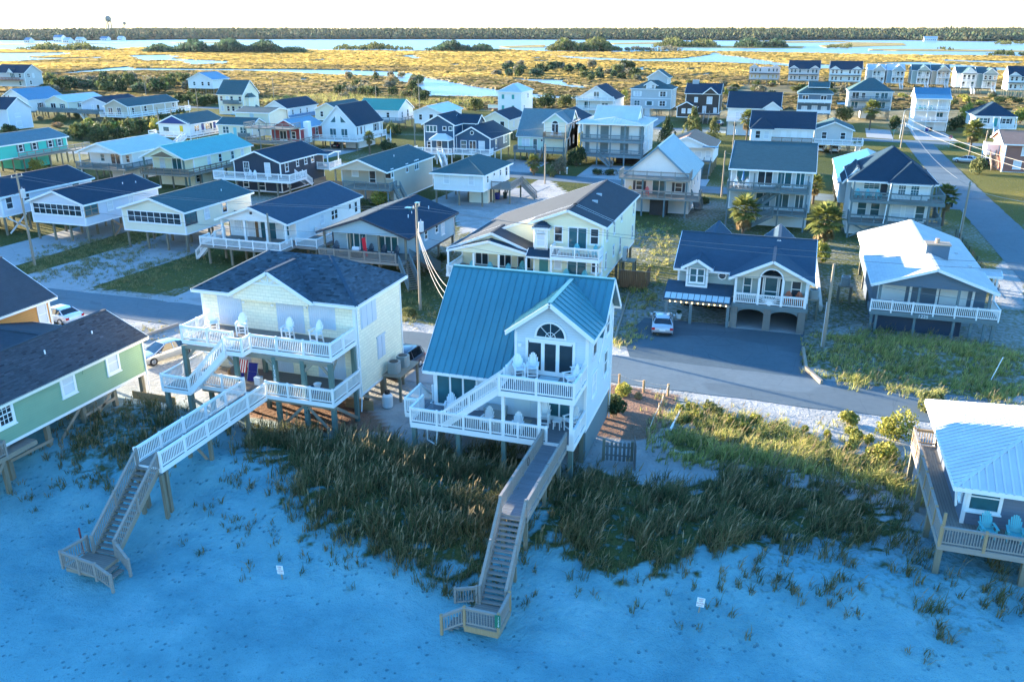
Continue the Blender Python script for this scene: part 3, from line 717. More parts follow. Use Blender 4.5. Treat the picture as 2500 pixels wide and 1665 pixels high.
def shingle_field(parent, quad, m, tab=.33, row=.155, lift=.012, jitter=.12, name='shingles'):
    """real overlapping shingle tabs over a planar roof polygon; eave edge is quad[0]-quad[1]"""
    q = [Vector(p) for p in quad]; ax = (q[1]-q[0]).normalized(); nrm = ax.cross(q[2]-q[0]).normalized(); nrm = nrm if nrm.z > 0 else -nrm
    up = nrm.cross(ax); up = up if up.z > 0 else -up; o = q[0]
    P2 = [((p-o).dot(ax), (p-o).dot(up)) for p in q]
    xs_ = [p[0] for p in P2]; ys_ = [p[1] for p in P2]; nr = int((max(ys_)-min(ys_))/row); vs_ = []; fs_ = []; cs_ = []
    for j in range(nr):
        y = min(ys_)+j*row; x = min(xs_)-tab*random.random()
        while x < max(xs_):
            t = tab*random.choice((.7, 1, 1.3)); cx_, cy_ = x+t/2, y+row*.5
            if inpoly(P2, np.array([cx_]), np.array([cy_]))[0] and inpoly(P2, np.array([x+.02]), np.array([cy_]))[0] and inpoly(P2, np.array([x+t-.02]), np.array([cy_]))[0]:
                k = len(vs_); l0 = lift*random.uniform(.8, 2.0); l1 = .003
                for (px_, py_, lz) in ((x, y, 0), (x+t-.012, y, 0), (x+t-.012, y, l0), (x, y, l0), (x, y+row*1.05, l1), (x+t-.012, y+row*1.05, l1)): vs_.append(o+ax*px_+up*py_+nrm*lz)
                fs_ += [(k, k+1, k+2, k+3), (k+3, k+2, k+5, k+4)]; f = random.gauss(1, .22); cs_ += [(max(.35, f),)*3]*6
            x += t
    return stuff(put(name, colmesh(name, vs_, fs_, np.array(cs_), m), parent))
def shingle_mat(name, c):
    if name in MATS: return MATS[name]
    m, nt, n, b = _nt(name); a = N(nt, 'ShaderNodeVertexColor', layer_name='col')
    f = noise(nt, .5, 5); col = mixc(nt, f, tone(c, .8), tone(c, 1.2)); col = mixc(nt, 1.0, col, a.outputs[0], 'MULTIPLY')
    col = mixc(nt, math_(nt, 'MULTIPLY', noise(nt, 40, 2), .4), col, tone(c, .5))
    L(nt, col, b.inputs['Base Color']); b.inputs['Roughness'].default_value = .9; b.inputs['Specular IOR Level'].default_value = .08; MATS[name] = m; return m
def text(parent, s_, size, loc, rot, m, name='lettering', ext=.01):
    c = bpy.data.curves.new('t', 'FONT'); c.body = s_; c.size = size; c.extrude = ext; c.align_x = 'CENTER'; c.align_y = 'CENTER'; c.space_line = .95
    o = bpy.data.objects.new('t', c); COL.objects.link(o); me = bpy.data.meshes.new_from_object(o); bpy.data.objects.remove(o)
    me.materials.clear(); me.materials.append(m); return put(name, me, parent, loc, rot)
# ---------------------------------------------------------------- chairs
def make_chair(m, tall, name, label, group=None):
    """slatted armchair with a fan back; tall = counter height with long legs and foot rail"""
    z = .72 if tall else .36; t = thing(name, label, 'chair', (0, 0, 0), 0, group)
    key = (m.name, tall)
    def seat():
        g = MB()
        for i in range(5): g.box(-.27, .27, -.28+i*.115, -.18+i*.115, z-.01-i*.012, z+.015-i*.012)
        return g.mesh('seat', m)
    def back():
        g = MB()
        for i in range(-3, 4):
            h = .78-.035*i*i; g.beam((i*.072, .24, z-.02), (i*.088, .24+.24, z+h), .068, .022, (0, 1, 0))
        g.box(-.25, .25, .30, .33, z+.16, z+.22); return g.mesh('backrest', m)
    def arm(): return MB().box(-.06, .06, -.36, .34, z+.215, z+.24).mesh('arm', m)
    def leg(k): return (MB().beam((0, -.25, 0), (0, -.27, z+.22), .09, .045) if k else MB().beam((0, .38, 0), (0, .20, z+.12), .09, .045)).mesh('leg', m)
    def bar():
        g = MB()
        if tall: g.box(-.28, .28, -.27, -.24, .25, .32); g.box(-.28, .28, .27, .30, .28, .34)
        for x in (-.28, .28): g.beam((x, -.27, z-.05), (x, .33, z-.07), .03, .1)
        return g.mesh('stretcher', m)
    put('seat', cached((key, 's'), seat), t); put('backrest', cached((key, 'b'), back), t); put('stretcher', cached((key, 'st'), bar), t)
    for x in (-.32, .32): put('arm', cached((key, 'a'), arm), t, (x, 0, 0))
    for x in (-.29, .29):
        put('leg', cached((key, 'l0'), lambda: leg(0)), t, (x, 0, 0)); put('leg', cached((key, 'l1'), lambda: leg(1)), t, (x, 0, 0))
    return t
CHAIRS = {}
def chair(kind, loc, rz, label, group):
    mats = {'white': plain('white plastic', (.8, .8, .8), .4, .04), 'teal': plain('aqua plastic', (.10, .42, .45), .45, .06), 'orange': plain('orange plastic', (.55, .13, .04), .45, .06), 'yellow': plain('yellow plastic', (.7, .45, .06), .45, .06), 'red': plain('red plastic', (.6, .05, .06), .45, .06), 'dark': plain('dark plastic', (.05, .07, .1), .45, .06)}
    c, tall = kind.split('-') if '-' in kind else (kind, '')
    if kind not in CHAIRS:
        CHAIRS[kind] = make_chair(mats[c], bool(tall), 'bar_chair' if tall else 'slatted_chair', label, group); r = CHAIRS[kind]; r.location = loc; r.rotation_euler = (0, 0, rz); return r
    return dup(CHAIRS[kind], loc, rz, label, None, group)
# ---------------------------------------------------------------- yellow shake house with white decks (number 1230)
SH1 = shingle('blue-black shingles', (.038, .066, .095)); SHM = shingle_mat('blue-black shingle tabs', (.05, .085, .12))
STORM = plain('storm panels', (.56, .61, .68), .45, .05)
h = House('yellow_house', 'cream yellow shake-sided two-storey house on stilts with white decks and storm shutters', -38.2, 46.9)
h.wall(0, 12, 0, 7.0, 1.7, 8.45, CREAM)
rf = h.hip(0, 12, 0, 7.0, 8.45, 10.35, .42, SH1)
X0, X1, Y0, Y1 = -.42, 12.42, -.42, 7.42; zo = 8.45-1.9/3.5*.42; A = (3.5, 3.5, 10.35); B = (8.5, 3.5, 10.35)
off = Vector((0, 0, .135))
for q in ([(X0,Y0,zo),(X1,Y0,zo),B,A], [(X1,Y0,zo),(X1,Y1,zo),B], [(X0,Y1,zo),(X0,Y0,zo),A]): shingle_field(rf, [Vector(p)+off for p in q], SHM)
g = h.gable(3.05, 8.85, 0, 2.6, 8.42, 10.05, 'y', .35, .62, SH1, CREAM, ends='f')
for q in ([(2.7,-.6,8.24),(2.7,3.0,8.24),(5.95,3.2,10.05),(5.95,-.6,10.05)], [(9.2,3.0,8.24),(9.2,-.6,8.24),(5.95,-.6,10.05),(5.95,3.2,10.05)]): shingle_field(g, [Vector(p)+off for p in q], SHM)
h.box('gable_wall', 3.05, 8.85, -.5, -.004, 8.02, 8.415, CREAM); MB().prism([(3.05, 8.42), (8.85, 8.42), (5.95, 10.0)], 1, -.502, -.13).obj('gable_wall', CREAM, h.r)
t = MB(); y = -.53
t.beam((4.7, y, 9.28), (7.2, y, 9.28), .06, .12); t.beam((5.95, y, 9.3), (5.95, y, 9.95), .06, .1, (0, 1, 0))
for k in (-1, 1): t.beam((5.95, y, 9.3), (5.95+k*.62, y, 9.68), .06, .08, (0, 1, 0)); t.beam((5.95+k*.1, y, 9.32), (5.95+k*.55, y, 9.52), .05, .06, (0, 1, 0))
t.obj('gable_truss', WHITE, h.r)
for a, w_, z_, hh in ((2.3, 1.95, 5.85, 2.2), (7.1, 2.1, 5.85, 2.15), (9.55, 2.0, 6.35, 1.65)): h.panel('f', -.0, a, z_, w_, hh, STORM)
for a, w_ in ((2.6, 1.9), (6.1, 1.7), (10.0, 2.1)): h.panel('f', 0, a, 2.8, w_, 2.0, STORM)
for a, z_, w_, hh in ((1.9, 6.3, 2.3, 1.75), (3.5, 3.3, 1.2, 1.6)): h.panel('r', 12, a, z_, w_, hh, STORM, rib=.6)
h.pipe([(12.06, 6.9, 8.3), (12.06, 6.9, 1.8)]); h.pipe([(12.06, .2, 8.3), (12.06, .2, 1.9), (12.1, -.1, .6)])
for x_, z_ in ((.1, 8.1), (11.7, 8.1), (3.5, 7.6), (5.8, 7.6), (8.35, 7.7)): MB().box(x_-.1, x_+.1, -.14, 0, z_, z_+.12).obj('wall_lamp', DARK if z_ > 8 else WHITE, h.r)
DK2, DK1 = 5.75, 2.75
h.deck(.7, 11.95, -3.3, 0, DK2, GREYW); h.deck(4.75, 6.05, -4.25, -3.3, DK2-.004, GREYW, name='landing')
h.rail([(.7, 0, DK2), (.7, -3.3, DK2), (4.75, -3.3, DK2)]); h.rail([(4.75, -4.25, DK2), (6.05, -4.25, DK2), (6.05, -3.3, DK2), (11.95, -3.3, DK2), (11.95, 0, DK2)])
h.deck(2.0, 12.1, -3.7, 0, DK1, GREYW); h.deck(-.15, 2.0, -4.85, -.4, DK1-.004, GREYW, name='landing')
h.rail([(2.0, -3.7, DK1), (5.5, -3.7, DK1)]); h.rail([(7.15, -3.7, DK1), (12.1, -3.7, DK1), (12.1, 0, DK1)])
h.rail([(2.0, -4.85, DK1), (-.15, -4.85, DK1), (-.15, -.4, DK1), (.6, -.4, DK1)])
h.stairs((4.75, -3.95, DK2-.05), (1.95, -4.3, DK1), 1.05, WHITE, WHITE, True, WHITE)
# the pilings carrying the decks, and their braces
h.piles((.9, 4.9, 7.85, 9.95, 11.95), (-3.45,), -.3, 5.4, TEALP, .28)
h.piles((.9, 4.9, 7.9, 11.9), (-.35,), -.3, 5.4, TEALP, .26); h.piles((0.05, 1.9), (-4.7, -2.6), -.4, 2.5, TEALP, .26)
for x_ in (.5, 3.2, 6, 8.8, 11.6): h.piles((x_,), (1.6, 4.2, 6.7), -.2, 1.75, PILE, .28)
for a, b_ in (((.9,-3.45,4.4),(1.9,-3.45,5.4)), ((7.85,-3.5,4.6),(7.0,-3.5,5.4)), ((9.95,-3.5,4.6),(10.8,-3.5,5.4)), ((11.95,-3.5,4.5),(11.1,-3.5,5.4)), ((11.95,-3.5,4.5),(11.95,-2.6,5.4)), ((4.9,-3.5,4.4),(4.0,-3.5,5.3)), ((9.95,-3.5,2.3),(11.9,-3.5,.4)), ((7.9,-3.5,.4),(9.9,-3.5,2.3)), ((12,-3.3,2.3),(12,-.5,.3)), ((12,.2,1.7),(12,3.0,.2)), ((1.9,-4.7,2.2),(3.4,-3.6,.5))): h.brace(a, b_)
MB().box(.9, 12, -3.55, -3.35, 5.2, 5.45).obj('beam', TIMBER, h.r); MB().box(2, 12.1, -3.6, -3.4, 2.25, 2.48).obj('beam', TIMBER, h.r)
for i, ch in enumerate('1230'): text(h.r, ch, .34, (7.85, -3.6, 4.75-.3*i), (R(90), 0, 0), WHITE, 'house_number')
# wooden apron under the house
for z_ in (.0, .25, .5): h.box('apron_board', -1.6, 8.4, 2.3, 2.36, z_, z_+.235, wood('tan timber', (.42, .30, .16), 0))
for z_ in (.0, .25, .5): h.box('apron_board', 10.0, 12.2, 1.4, 1.46, z_, z_+.235, wood('tan timber', (.42, .30, .16), 0))
for i, (x_, y_, rz, lb) in enumerate(((1.9, -1.5, .9, 'white bar-height slatted chair at the far left of the yellow house upper deck'), (4.1, -1.4, .35, 'white bar-height slatted chair by the left storm shutter of the yellow house'), (7.6, -1.3, .1, 'white bar-height slatted chair third from left on the yellow house upper deck'), (9.7, -1.2, -.15, 'white bar-height slatted chair at the right end of the yellow house upper deck'))):
    chair('white-tall', (-38.2+x_, 46.9+y_, DK2+.003), rz, lb, 'bar chairs on the yellow house')
# walkway and beach stair of the yellow house
k = House('white_boardwalk', 'white-railed boardwalk ending in a weathered wooden stair to the beach from the yellow house', -32.7, 33.0, 0, 'boardwalk')
k.deck(0, 1.65, 0, 10.15, 2.62, GREYW, WHITE); k.rail([(0, 0, 2.62), (0, 10.2, 2.62)]); k.rail([(1.65, 0, 2.62), (1.65, 10.2, 2.62)])
k.piles((0.05, 1.6), (.3, 4.2, 8.0), -1.2, 2.35, PILE, .2); k.brace((.05, 4.2, 2.2), (1.6, 4.2, .6))
k.stairs((.8, 0, 2.6), (.95, -4.1, -.42), 1.4, GREYW, TIMBER, True, RAILW, post=.12); k.piles((.1, 1.7), (-.15,), -1.5, 2.3, PILE, .2)
k.deck(-.1, 1.75, -5.6, -4.1, -.45, GREYW, TIMBER, .2, 'landing')
k.rail([(-.1, -4.1, -.45), (-.35, -5.6, -.45), (1.9, -5.75, -.6), (2.9, -5.85, -1.0)], .9, RAILW, sp=1.4); k.rail([(1.75, -4.1, -.45), (2.9, -4.6, -.9)], .9, RAILW)
for i, z_ in enumerate((-.6, -.78)): k.box('step', 1.8+i*.3, 2.12+i*.3, -5.6, -4.5, z_-.05, z_, GREYW)
tag(MB().cyl((-33.2, 28.9, -.7), (-33.25, 28.95, .85), .045, None, 8).obj('marker_post', plain('red-brown post', (.22, .05, .05), .7)), 'thin dark red marker post beside the lower landing of the white boardwalk', 'post')
# ---------------------------------------------------------------- blue house with teal metal roof
TEALROOF = metal('teal sheet metal', (.05, .21, .265), .42); PALE = siding('pale blue siding', (.58, .66, .72), .16)
h = House('blue_house', 'pale blue two-storey beach house with teal standing-seam metal roof and white balconies', -20.4, 45.2)
zl, zr = 5.45, 10.4; yr = 5.2; yb = 7.2; zb = 8.35
h.wall(.5, 10.4, 0, yb, 2.35, zl, PALE)
h.box('wall', 5.9, 10.4, 0.004, yb-.004, zl, 8.349, PALE)
g = MB(); g.prism([(0.1, zl-.02), (yb, zl-.02), (yb, zb), (yr, zr-.05), (.1, zl+.1)], 0, .55, .7); g.prism([(0.1, zl-.02), (yb, zl-.02), (yb, zb), (yr, zr-.05), (.1, zl+.1)], 0, 10.25, 10.39); g.obj('gable_wall', PALE, h.r)
h.box('wall', .7, 10.25, 4.2, yb-.003, zl, 8.2, PALE)
# roof panels, each its own sheet with a raised seam
roof = MB(); sl = (zr-zl)/(yr+.0); ye = -.45; zee = zl-sl*.45+.12
roof.beam((-.05, yr, zr+.17), (10.85, yr, zr+.17), .34, .06); rf = roof.obj('roof', TEALROOF, h.r)
def pan(x0, x1, y0, z0, y1, z1, nm='roof_panel', par=None):
    n_ = Vector((0, -(z1-z0), y1-y0)).normalized(); mb = MB(); q = [Vector((x0+.004, y0, z0)), Vector((x1-.004, y0, z0)), Vector((x1-.004, y1, z1)), Vector((x0+.004, y1, z1))]; mb.slab(q, .06)
    mb.beam(q[0]+n_*.08, q[3]+n_*.08, .03, .06); return mb.obj(nm, TEALROOF, par)
npan = 24; x = -.05; wpan = 10.9/npan
for i in range(npan):
    xa = -.05+i*wpan; xb = xa+wpan
    if xa < 5.45: y0, z0 = ye, zee
    else: y0, z0 = 2.2, zl+sl*2.2+.12
    pan(xa, xb, y0, z0, yr, zr+.12, par=rf); pan(xa, xb, yb+.45, zb-(zr-zb)/(yb-yr)*.45+.12, yr, zr+.12, par=rf)
f = MB(); f.beam((-.06, ye-.02, zee-.03), (5.5, ye-.02, zee-.03), .05, .2); f.beam((-.07, ye, zee-.02), (-.07, yr, zr+.08), .05, .22); f.beam((10.87, 1.0, zl+sl*1.0+.1), (10.87, yr, zr+.08), .05, .22)
f.beam((10.87, yb+.45, 8.0), (10.87, yr, zr+.08), .05, .22); f.beam((-.06, yb+.47, 7.95), (10.88, yb+.47, 7.95), .05, .2); f.obj('fascia', WHITE, rf)
# gabled dormer over the upper balcony
dr = 8.15; za = 10.3; ze_ = 8.62; sd = (za-ze_)/(dr-5.9)
g = MB().prism([(5.9, 8.34), (10.4, 8.34), (10.4, ze_-.02), (dr, za-.05), (5.9, ze_-.02)], 1, 0, .14).obj('gable_wall', PALE, h.r)
dro = MB().beam((dr, -.5, za+.15), (dr, yr, za+.15), .26, .06).obj('dormer_roof', TEALROOF, h.r)
nd = 9; dy = (yr+.5)/nd
for sgn in (-1, 1):
    ex = 5.9-.42 if sgn < 0 else 10.4+.45; ez = ze_-sd*.42
    for i in range(nd):
        ya = -.5+i*dy; yb2 = ya+dy
        # clip each sheet where it runs into the main roof
        def lim(yy):
            zmain = zl+sl*yy+.15
            t_ = min(1, max(0, (zmain-ez)/(za+.02-ez))) if zmain > ez else 0
            return t_
        a0, a1 = lim(ya), lim(yb2); mb = MB()
        P_ = lambda t_, yy: Vector((ex+(dr-ex)*t_, yy, ez+(za-ez)*t_+.06))
        q = [P_(a0, ya+.003), P_(min(a1, .999), yb2-.003), P_(1, yb2-.003), P_(1, ya+.003)]
        if a0 > .97: continue
        mb.slab(q, .05); n_ = Vector((-(za-ez)*sgn*-1, 0, abs(dr-ex))).normalized(); mb.beam(q[0]+Vector((0, 0, .09)), q[3]+Vector((0, 0, .09)), .03, .06); mb.obj('roof_panel', TEALROOF, dro)
f = MB()
for ex in (5.48, 10.85): f.beam((ex, -.53, ze_-sd*.42+.06), (dr, -.53, za+.04), .05, .24)
f.beam((10.87, -.5, ze_-.3), (10.87, 3.0, ze_-.3), .05, .2); f.beam((5.46, -.5, ze_-.33), (5.46, 2.0, ze_-.33), .05, .18); f.obj('fascia', WHITE, dro)
t = MB(); t.box(5.88, 6.05, -.03, .05, 5.7, 8.35); t.box(10.26, 10.43, -.03, .1, 2.4, 8.35); t.box(.48, .65, -.03, .05, 2.4, 5.3); t.box(10.3, 10.43, yb-.15, yb+.03, 2.3, 8.3); t.obj('corner_trim', WHITE, h.r)
# half-round window
aw = MB(); nn = 16; cx_, cz_, r0, r1 = 8.12, 8.18, .86, .98
for i in range(nn):
    a0, a1 = math.pi*i/nn, math.pi*(i+1)/nn
    aw.add([(cx_+r*math.cos(a), yy, cz_+r*math.sin(a)) for yy in (-.07, .01) for a in (a0, a1) for r in (r0, r1)], [(0,1,3,2), (4,6,7,5), (0,4,5,1), (2,3,7,6), (0,2,6,4), (1,5,7,3)])
for a in (45, 90, 135): aw.beam((cx_, -.04, cz_), (cx_+r0*math.cos(R(a)), -.04, cz_+r0*math.sin(R(a))), .03, .04, (0, 1, 0))
for i in range(8):
    a0, a1 = math.pi*i/8, math.pi*(i+1)/8; aw.beam((cx_+.3*math.cos(a0), -.04, cz_+.3*math.sin(a0)), (cx_+.3*math.cos(a1), -.04, cz_+.3*math.sin(a1)), .03, .04, (0, 1, 0))
aw.box(cx_-1.0, cx_+1.0, -.07, .01, cz_-.1, cz_); o = aw.obj('arched_window', WHITE, h.r)
MB().prism([(cx_+r0*math.cos(math.pi*i/nn), cz_+r0*math.sin(math.pi*i/nn)) for i in range(nn+1)], 1, -.02, .01).obj('pane', GLASS, o)
h.win('f', 0, 8.12, 5.82, 2.75, 2.05, 'french', fw=.16, name='french_doors')
h.win('f', 0, 2.05, 2.9, 2.6, 2.15, 'three', fw=.12, name='sliding_door'); h.win('f', 0, 8.75, 3.1, 1.5, .85, 'slide')
o = h.panel('f', 0, 6.4, 2.8, 1.05, 2.0, plain('pale door', (.6, .66, .68), .5), 'door', 0)
for y_, z_, w_, hh in ((1.8, 6.7, .9, 1.4), (5.65, 6.8, .8, 1.2), (2.0, 4.0, .9, 1.4), (5.3, 4.1, .9, 1.5)): h.win('r', 10.4, y_, z_, w_, hh, 'sash', fw=.13)
MB().box(6.15, 6.35, -.2, 0, 7.45, 7.65).obj('wall_lamp', WHITE, h.r); h.pipe([(10.46, yb-.1, 8.2), (10.46, yb-.1, .1)], .05)
D2, D1 = 5.72, 2.78
h.deck(5.9, 10.36, -3.05, 0, D2, COMPO, WHITE, .34); h.rail([(5.9, -1.6, D2), (5.9, 0, D2)], .95); h.rail([(5.95, -3.05, D2), (10.36, -3.05, D2), (10.36, 0, D2)], .97, bal=.12)
h.deck(.15, 10.36, -2.9, 0, D1, COMPO, WHITE, .34); h.rail([(.15, -1.0, D1), (.15, -2.9, D1), (8.75, -2.9, D1)], .95, bal=.12); h.rail([(10.36, -2.9, D1), (10.36, 0, D1)], .95, bal=.12)
h.deck(-.75, .15, -1.7, .5, D1-.004, COMPO, WHITE, .3, 'landing'); h.rail([(.15, -1.7, D1), (-.75, -1.7, D1), (-.75, .5, D1)], .95); h.stairs((-.3, .6, D1), (-.3, 3.9, .1), .85, GREYW, TIMBER, True, WHITE)
h.stairs((5.85, -2.45, D2-.03), (2.2, -2.35, D1), 1.0, WHITE, WHITE, True, WHITE)
h.piles((6.1, 8.3, 10.2), (-2.85,), 2.6, 5.5, WHITE, .18, name='porch_post'); h.piles((.3, 3.2, 6.1, 8.4, 10.2), (-2.75,), -.3, 2.5, TEALP, .26)
for x_ in (.8, 4, 7.2, 10.15): h.piles((x_,), (.3, 3.6, 7.0), -.2, 2.35, PILE, .26)
MB().box(10.15, 10.39, .2, 7.0, .25, 2.35).obj('lattice_wall', BLUEW, h.r)
h.pipe([(.9, -2.2, 2.4), (.9, -2.2, 1.35), (1.6, -2.5, 1.25), (1.7, -2.5, 2.2)], .05)
gx, gy = -20.4, 45.2
for kind, x_, y_, z_, rz, lb in (('white-tall', 6.55, -1.2, D2, .5, 'white bar-height chair on the blue house balcony, left of its railing corner'), ('white-tall', 7.25, -.75, D2, .25, 'white bar-height chair beside the french doors of the blue house balcony'), ('white-tall', 9.95, -.7, D2, -1.1, 'white bar-height chair at the back right corner of the blue house balcony'), ('white-tall', 9.75, -1.6, D2, -.9, 'white bar-height chair at the front right of the blue house balcony'),
        ('white', 1.9, -.8, D1, .2, 'white slatted chair in front of the sliding door on the blue house lower deck'), ('white', 4.75, -2.0, D1, -.1, 'white slatted chair left of the middle on the blue house lower deck by the railing'), ('white', 6.75, -2.2, D1, .1, 'white slatted chair right of the middle on the blue house lower deck by the railing'), ('white-tall', 8.05, -.9, D1, .1, 'white bar-height chair under the balcony of the blue house beside a post'), ('white-tall', 9.75, -1.1, D1, -.7, 'white bar-height chair at the right end of the blue house lower deck')):
    chair(kind, (gx+x_, gy+y_, z_+.003), rz, lb, 'white chairs on the blue house')
t = thing('side_table', 'small white slatted side table between chairs on the blue house lower deck', 'table', (gx+8.9, gy-1.0, D1+.003))
MB().box(-.25, .25, -.25, .25, .5, .54).obj('table_top', WHITE, t)
for a in (-1, 1):
    for b_ in (-1, 1): MB().beam((a*.2, b_*.2, 0), (a*.18, b_*.18, .5), .05).obj('leg', WHITE, t)
t = thing('deck_box', 'grey storage box with lid against the wall of the blue house lower deck', 'storage box', (gx+4.8, gy-.5, D1+.003)); MB().box(-.65, .65, -.35, .35, 0, .55).obj('body', plain('grey resin', (.35, .38, .38), .6), t); MB().box(-.68, .68, -.38, .38, .555, .62).obj('lid', plain('grey resin', (.35, .38, .38), .6), t)
for x_, y_, c_, lb, sx in ((6.6, -.75, (.30, .27, .22), 'tan doormat in front of the lower door of the blue house', .55), (8.2, -.55, (.45, .55, .58), 'pale doormat in front of the french doors on the balcony', .6)):
    tag(MB().box(gx+x_-sx, gx+x_+sx, gy+y_-.35, gy+y_+.35, (D1 if x_ < 7 else D2)+.002, (D1 if x_ < 7 else D2)+.018).obj('doormat', plain('mat %s' % lb[:3], c_, .95)), lb, 'doormat')
# walkway and beach stair of the blue house
k = House('grey_boardwalk', 'weathered grey boardwalk and stair running down to the beach from the blue house', -11.85, 34.5, 0, 'boardwalk')
k.deck(0, 1.4, 0, 7.85, 2.6, COMPO, RAILW, .3); k.rail([(0, 0, 2.6), (0, 7.8, 2.6)], .92, RAILW, bal=.12, post=.1); k.rail([(1.4, 0, 2.6), (1.4, 7.8, 2.6)], .92, RAILW, bal=.12, post=.1)
k.piles((.1, 1.3), (.2, 3.6, 6.6), -1.2, 2.3, PILE, .2)
k.stairs((.7, 0, 2.58), (.75, -3.3, -.4), 1.3, RAILW, RAILW, True, RAILW, post=.11); k.piles((.1, 1.35), (-1.7,), -1.5, .8, PILE, .14)
k.deck(-.05, 1.6, -4.95, -3.3, -.42, GREYW, TIMBER, .3, 'landing')
TANW = wood('new tan timber', (.40, .27, .15), 2)
k.rail([(1.6, -3.3, -.42), (1.6, -4.95, -.42), (-.05, -4.95, -.42), (-1.1, -5.2, -.95)], .95, RAILW, sp=1.7, pm=TANW); k.rail([(-.05, -3.3, -.42), (-1.2, -3.2, -.85)], .9, RAILW)
k.box('kick_board', -.05, 1.6, -5.02, -4.96, -.75, -.45, TANW)
for i, z_ in enumerate((-.6, -.78, -.95)): k.box('step', -.4-i*.3, -.08-i*.3, -4.9, -3.4, z_-.05, z_, GREYW)
MB().box(1.47, 1.73, -5.09, -5.03, -.1, .55).obj('number_plate', plain('green plate', (.02, .17, .10), .5), k.r)
for i, ch in enumerate('1228'): text(k.r, ch, .15, (1.65, -5.1, .47-.15*i), (R(90), 0, 0), WHITE, 'house_number', .004)
hs = MB()
for i in range(26):
    a0 = i*.7; hs.cyl((.05, 4.5+.17*math.cos(a0), 3.1+.26*math.sin(a0)-.02*(i % 3)), (.05, 4.5+.17*math.cos(a0+.7), 3.1+.26*math.sin(a0+.7)), .018, None, 5)
tag(hs.obj('garden_hose', plain('black rubber', (.015, .015, .017), .5), None, (-11.78, 34.5, .1)), 'coiled black garden hose hanging on the grey boardwalk railing', 'hose')
# ---------------------------------------------------------------- slate-blue house bottom right with white metal hip roof
WMETAL = metal('white ribbed metal', (.55, .58, .59), .45); SLATE = siding('slate blue siding', (.13, .165, .22), .2)
h = House('slate_house', 'slate blue house with white corrugated metal hip roof and wooden wraparound deck', 10.0, 40.9)
h.wall(0, 12, 0, 9.2, 2.3, 4.9, SLATE, WHITE); h.hip(0, 12, 0, 9.2, 4.95, 7.1, .7, WMETAL, seam=.36)
h.deck(-1.25, 12, -2.3, 8.5, 2.45, GREYWY, RAILW, .3); h.rail([(-1.25, 8.5, 2.45), (-1.25, -2.3, 2.45), (12, -2.3, 2.45)], .95, RAILW, bal=.12, pm=TANW, post=.13); h.rail([(0, 8.5, 2.45), (-1.25, 8.5, 2.45)], .95, TANW)
h.piles((-1.15, 2.5, 6, 9.5), (-2.15,), -.6, 2.2, PILE, .26); h.piles((-1.15,), (1.2, 4.6, 8.2), -.4, 2.2, PILE, .26); h.piles((.6, 4, 8, 11.6), (.6, 4.5, 8.6), -.2, 2.3, PILE, .28)
h.win('f', 0, .85, 3.35, 1.25, 1.35, 'sash', fw=.15, pane=GLASS2); h.win('f', 0, 4.2, 2.6, 1.7, 2.0, 'slide', fw=.14, pane=GLASS2); h.win('l', 0, 1.1, 3.4, .9, 1.2, 'sash'); h.win('l', 0, 7.2, 3.2, .9, 1.4, 'sash')
h.piles((-1.2,), (-2.25,), 2.4, 4.1, TANW, .12, name='tall_post')
t = MB(); t.beam((-.35, -.05, 3.4), (-.6, -.4, 4.8), .06, .14); t.obj('eave_bracket', WHITE, h.r)
for x_, rz, lb in ((1.0, .15, 'aqua slatted chair under the window of the slate house, left one'), (2.15, -.1, 'aqua slatted chair beside the other aqua chair, right one nearer the door')): chair('teal', (10+x_, 40.9-.95, 2.453), rz, lb, 'aqua chairs on the slate house')
# ---------------------------------------------------------------- green house at left and orange house behind it
GREEN = siding('sage green siding', (.22, .36, .235), .16); SHB = shingle('charcoal brown shingles', (.05, .06, .072)); SHBM = shingle_mat('charcoal tabs', (.062, .072, .088))
h = House('green_house', 'sage green single-storey stilt house with white windows at the left edge', -48.6, 29.5)
h.wall(0, 6.3, 0, 15.6, 2.2, 4.85, GREEN); rf = h.gable(0, 6.3, 0, 15.6, 4.85, 6.35, 'y', .3, .3, SHB, GREEN, plain('cream trim', (.78, .74, .62), .5))
sl_ = 1.5/3.15
shingle_field(rf, [Vector(p)+off for p in ((6.6,-.3,4.85-sl_*.3),(6.6,15.9,4.85-sl_*.3),(3.15,15.9,6.35),(3.15,-.3,6.35))], SHBM)
for y_ in (3.95, 8.7, 12.6): h.win('r', 6.3, y_-.0, 3.45, .85, 1.2, 'sash' if y_ > 4 else 'grid', fw=.18, pane=BLIND if y_ > 4 else GLASS)
h.panel('r', 6.3, 10.5, 4.2, 1.0, .35, GREEN, 'vent', 0); h.vent(4.6, 9.0, 5.75); h.vent(4.6, 13.0, 5.7)
for y_ in (.8, 3.8, 6.8, 9.8, 12.6, 15.3): h.piles((.4, 5.95), (y_,), -.6, 2.2, PILE, .28)
for a, b_ in (((6.1, 12.4, 2.1), (6.1, 9.9, .2)), ((6.1, 9.6, 2.1), (6.1, 7.0, .1)), ((6.1, 9.8, 1.3), (6.1, 12.5, 1.4)), ((6.1, 3.8, 1.0), (6.1, 7, .9))): h.brace(a, b_)
for z_ in (-.1, .2, .5): h.box('retaining_board', 5.2, 8.9, 15.0, 15.08, z_, z_+.28, wood('tan timber', (.42, .30, .16), 0))
for z_ in (-.1, .2, .5): h.box('retaining_board', 3.2, 3.28, 10.5, 14.8, z_, z_+.28, wood('tan timber', (.42, .30, .16), 0))
h.pipe([(6.36, 15.5, 4.7), (6.36, 15.5, .3), (6.5, 15.3, .1)])
h.gable(-6.2, 1.2, 7.5, 16.6, 4.3, 5.55, 'x', .3, .1, SHB, None); h.wall(-6.2, -.02, 7.6, 16.5, 2.2, 4.25, GREEN)
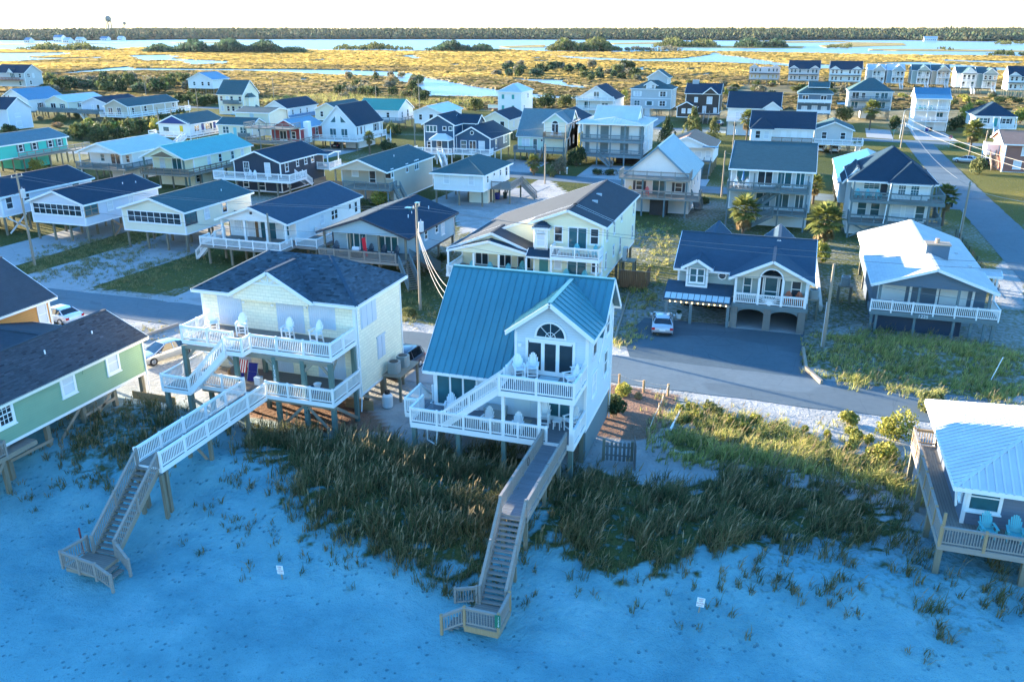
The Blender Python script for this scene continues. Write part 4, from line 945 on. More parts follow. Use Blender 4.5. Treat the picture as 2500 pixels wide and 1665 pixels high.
h.deck(3.0, 6.8, -.2, 5.2, 1.85, GREYW, TIMBER); h.rail([(6.8, -.2, 1.85), (6.8, 3.1, 1.85), (6.4, 3.1, 1.85)], .9, RAILW); h.piles((6.6,), (.2, 2.9), -.9, 1.6, PILE, .24); h.brace((6.7, 2.9, 1.5), (6.7, 1.6, .0))
chair('white', (-48.6+6.2, 29.5+1.6, 1.854), -1.3, 'white slatted chair on the small deck of the green house', 'white chair on the green house')
ORANGE = siding('orange siding', (.52, .25, .07), .2)
h = House('orange_house', 'orange house with dark roof cut by the left edge behind the green house', -62.4, 36.8)
h.wall(0, 8.8, 0, 11.4, 2.4, 5.9, ORANGE); h.gable(0, 8.8, 0, 11.4, 5.9, 8.4, 'y', .45, .4, SHB, ORANGE); h.win('r', 8.8, 10.6, 3.9, .7, 1.5, 'sash', pane=BLIND); h.win('r', 8.8, 5, 3.9, .9, 1.4, 'sash')
for y_ in (.5, 4, 8, 11): h.piles((.5, 4.4, 8.4), (y_,), -.2, 2.4, PILE, .28)
# unseen houses continuing both rows leftward, added to shade the beach and road
for i, (u_, v_, w_, d_, wm, lb) in enumerate(((-82, 40, 11, 11, CREAM, 'unseen cream oceanfront house left of the orange one'), (-103, 38, 12, 13, PALE, 'unseen pale blue oceanfront house second left of the orange one'), (-125, 36, 12, 12, SLATE, 'unseen slate oceanfront house third left of the orange one'), (-66, 20.5, 9, 12, CREAM, 'unseen cream oceanfront cottage standing forward of the orange one'), (-124, 77, 13, 13, PALE, 'unseen pale blue house across the road, left of the frame'), (-143, 78, 13, 14, CREAM, 'unseen cream house across the road, second left of the frame'), (-162, 79, 13, 14, SLATE, 'unseen slate house across the road, third left of the frame'), (-181, 80, 13, 14, CREAM, 'unseen cream house across the road, fourth left of the frame'))):
    h = House('unseen_house', lb, u_, v_, -.5 if i == 3 else 0); h.wall(0, w_, 0, d_, 2.5, 8.0, wm); h.gable(0, w_, 0, d_, 8.0, 10.8, 'x', .4, .4, SHB, wm)
    h.win('r', w_, 3, 5.9, 1, 1.4); h.win('r', w_, 7, 5.9, 1, 1.4); h.win('r', w_, 4, 3.2, 1, 1.4); h.win('f', 0, 3, 5.5, 2.2, 2, 'slide'); h.win('f', 0, 8, 5.5, 2.0, 2, 'slide')
    for x_ in (.4, w_/2, w_-.4): h.piles((x_,), (.4, d_/2, d_-.4), -.8, 2.5, PILE, .3)
# ---------------------------------------------------------------- the rows of houses behind
def col(name, c): return siding(name+' siding', c, .18)
WS = col('white', (.74, .74, .72)); LAV = col('pale lavender', (.62, .64, .70)); CRM = col('pale cream', (.78, .72, .56)); YEL = col('light yellow', (.82, .76, .54)); NAVY = col('navy', (.018, .035, .06))
AQUA = col('turquoise', (.05, .50, .40)); TAN = col('warm tan', (.50, .43, .34)); GREYS = col('light grey', (.48, .50, .50)); LBLUE = col('light blue', (.30, .44, .52)); RED = col('barn red', (.30, .045, .05)); SAGE = col('grey green', (.33, .40, .38)); STEEL = col('steel blue', (.10, .15, .20)); BRICK = col('brick red', (.28, .13, .10)); DKW = col('dark brown', (.045, .04, .038)); MINT = col('mint', (.55, .70, .60)); TAUPE = col('taupe', (.42, .37, .30)); PINKW = col('pinkish white', (.74, .68, .64))
RNAVY = shingle('navy shingles', (.019, .04, .062)); RTEAL = shingle('teal-grey shingles', (.045, .09, .10)); RBRN = shingle('brown shingles', (.30, .17, .12)); RTAUPE = shingle('taupe shingles', (.048, .056, .066)); RGREEN = metal('green sheet metal', (.02, .22, .15)); RBLUE = metal('blue sheet metal', (.035, .155, .25)); RAQ = metal('aqua sheet metal', (.05, .34, .33)); RWHITE = shingle('white shingles', (.42, .42, .415)); RLAV = metal('pale grey metal', (.46, .49, .53)); RSLATE = shingle('slate teal shingles', (.10, .16, .18)); RMET = metal('steel-blue metal', (.12, .24, .32))
DKF = plain('dark trim', (.03, .04, .06), .5)
def stilt(name, label, u, v, w, d, zf, ze, zr, wm, rm, porch=0, axis='y', oh=.35, og=.35, seam=0, trim=WHITE, wins=(), pm=PILE, gm=None, roof='gable', zg=0, psp=3.2, cat='house', group=None, back=True, pw=.22):
    h = House(name, label, u, v, zg, cat, group); h.w, h.d, h.zf, h.ze = w, d, zf, ze
    h.wall(0, w, porch, d, zf, ze, wm, trim)
    if porch: h.box('porch_floor', 0, w, 0, porch-.003, zf, zf+.18, GREYW)
    if roof == 'gable': h.gable(0, w, 0, d, ze, zr, axis, oh, og, rm, gm or wm, trim, seam=seam)
    else: h.hip(0, w, 0, d, ze, zr, oh, rm, trim, seam=seam)
    if zf > .5:
        nx = max(2, round(w/psp)+1); ny = max(2, round(d/4.2)+1)
        for j in range(ny): h.piles([.25+(w-.5)*i/(nx-1) for i in range(nx)], (.25+(d-.5)*j/(ny-1),), -.3, zf, pm, pw)
    for q in wins:
        f, a, z, ww, hh, st = q[:6]; kw = q[6] if len(q) > 6 else {}
        pl = kw.pop('pl', None) if kw else None; pl = pl if pl is not None else {'f': porch, 'b': d, 'l': 0, 'r': w}[f]
        h.win(f, pl, a, z, ww, hh, st, **kw)
    return h
S_ = 'sash'
# -- second row, across the front road
h = stilt('navy_roof_house', 'white house with navy roof at the left edge, first across the road', -104.5, 82, 8.6, 15.5, 2.5, 5.1, 6.6, LAV, RNAVY, wins=[('r', 4, 3.7, .9, 1.2, S_), ('r', 8.5, 3.8, .9, .8, S_), ('r', 12.5, 4.1, 1.2, .7, S_), ('r', 1.2, 3.4, .9, 1.4, S_)])
h.brace((8.6, .5, 2.3), (8.6, 3.5, .2), WHITE); h.brace((8.6, .5, .2), (8.6, 3.5, 2.3), WHITE)
h = stilt('screen_porch_house', 'pale lavender stilt house with dark screened porch band and navy roof', -90.9, 81.9, 8.4, 13.4, 2.3, 4.95, 6.35, LAV, RNAVY)
h.win('f', 0, 4.2, 3.45, 7.5, 1.25, 'screen'); h.win('r', 8.4, 1.15, 3.45, 2.1, 1.3, 'screen', frame=wood('tan mullions', (.4, .25, .15), 2)); h.win('r', 8.4, 4.3, 3.5, .8, 1.2, S_, pane=BLIND); h.win('r', 8.4, 8.1, 3.6, .7, 1.1, S_, pane=BLIND)
h.brace((8.5, 4.2, 2.2), (8.5, 7.0, .1), wood('tan mullions', (.4, .25, .15), 2), .05, .25); h.brace((8.55, 7.0, 2.2), (8.55, 4.2, .1), wood('tan mullions', (.4, .25, .15), 2), .05, .25); h.vent(6.2, 9.5, 5.75); h.vent(6.6, 11.5, 5.6)
h = stilt('cream_screen_house', 'cream stilt house with dark screened porch band and teal grey roof', -76.7, 81.9, 9.1, 13.4, 2.25, 4.95, 6.3, CRM, RTEAL)
h.win('f', 0, 4.7, 3.4, 7.6, 1.25, 'screen'); h.win('r', 9.1, 1.1, 3.4, 2.0, 1.3, 'screen', frame=DKF); h.win('r', 9.1, 4.1, 3.4, .85, 1.3, S_, pane=BLIND); h.win('r', 9.1, 7.7, 3.5, .85, 1.3, S_); h.vent(7.2, 10, 5.6)
h.deck(9.1, 12.2, 9.6, 14.5, 2.3, GREYW, RAILW); h.rail([(9.2, 14.5, 2.3), (12.2, 14.5, 2.3), (12.2, 9.6, 2.3), (9.2, 9.6, 2.3)], .95, RAILW); h.piles((11.9,), (9.8, 14.2), 0, 2, PILE, .2)
h = stilt('white_ranch_house', 'long white house with dark shingle roof, white porch columns and railed front deck', -62.0, 80.9, 8.9, 17.6, 2.2, 4.75, 6.3, WS, SH1, porch=2.0, wins=[('f', 1.1, 3.0, .9, 1.2, 'grid'), ('f', 5.2, 2.35, 2.0, 2.0, 'slide', dict(pane=GLASS2)), ('f', 2.9, 2.35, .85, 2.0, 'half'), ('f', 7.6, 2.9, .7, 1.3, S_), ('r', 7.8, 3.2, .7, 1.0, S_), ('r', 10.8, 3.1, 1.5, 1.1, 'pair'), ('r', 14.8, 3.6, .6, .6, 'fix'), ('r', 16.4, 2.9, .7, 1.3, S_)])
h.panel('r', 8.9, 5.2, 2.4, .9, 2.0, WS, 'door', 0); h.panel('f', 2.0, 3.55, 2.35, .55, 2.0, wood('brown slab', (.22, .12, .06), 2), 'door', 0)
h.deck(-.9, 9.6, -2.6, 2.0, 2.2, GREYW, RAILW); h.rail([(-.9, 2.0, 2.2), (-.9, .2, 2.2)]); h.rail([(-.9, -1.0, 2.2), (-.9, -2.6, 2.2), (9.6, -2.6, 2.2), (9.6, -.2, 2.2)], bal=.15)
h.piles((.25, 3.3, 6.2, 8.65), (.2,), 2.2, 4.7, WHITE, .24, name='porch_column'); h.stairs((-.9, -.4, 2.15), (-2.9, -.7, .1), 1.0, GREYW, WHITE, True, WHITE); h.piles((0, 3, 6, 9.3), (-2.4,), 0, 2, PILE, .22)
h.win('f', 0, 4.45, 5.5, .4, .35, 'fix', fw=.05)
h.deck(8.9, 12.3, .6, 6.0, 2.1, GREYW, RAILW); h.rail([(12.3, 6.0, 2.1), (12.3, .6, 2.1), (9.6, .6, 2.1)]); h.rail([(9, 6, 2.1), (12.3, 6, 2.1)]); h.piles((12.1,), (.8, 3.4, 5.8), 0, 1.9, PILE, .2)
h = stilt('light_blue_house', 'light blue house with navy roof, shaded front porch and grey wooden deck', -47.2, 78.4, 10.2, 13.4, 2.3, 4.9, 6.6, LBLUE, RNAVY, porch=2.4, trim=DKF, og=.4, wins=[('f', 3.0, 2.45, 2.2, 2.0, 'three'), ('f', 6.8, 2.6, 2.2, 1.6, 'three'), ('r', 4.8, 3.7, .7, .9, S_), ('r', 7.8, 3.8, .7, .8, S_), ('r', 9.6, 3.2, .8, 1.5, S_)])
h.deck(.4, 10.0, -1.3, 0, 2.42, GREYW, RAILW); h.rail([(.4, 0, 2.42), (.4, -1.3, 2.42), (9.4, -1.3, 2.42)], .95, RAILW, bal=.12); h.stairs((10.2, -.9, 2.3), (11.9, -2.4, .1), 1.3, GREYW, BLUEW, True, BLUEW)
h.piles((.3, 3.4, 6.8, 9.9), (.2,), 2.4, 4.85, PILE, .2, name='porch_post'); h.stairs((10.6, 1.0, 2.4), (10.9, 5.5, .1), 1.3, GREYW, BLUEW, True, BLUEW, style='solid')
for x_, y_ in ((6.4, 7.6), (6.0, 10.6)): h.box('skylight', x_, x_+.8, y_, y_+.7, 6.05, 6.35, GLASS2)
for x_, y_ in ((7.6, 7.0), (6.9, 10), (8.2, 10.4), (8.0, 5.2)): h.vent(x_, y_, 5.8, .35)
h.pipe([(10.5, 13.0, 4.6), (10.25, 13.0, 4.4), (10.25, 13.0, .2)])
fl = MB(); fl.prism([(0, 0), (.42, .1), (.5, -.9), (.62, -1.9), (.2, -2.0), (.08, -1.0)], 1, -.01, .02)
t = thing('flag', 'red flag hanging from an angled pole on the light blue house porch', 'flag', (-42.2, 78.2, 4.5)); fl.obj('cloth', plain('red cloth', (.62, .012, .03), .8), t); MB().cyl((-.05, .3, .2), (.1, -.1, .05), .02).obj('pole', WHITE, t)
ORD = ('leftmost', 'second', 'third', 'fourth')
for i, (x_, rz) in enumerate(((1.2, .3), (5.3, 0), (6.9, .1), (8.3, -.2))): chair('dark', (-47.2+x_, 78.4+.9, 2.49), rz, ORD[i]+' dark slatted chair from the left on the light blue house porch', 'porch chairs of the light blue house')
t = thing('lidded_cooker', 'white-lidded barbecue on the light blue house porch', 'barbecue', (-42.8, 78.0, 2.43)); MB().box(-.5, .5, -.28, .28, 0, .8).obj('cabinet', plain('black metal', (.02, .02, .022), .5), t); MB().prism([(-.28, .81), (.28, .81), (.22, 1.1), (-.1, 1.18), (-.28, 1.0)], 0, -.4, .4).obj('lid', plain('bright lid', (.6, .62, .65), .35), t)
# big yellow house (right wing two storeys, left wing lower)
h = House('big_yellow_house', 'large light yellow two-winged house with white balcony and porch behind the blue house', -31.4, 77)
h.wall(8.6, 15.5, 0, 17.4, 2.4, 7.85, YEL); h.gable(0, 15.5, 2.3, 17.4, 4.62, 9.15, 'y', .4, .05, RTAUPE, YEL, xr=12.05, ze2=7.85); h.gable(8.6, 15.5, 0, 2.4, 7.85, 9.15, 'y', .4, .4, RTAUPE, YEL, ends='f')
h.wall(.2, 8.598, 2.2, 14.5, 2.4, 4.75, YEL); h.gable(0, 8.7, 0, 3.2, 4.7, 6.4, 'y', .4, .35, RTAUPE, YEL, ends='f'); h.box('porch_floor', .1, 8.6, 0, 2.19, 2.3, 2.45, GREYW)
h.gable(-.05, 9.3, -1.0, .3, 4.55, 5.75, 'y', .1, .1, RNAVY, YEL, xr=4.3)
h.wall(8.9, 10.2, -.7, -.002, 5.3, 7.5, YEL); h.hip(8.9, 10.2, -.7, .4, 7.5, 7.85, .2, RNAVY); h.win('f', -.7, 9.55, 5.7, .75, 1.1, S_); o = h.win('f', -.7, 9.55, 6.95, .7, .35, 'fix')
h.win('f', 0, 11.1, 6.1, .7, 1.4, S_); h.win('f', 0, 13.0, 5.55, 1.7, 1.95, 'slide'); h.win('f', 0, 14.65, 6.1, .7, 1.4, S_)
h.panel('f', 0, 9.65, 2.5, .9, 2.0, plain('teal door', (.05, .22, .20), .5), 'door', 0); h.win('f', 0, 11.1, 3.4, .6, 1.0, 'fix'); h.win('f', 0, 13.0, 2.5, 1.8, 1.9, 'slide', pane=GLASS2); h.win('f', 0, 14.8, 3.3, .6, 1.2, S_)
h.deck(10.8, 15.5, -1.7, 0, 5.0, GREYW, WHITE, .35); h.rail([(10.8, 0, 5.0), (10.8, -1.7, 5.0), (15.5, -1.7, 5.0), (15.5, 0, 5.0)], bal=.14)
h.gable(8.4, 11.2, -1.4, .2, 4.75, 5.25, 'x', .1, .1, RNAVY, None)
h.deck(0.1, 15.5, -1.9, 0, 2.42, GREYW, WHITE, .3); h.rail([(.2, 2.1, 2.42), (.2, -1.9, 2.42), (8.3, -1.9, 2.42)], .85); h.rail([(9.9, -1.9, 2.42), (15.5, -1.9, 2.42), (15.5, 0, 2.42)], .85)
h.piles((.3, 3.0, 5.6, 8.4, 10.9, 15.3), (-1.8,), 2.4, 4.7, WHITE, .16, name='porch_column')
for a in (2.4, 4.9, 7.0): h.win('f', 2.2, a, 2.55, 1.3, 1.9, 'slide')
for y_, z_, hh in ((1.5, 6.2, 1.4), (5.1, 6.1, 1.4), (8.8, 6.6, .8), (15.9, 5.9, 1.4), (1.4, 3.4, 1.5), (5.1, 3.8, 1.0), (8.6, 3.3, 1.5), (15.8, 3.2, 1.4)): h.win('r', 15.5, y_, z_, .6, hh, S_, pane=GLASS)
for j in (.4, 4.5, 8.8, 13, 17): h.piles((9, 12.2, 15.2), (j,), -.2, 2.4, PILE, .26)
for j in (-1.7, 3, 8, 14): h.piles((.5, 4.4), (j,), -.2, 2.4, PILE, .26)
for x_, y_, z_ in ((12.6, 9.5, 9.0), (12.9, 6.2, 8.9), (6.3, 7.8, 7.0)): h.box('roof_vent', x_, x_+.55, y_, y_+.3, z_-.35, z_+.12, plain('galvanised', (.45, .47, .5), .4))
for x_, y_, z_, rz, lb in ((13.1, -.9, 5.0, .1, 'aqua slatted chair by the sliding door on the big yellow house balcony'), (14.7, -.9, 5.0, -.5, 'aqua slatted chair at the right end of the big yellow house balcony'), (2.3, -.8, 2.42, 0, 'aqua slatted chair at the left end of the big yellow house porch'), (4.2, -.8, 2.42, 0, 'second aqua slatted chair from the left on the big yellow house porch'), (6.2, -.8, 2.42, .2, 'third aqua slatted chair from the left on the big yellow house porch'), (12.2, -.9, 2.42, .3, 'aqua slatted chair under the balcony of the big yellow house, left one'), (13.9, -.9, 2.42, 0, 'aqua slatted chair under the balcony of the big yellow house, right one'), (7.2, .4, 2.45, 0, 'aqua slatted chair against the porch wall left of the teal door')): chair('teal', (-31.4+x_, 77+y_, z_+.01), rz, lb, 'aqua chairs on the big yellow house')
# grey-green house with arched carports
STONE = paving('rough grey stone', (.20, .19, .17), False, .9, 8)
h = House('arched_house', 'grey green house with arched stone carport openings and sunburst white railing', -8.6, 74.5)
h.wall(0, 11.6, 1.9, 10.5, 2.3, 4.85, SAGE); h.wall(5.3, 11.4, 1.5, 1.898, 2.3, 4.85, SAGE, None)
h.gable(0, 11.6, 1.7, 10.6, 4.8, 7.0, 'x', .4, .35, SH1, SAGE); h.gable(5.1, 11.6, -.2, 5.2, 4.8, 6.4, 'y', .35, .35, SH1, None)
h.gable(6.2, 11.0, 6, 12.3, 4.8, 6.9, 'y', .2, .3, SH1, SAGE); h.gable(.8, 4.4, 7, 12.0, 5.2, 6.9, 'y', .2, .3, SH1, SAGE)
g = MB(); pts = [(5.1, 4.7), (5.9, 4.95)]; nn = 12
arc = [(8.35+.98*math.cos(math.pi*(1-i/nn)), 4.75+.95*math.sin(math.pi*(1-i/nn))) for i in range(nn+1)]
g.prism([(5.15, 4.72)]+arc[:7]+[(8.35, 6.35)], 1, -.1, 0); g.prism([(11.55, 4.72), (8.35, 6.35)]+arc[6:][0:7], 1, -.1, 0); g.obj('gable_wall', plain('cream gable', (.62, .55, .42), .6), h.r)
a_ = MB()
for i in range(nn): a_.beam((arc[i][0], -.14, arc[i][1]), (arc[i+1][0], -.14, arc[i+1][1]), .12, .16, (0, 1, 0))
a_.obj('arch_trim', WHITE, h.r)
for x_ in (5.35, 7.35, 9.35, 11.35): h.piles((x_,), (.0,), 2.3, 4.8, WHITE, .2, name='porch_column')
h.deck(5.15, 11.6, -.1, 1.5, 2.35, GREYW, BLUEW, .4); h.rail([(5.35, -.05, 2.35), (7.35, -.05, 2.35)], .95, bal=.16, bw=.06); h.rail([(9.35, -.05, 2.35), (11.4, -.05, 2.35), (11.4, 1.4, 2.35)], .95, bal=.16, bw=.06)
sb = MB(); sb.box(7.4, 9.3, -.08, -.02, 3.18, 3.28); sb.box(7.4, 9.3, -.08, -.02, 2.42, 2.52)
for i in range(1, 14): a = math.pi*i/14; rr = min(.95/abs(math.cos(a)+1e-6), .7/math.sin(a)); sb.beam((8.35+.16*math.cos(a), -.05, 2.5+.16*math.sin(a)), (8.35+rr*math.cos(a), -.05, 2.5+rr*math.sin(a)), .05, .03, (0, 1, 0))
sb.cyl((8.35, -.09, 2.5), (8.35, -.01, 2.5), .18, None, 14); sb.obj('sunburst_railing', WHITE, h.r)
h.win('f', 1.5, 6.3, 2.9, .6, 1.4, S_); h.win('f', 1.5, 8.35, 2.5, 1.0, 2.0, 'half', name='door'); h.win('f', 1.5, 7.45, 2.7, .3, 1.8, 'fix'); h.win('f', 1.5, 9.25, 2.7, .3, 1.8, 'fix'); h.win('f', 1.5, 10.5, 2.9, .7, 1.4, S_)
h.gable(.6, 3.0, .9, 4, 5.0, 5.7, 'y', .2, .2, SH1, SAGE); h.wall(.85, 2.75, 1.2, 1.898, 3.2, 5.0, SAGE); h.win('f', 1.2, 1.8, 3.6, 1.2, 1.2, 'pair')
o_ = MB(); o_.cyl((4.0, 1.83, 4.2), (4.0, 1.9, 4.2), .42, None, 8); o = o_.obj('octagon_window', WHITE, h.r); MB().cyl((4.0, 1.81, 4.2), (4.0, 1.9, 4.2), .3, None, 8).obj('pane', GLASS, o)
# lean-to with glazed strip over the entrance court
lt = MB().slab([(-.9, -.6, 2.2), (5.1, -.6, 2.2), (5.1, 1.9, 3.3), (-.9, 1.9, 3.3)], .1).obj('lean_to_roof', SH1, h.r)
for i in range(11): MB().slab([(-.8+i*.53, -.55, 2.36), (-.33+i*.53, -.55, 2.36), (-.33+i*.53, .2, 2.69), (-.8+i*.53, .2, 2.69)], .03).obj('roof_pane', plain('translucent pane', (.45, .55, .58), .3), lt)
h.piles((-.6, 1.6, 4.9), (-.3,), 0, 2.2, BLUEW, .26, name='carport_post'); h.box('beam', -.9, 5.1, -.42, -.18, 1.95, 2.2, BLUEW)
LAMP = bpy.data.materials.new('warm bulb'); LAMP.use_nodes = True; LAMP.node_tree.nodes['Principled BSDF'].inputs['Emission Color'].default_value = (1, .62, .25, 1); LAMP.node_tree.nodes['Principled BSDF'].inputs['Emission Strength'].default_value = 3
for i in range(11): MB().cyl((-.3+i*.5, -.5, 2.02), (-.3+i*.5, -.5, 2.1), .035, None, 6).obj('string_bulb', LAMP, h.r)
ga = MB()
for x0_, x1_ in ((5.75, 8.0), (8.55, 10.85)):
    c0 = (x0_+x1_)/2; pts = [(x0_, 2.0), (x0_, 1.45)]+[(c0+(x1_-x0_)/2*math.cos(math.pi*(1-i/10)), 1.45+.42*math.sin(math.pi*(1-i/10))) for i in range(11)]+[(x1_, 2.0)]
    ga.prism(pts, 1, -.1, .3)
ga.obj('arch_wall', BLUEW, h.r)
for x_ in (5.4, 8.28, 11.2): h.piles((x_,), (.1,), 0, 2.0, STONE, .62, name='stone_pier')
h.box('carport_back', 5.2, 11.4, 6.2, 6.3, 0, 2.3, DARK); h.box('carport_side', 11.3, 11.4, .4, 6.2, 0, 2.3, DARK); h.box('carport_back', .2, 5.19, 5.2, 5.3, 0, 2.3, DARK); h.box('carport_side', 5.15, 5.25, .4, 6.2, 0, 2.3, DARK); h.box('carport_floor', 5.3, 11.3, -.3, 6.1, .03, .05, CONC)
h.piles((.3, 5.0), (5, 10), 0, 2.3, PILE, .3); h.piles((8, 11.2), (8, 10), 0, 2.3, PILE, .3)
for x_, lb in ((9.95, 'orange slatted chair left of the other behind the sunburst house railing'), (10.85, 'orange slatted chair at the right end behind the white railing of the arched house')): chair('orange', (-8.6+x_, 74.5+.75, 2.353), .05, lb, 'orange chairs on the arched house')
# white-roofed house number 1225
h = House('white_roof_house', 'steel blue house with white shingle roof, white railed porch and number 1225', 8.5, 77)
h.wall(0, 9.2, 2.4, 20, 2.05, 4.5, STEEL, None); h.gable(0, 9.2, .1, 20, 4.5, 6.1, 'y', .4, .4, RWHITE, STEEL, ends='b'); g = MB().prism([(0, 4.4), (9.2, 4.4), (4.6, 6.05)], 1, .1, .22).obj('gable_wall', STEEL, h.r)
h.deck(-.2, 9.9, -.2, 2.4, 2.1, GREYW, BLUEW, .4); h.rail([(-.2, -.2, 2.1), (9.9, -.2, 2.1), (9.9, 2.4, 2.1)], .95, bal=.15, bw=.05, sp=1.8); h.piles((.4, 3.5, 6.6, 9.0), (.0,), 0, 4.45, BLUEW, .2, name='porch_post'); h.piles((9.7, 8, .0), (.1,), 0, 1.8, BLUEW, .24)
for a, w_ in ((1.6, 2.3), (6.65, 2.2)): h.panel('f', 2.4, a, 2.4, w_, 1.6, plain('white boards', (.66, .68, .68), .6), 'storm_board', 0)
for a in (3.15, 5.35, 8.2): h.box('trim_board', a-.1, a+.1, 2.34, 2.399, 2.1, 4.4, WHITE)
h.box('lower_wall', .3, 7.4, 1.0, 14, 0, 1.8, plain('navy block', (.05, .07, .11), .8))
text(h.r, '1225', .42, (4.1, -.27, 1.9), (R(90), 0, 0), WHITE, 'house_number')
h.box('chimney', 4.3, 6.2, 5.3, 6.6, 5.2, 7.0, STEEL); h.box('chimney_cap', 4.2, 6.3, 5.2, 6.7, 7.0, 7.1, TIMBER); MB().cyl((5.2, 6, 7.1), (5.2, 6, 7.5), .2).obj('chimney_pot', plain('clay pot', (.4, .28, .2), .7), h.r)
for x_, y_, z_ in ((6.6, 12.6, 5.55), (7.6, 10.5, 5.2), (8.2, 6.5, 5.0)): h.box('roof_vent', x_, x_+.3, y_, y_+.3, z_-.2, z_+.1, plain('galvanised', (.45, .47, .5), .4))
h.gable(9.2, 11.0, 6.5, 8.2, 4.2, 4.5, 'x', .1, .1, RWHITE, None); h.piles((10.8,), (6.7, 8), 0, 4.2, WHITE, .15, name='porch_post'); h.piles((.3, 4.6, 8.9), (8, 14, 19.5), 0, 2.05, PILE, .3)
# -- third row
h = stilt('tan_gable_house', 'tall tan house showing only its wall at the left edge of the frame', -138, 101.5, 14.4, 5.2, .2, 7.4, 9, TAUPE, RNAVY)
h = stilt('turquoise_house', 'turquoise stilt house with teal roof and grey shutters at the left edge', -147.2, 114, 8.8, 22.2, 2.6, 5.15, 6.6, AQUA, RSLATE, wins=[('r', a, 3.6, .85, 1.2, S_, dict(shutter=BLUEW)) for a in (11, 14.2, 18, 20.3)])
h.deck(8.8, 10.2, 9, 26.5, 2.6, GREYW, TIMBER); h.rail([(10.2, 9, 2.6), (10.2, 26.5, 2.6), (8.9, 26.5, 2.6)], .95, RAILW, 'board'); h.piles((10.1,), (10, 13, 16, 19, 22, 26), 0, 2.4, PILE, .18)
h.box('lower_wall', 2, 7, 12, 19, 0, 2.5, AQUA)
h = stilt('lavender_roof_house', 'white stilt house with pale lavender metal roof and deep shaded porch', -119.5, 119.6, 9.3, 14.5, 2.4, 5.0, 6.6, WS, RLAV, porch=2.6, seam=.6, wins=[('f', 2.8, 3.2, .8, 1.2, S_), ('f', 5.6, 2.5, 1.9, 2.0, 'slide'), ('f', 8.3, 3.2, .7, 1.2, S_)])
h.deck(-.2, 10.4, -.6, 12, 2.4, GREYW, TIMBER); h.rail([(-.2, 2.4, 2.4), (-.2, -.6, 2.4), (10.4, -.6, 2.4), (10.4, 12, 2.4)], .95, BLUEW, bal=.16); h.piles((.1, 9.2), (.1,), 0, 5, WHITE, .16, name='porch_post'); h.box('lower_wall', 4, 9, 3, 12, 0, 2.3, WS)
h = stilt('aqua_roof_house', 'pale yellow stilt house with bright aqua metal roof and wooden side balcony', -104.2, 117.8, 8.4, 19, 2.5, 5.05, 6.9, YEL, RAQ, porch=2.4, seam=.5, wins=[('f', 2.0, 2.7, .9, 2.0, 'half'), ('f', 5, 2.7, 1.8, 2.0, 'slide', dict(pane=GLASS2)), ('r', 6.5, 3.2, .8, 1.4, S_), ('r', 9.6, 3.3, .8, 1.3, S_), ('r', 13.2, 3.3, .8, 1.3, S_), ('r', 16.2, 3.3, .8, 1.3, S_), ('r', 4, .6, .9, 1.3, S_, dict(pl=7.6)), ('r', 9, .6, .8, 1.3, S_, dict(pl=7.6))])
h.deck(8.4, 9.7, 0, 17, 2.5, GREYW, TIMBER); h.deck(0, 9.7, -.9, 0, 2.49, GREYW, TIMBER); h.rail([(0, 2, 2.5), (0, -.9, 2.5), (9.7, -.9, 2.5), (9.7, 17, 2.5)], .95, wood('brown rail', (.26, .19, .13), 0), 'board', sp=1.5); h.piles((9.6,), (-.7, 2.5, 5.5, 8.5, 11.5, 14.5, 17), 0, 2.3, TEALP, .2); h.box('lower_wall', .8, 7.6, 3, 18, 0, 2.45, YEL); h.piles((.2, 8.2), (.1,), 0, 5, TEALP, .22, name='porch_post')
g = MB().prism([(1.6, 5.15), (6.6, 5.15), (4.2, 6.1)], 1, -.02, .02).obj('gable_recess', plain('gable wood', (.2, .14, .09), .8), h.r)
h = stilt('navy_house', 'navy house with white railings on a large corner deck and navy roof', -86.8, 118.8, 8.8, 13.6, .3, 5.1, 6.7, NAVY, RNAVY, wins=[('f', 2.4, 2.9, .9, 2.0, 'grid'), ('f', 6.4, 2.9, .9, 2.0, 'grid'), ('f', 2.0, .9, .9, 1.2, S_), ('f', 5, .5, 1.2, 1.9, 'half'), ('r', 1.8, 3.5, .8, 1.3, S_), ('r', 5.1, 3.9, .6, 1.0, S_), ('r', 7.7, 3.9, .7, 1.0, S_), ('r', 9.9, 3.9, .8, 1.0, S_), ('r', 2, 1.0, .8, 1.2, S_)])
h.deck(-2.2, 12.0, -2.6, 0, 2.7, GREYW, WHITE, .4); h.deck(8.8, 12, 0, 2.5, 2.69, GREYW, WHITE, .4); h.rail([(-2.2, 0, 2.7), (-2.2, -2.6, 2.7), (12, -2.6, 2.7), (12, 2.5, 2.7)], 1.0, WHITE, bal=.16); h.piles((-2, 2, 6, 9.5, 11.8), (-2.4,), 0, 2.4, PILE, .22); h.stairs((10.5, 2.6, 2.7), (10.5, 5.4, .9), 1.4, GREYW, WHITE, True, WHITE)
h.deck(8.8, 11.2, 11.2, 15.4, 2.7, GREYW, WHITE); h.rail([(8.9, 11.2, 2.7), (11.2, 11.2, 2.7), (11.2, 15.4, 2.7)]); h.piles((10.9,), (11.4, 15.2), 2.6, 5.0, WHITE, .16, name='porch_post'); h.gable(8.7, 11.2, 11.2, 15.4, 5.0, 5.2, 'x', .1, .1, RNAVY, None)
for x_ in (3.6, 4.5): chair('white', (-86.8+x_, 118.8-1.2, 2.71), .1, ('left' if x_ < 4 else 'right')+' one of two white slatted chairs on the navy house deck', 'white chairs on the navy house')
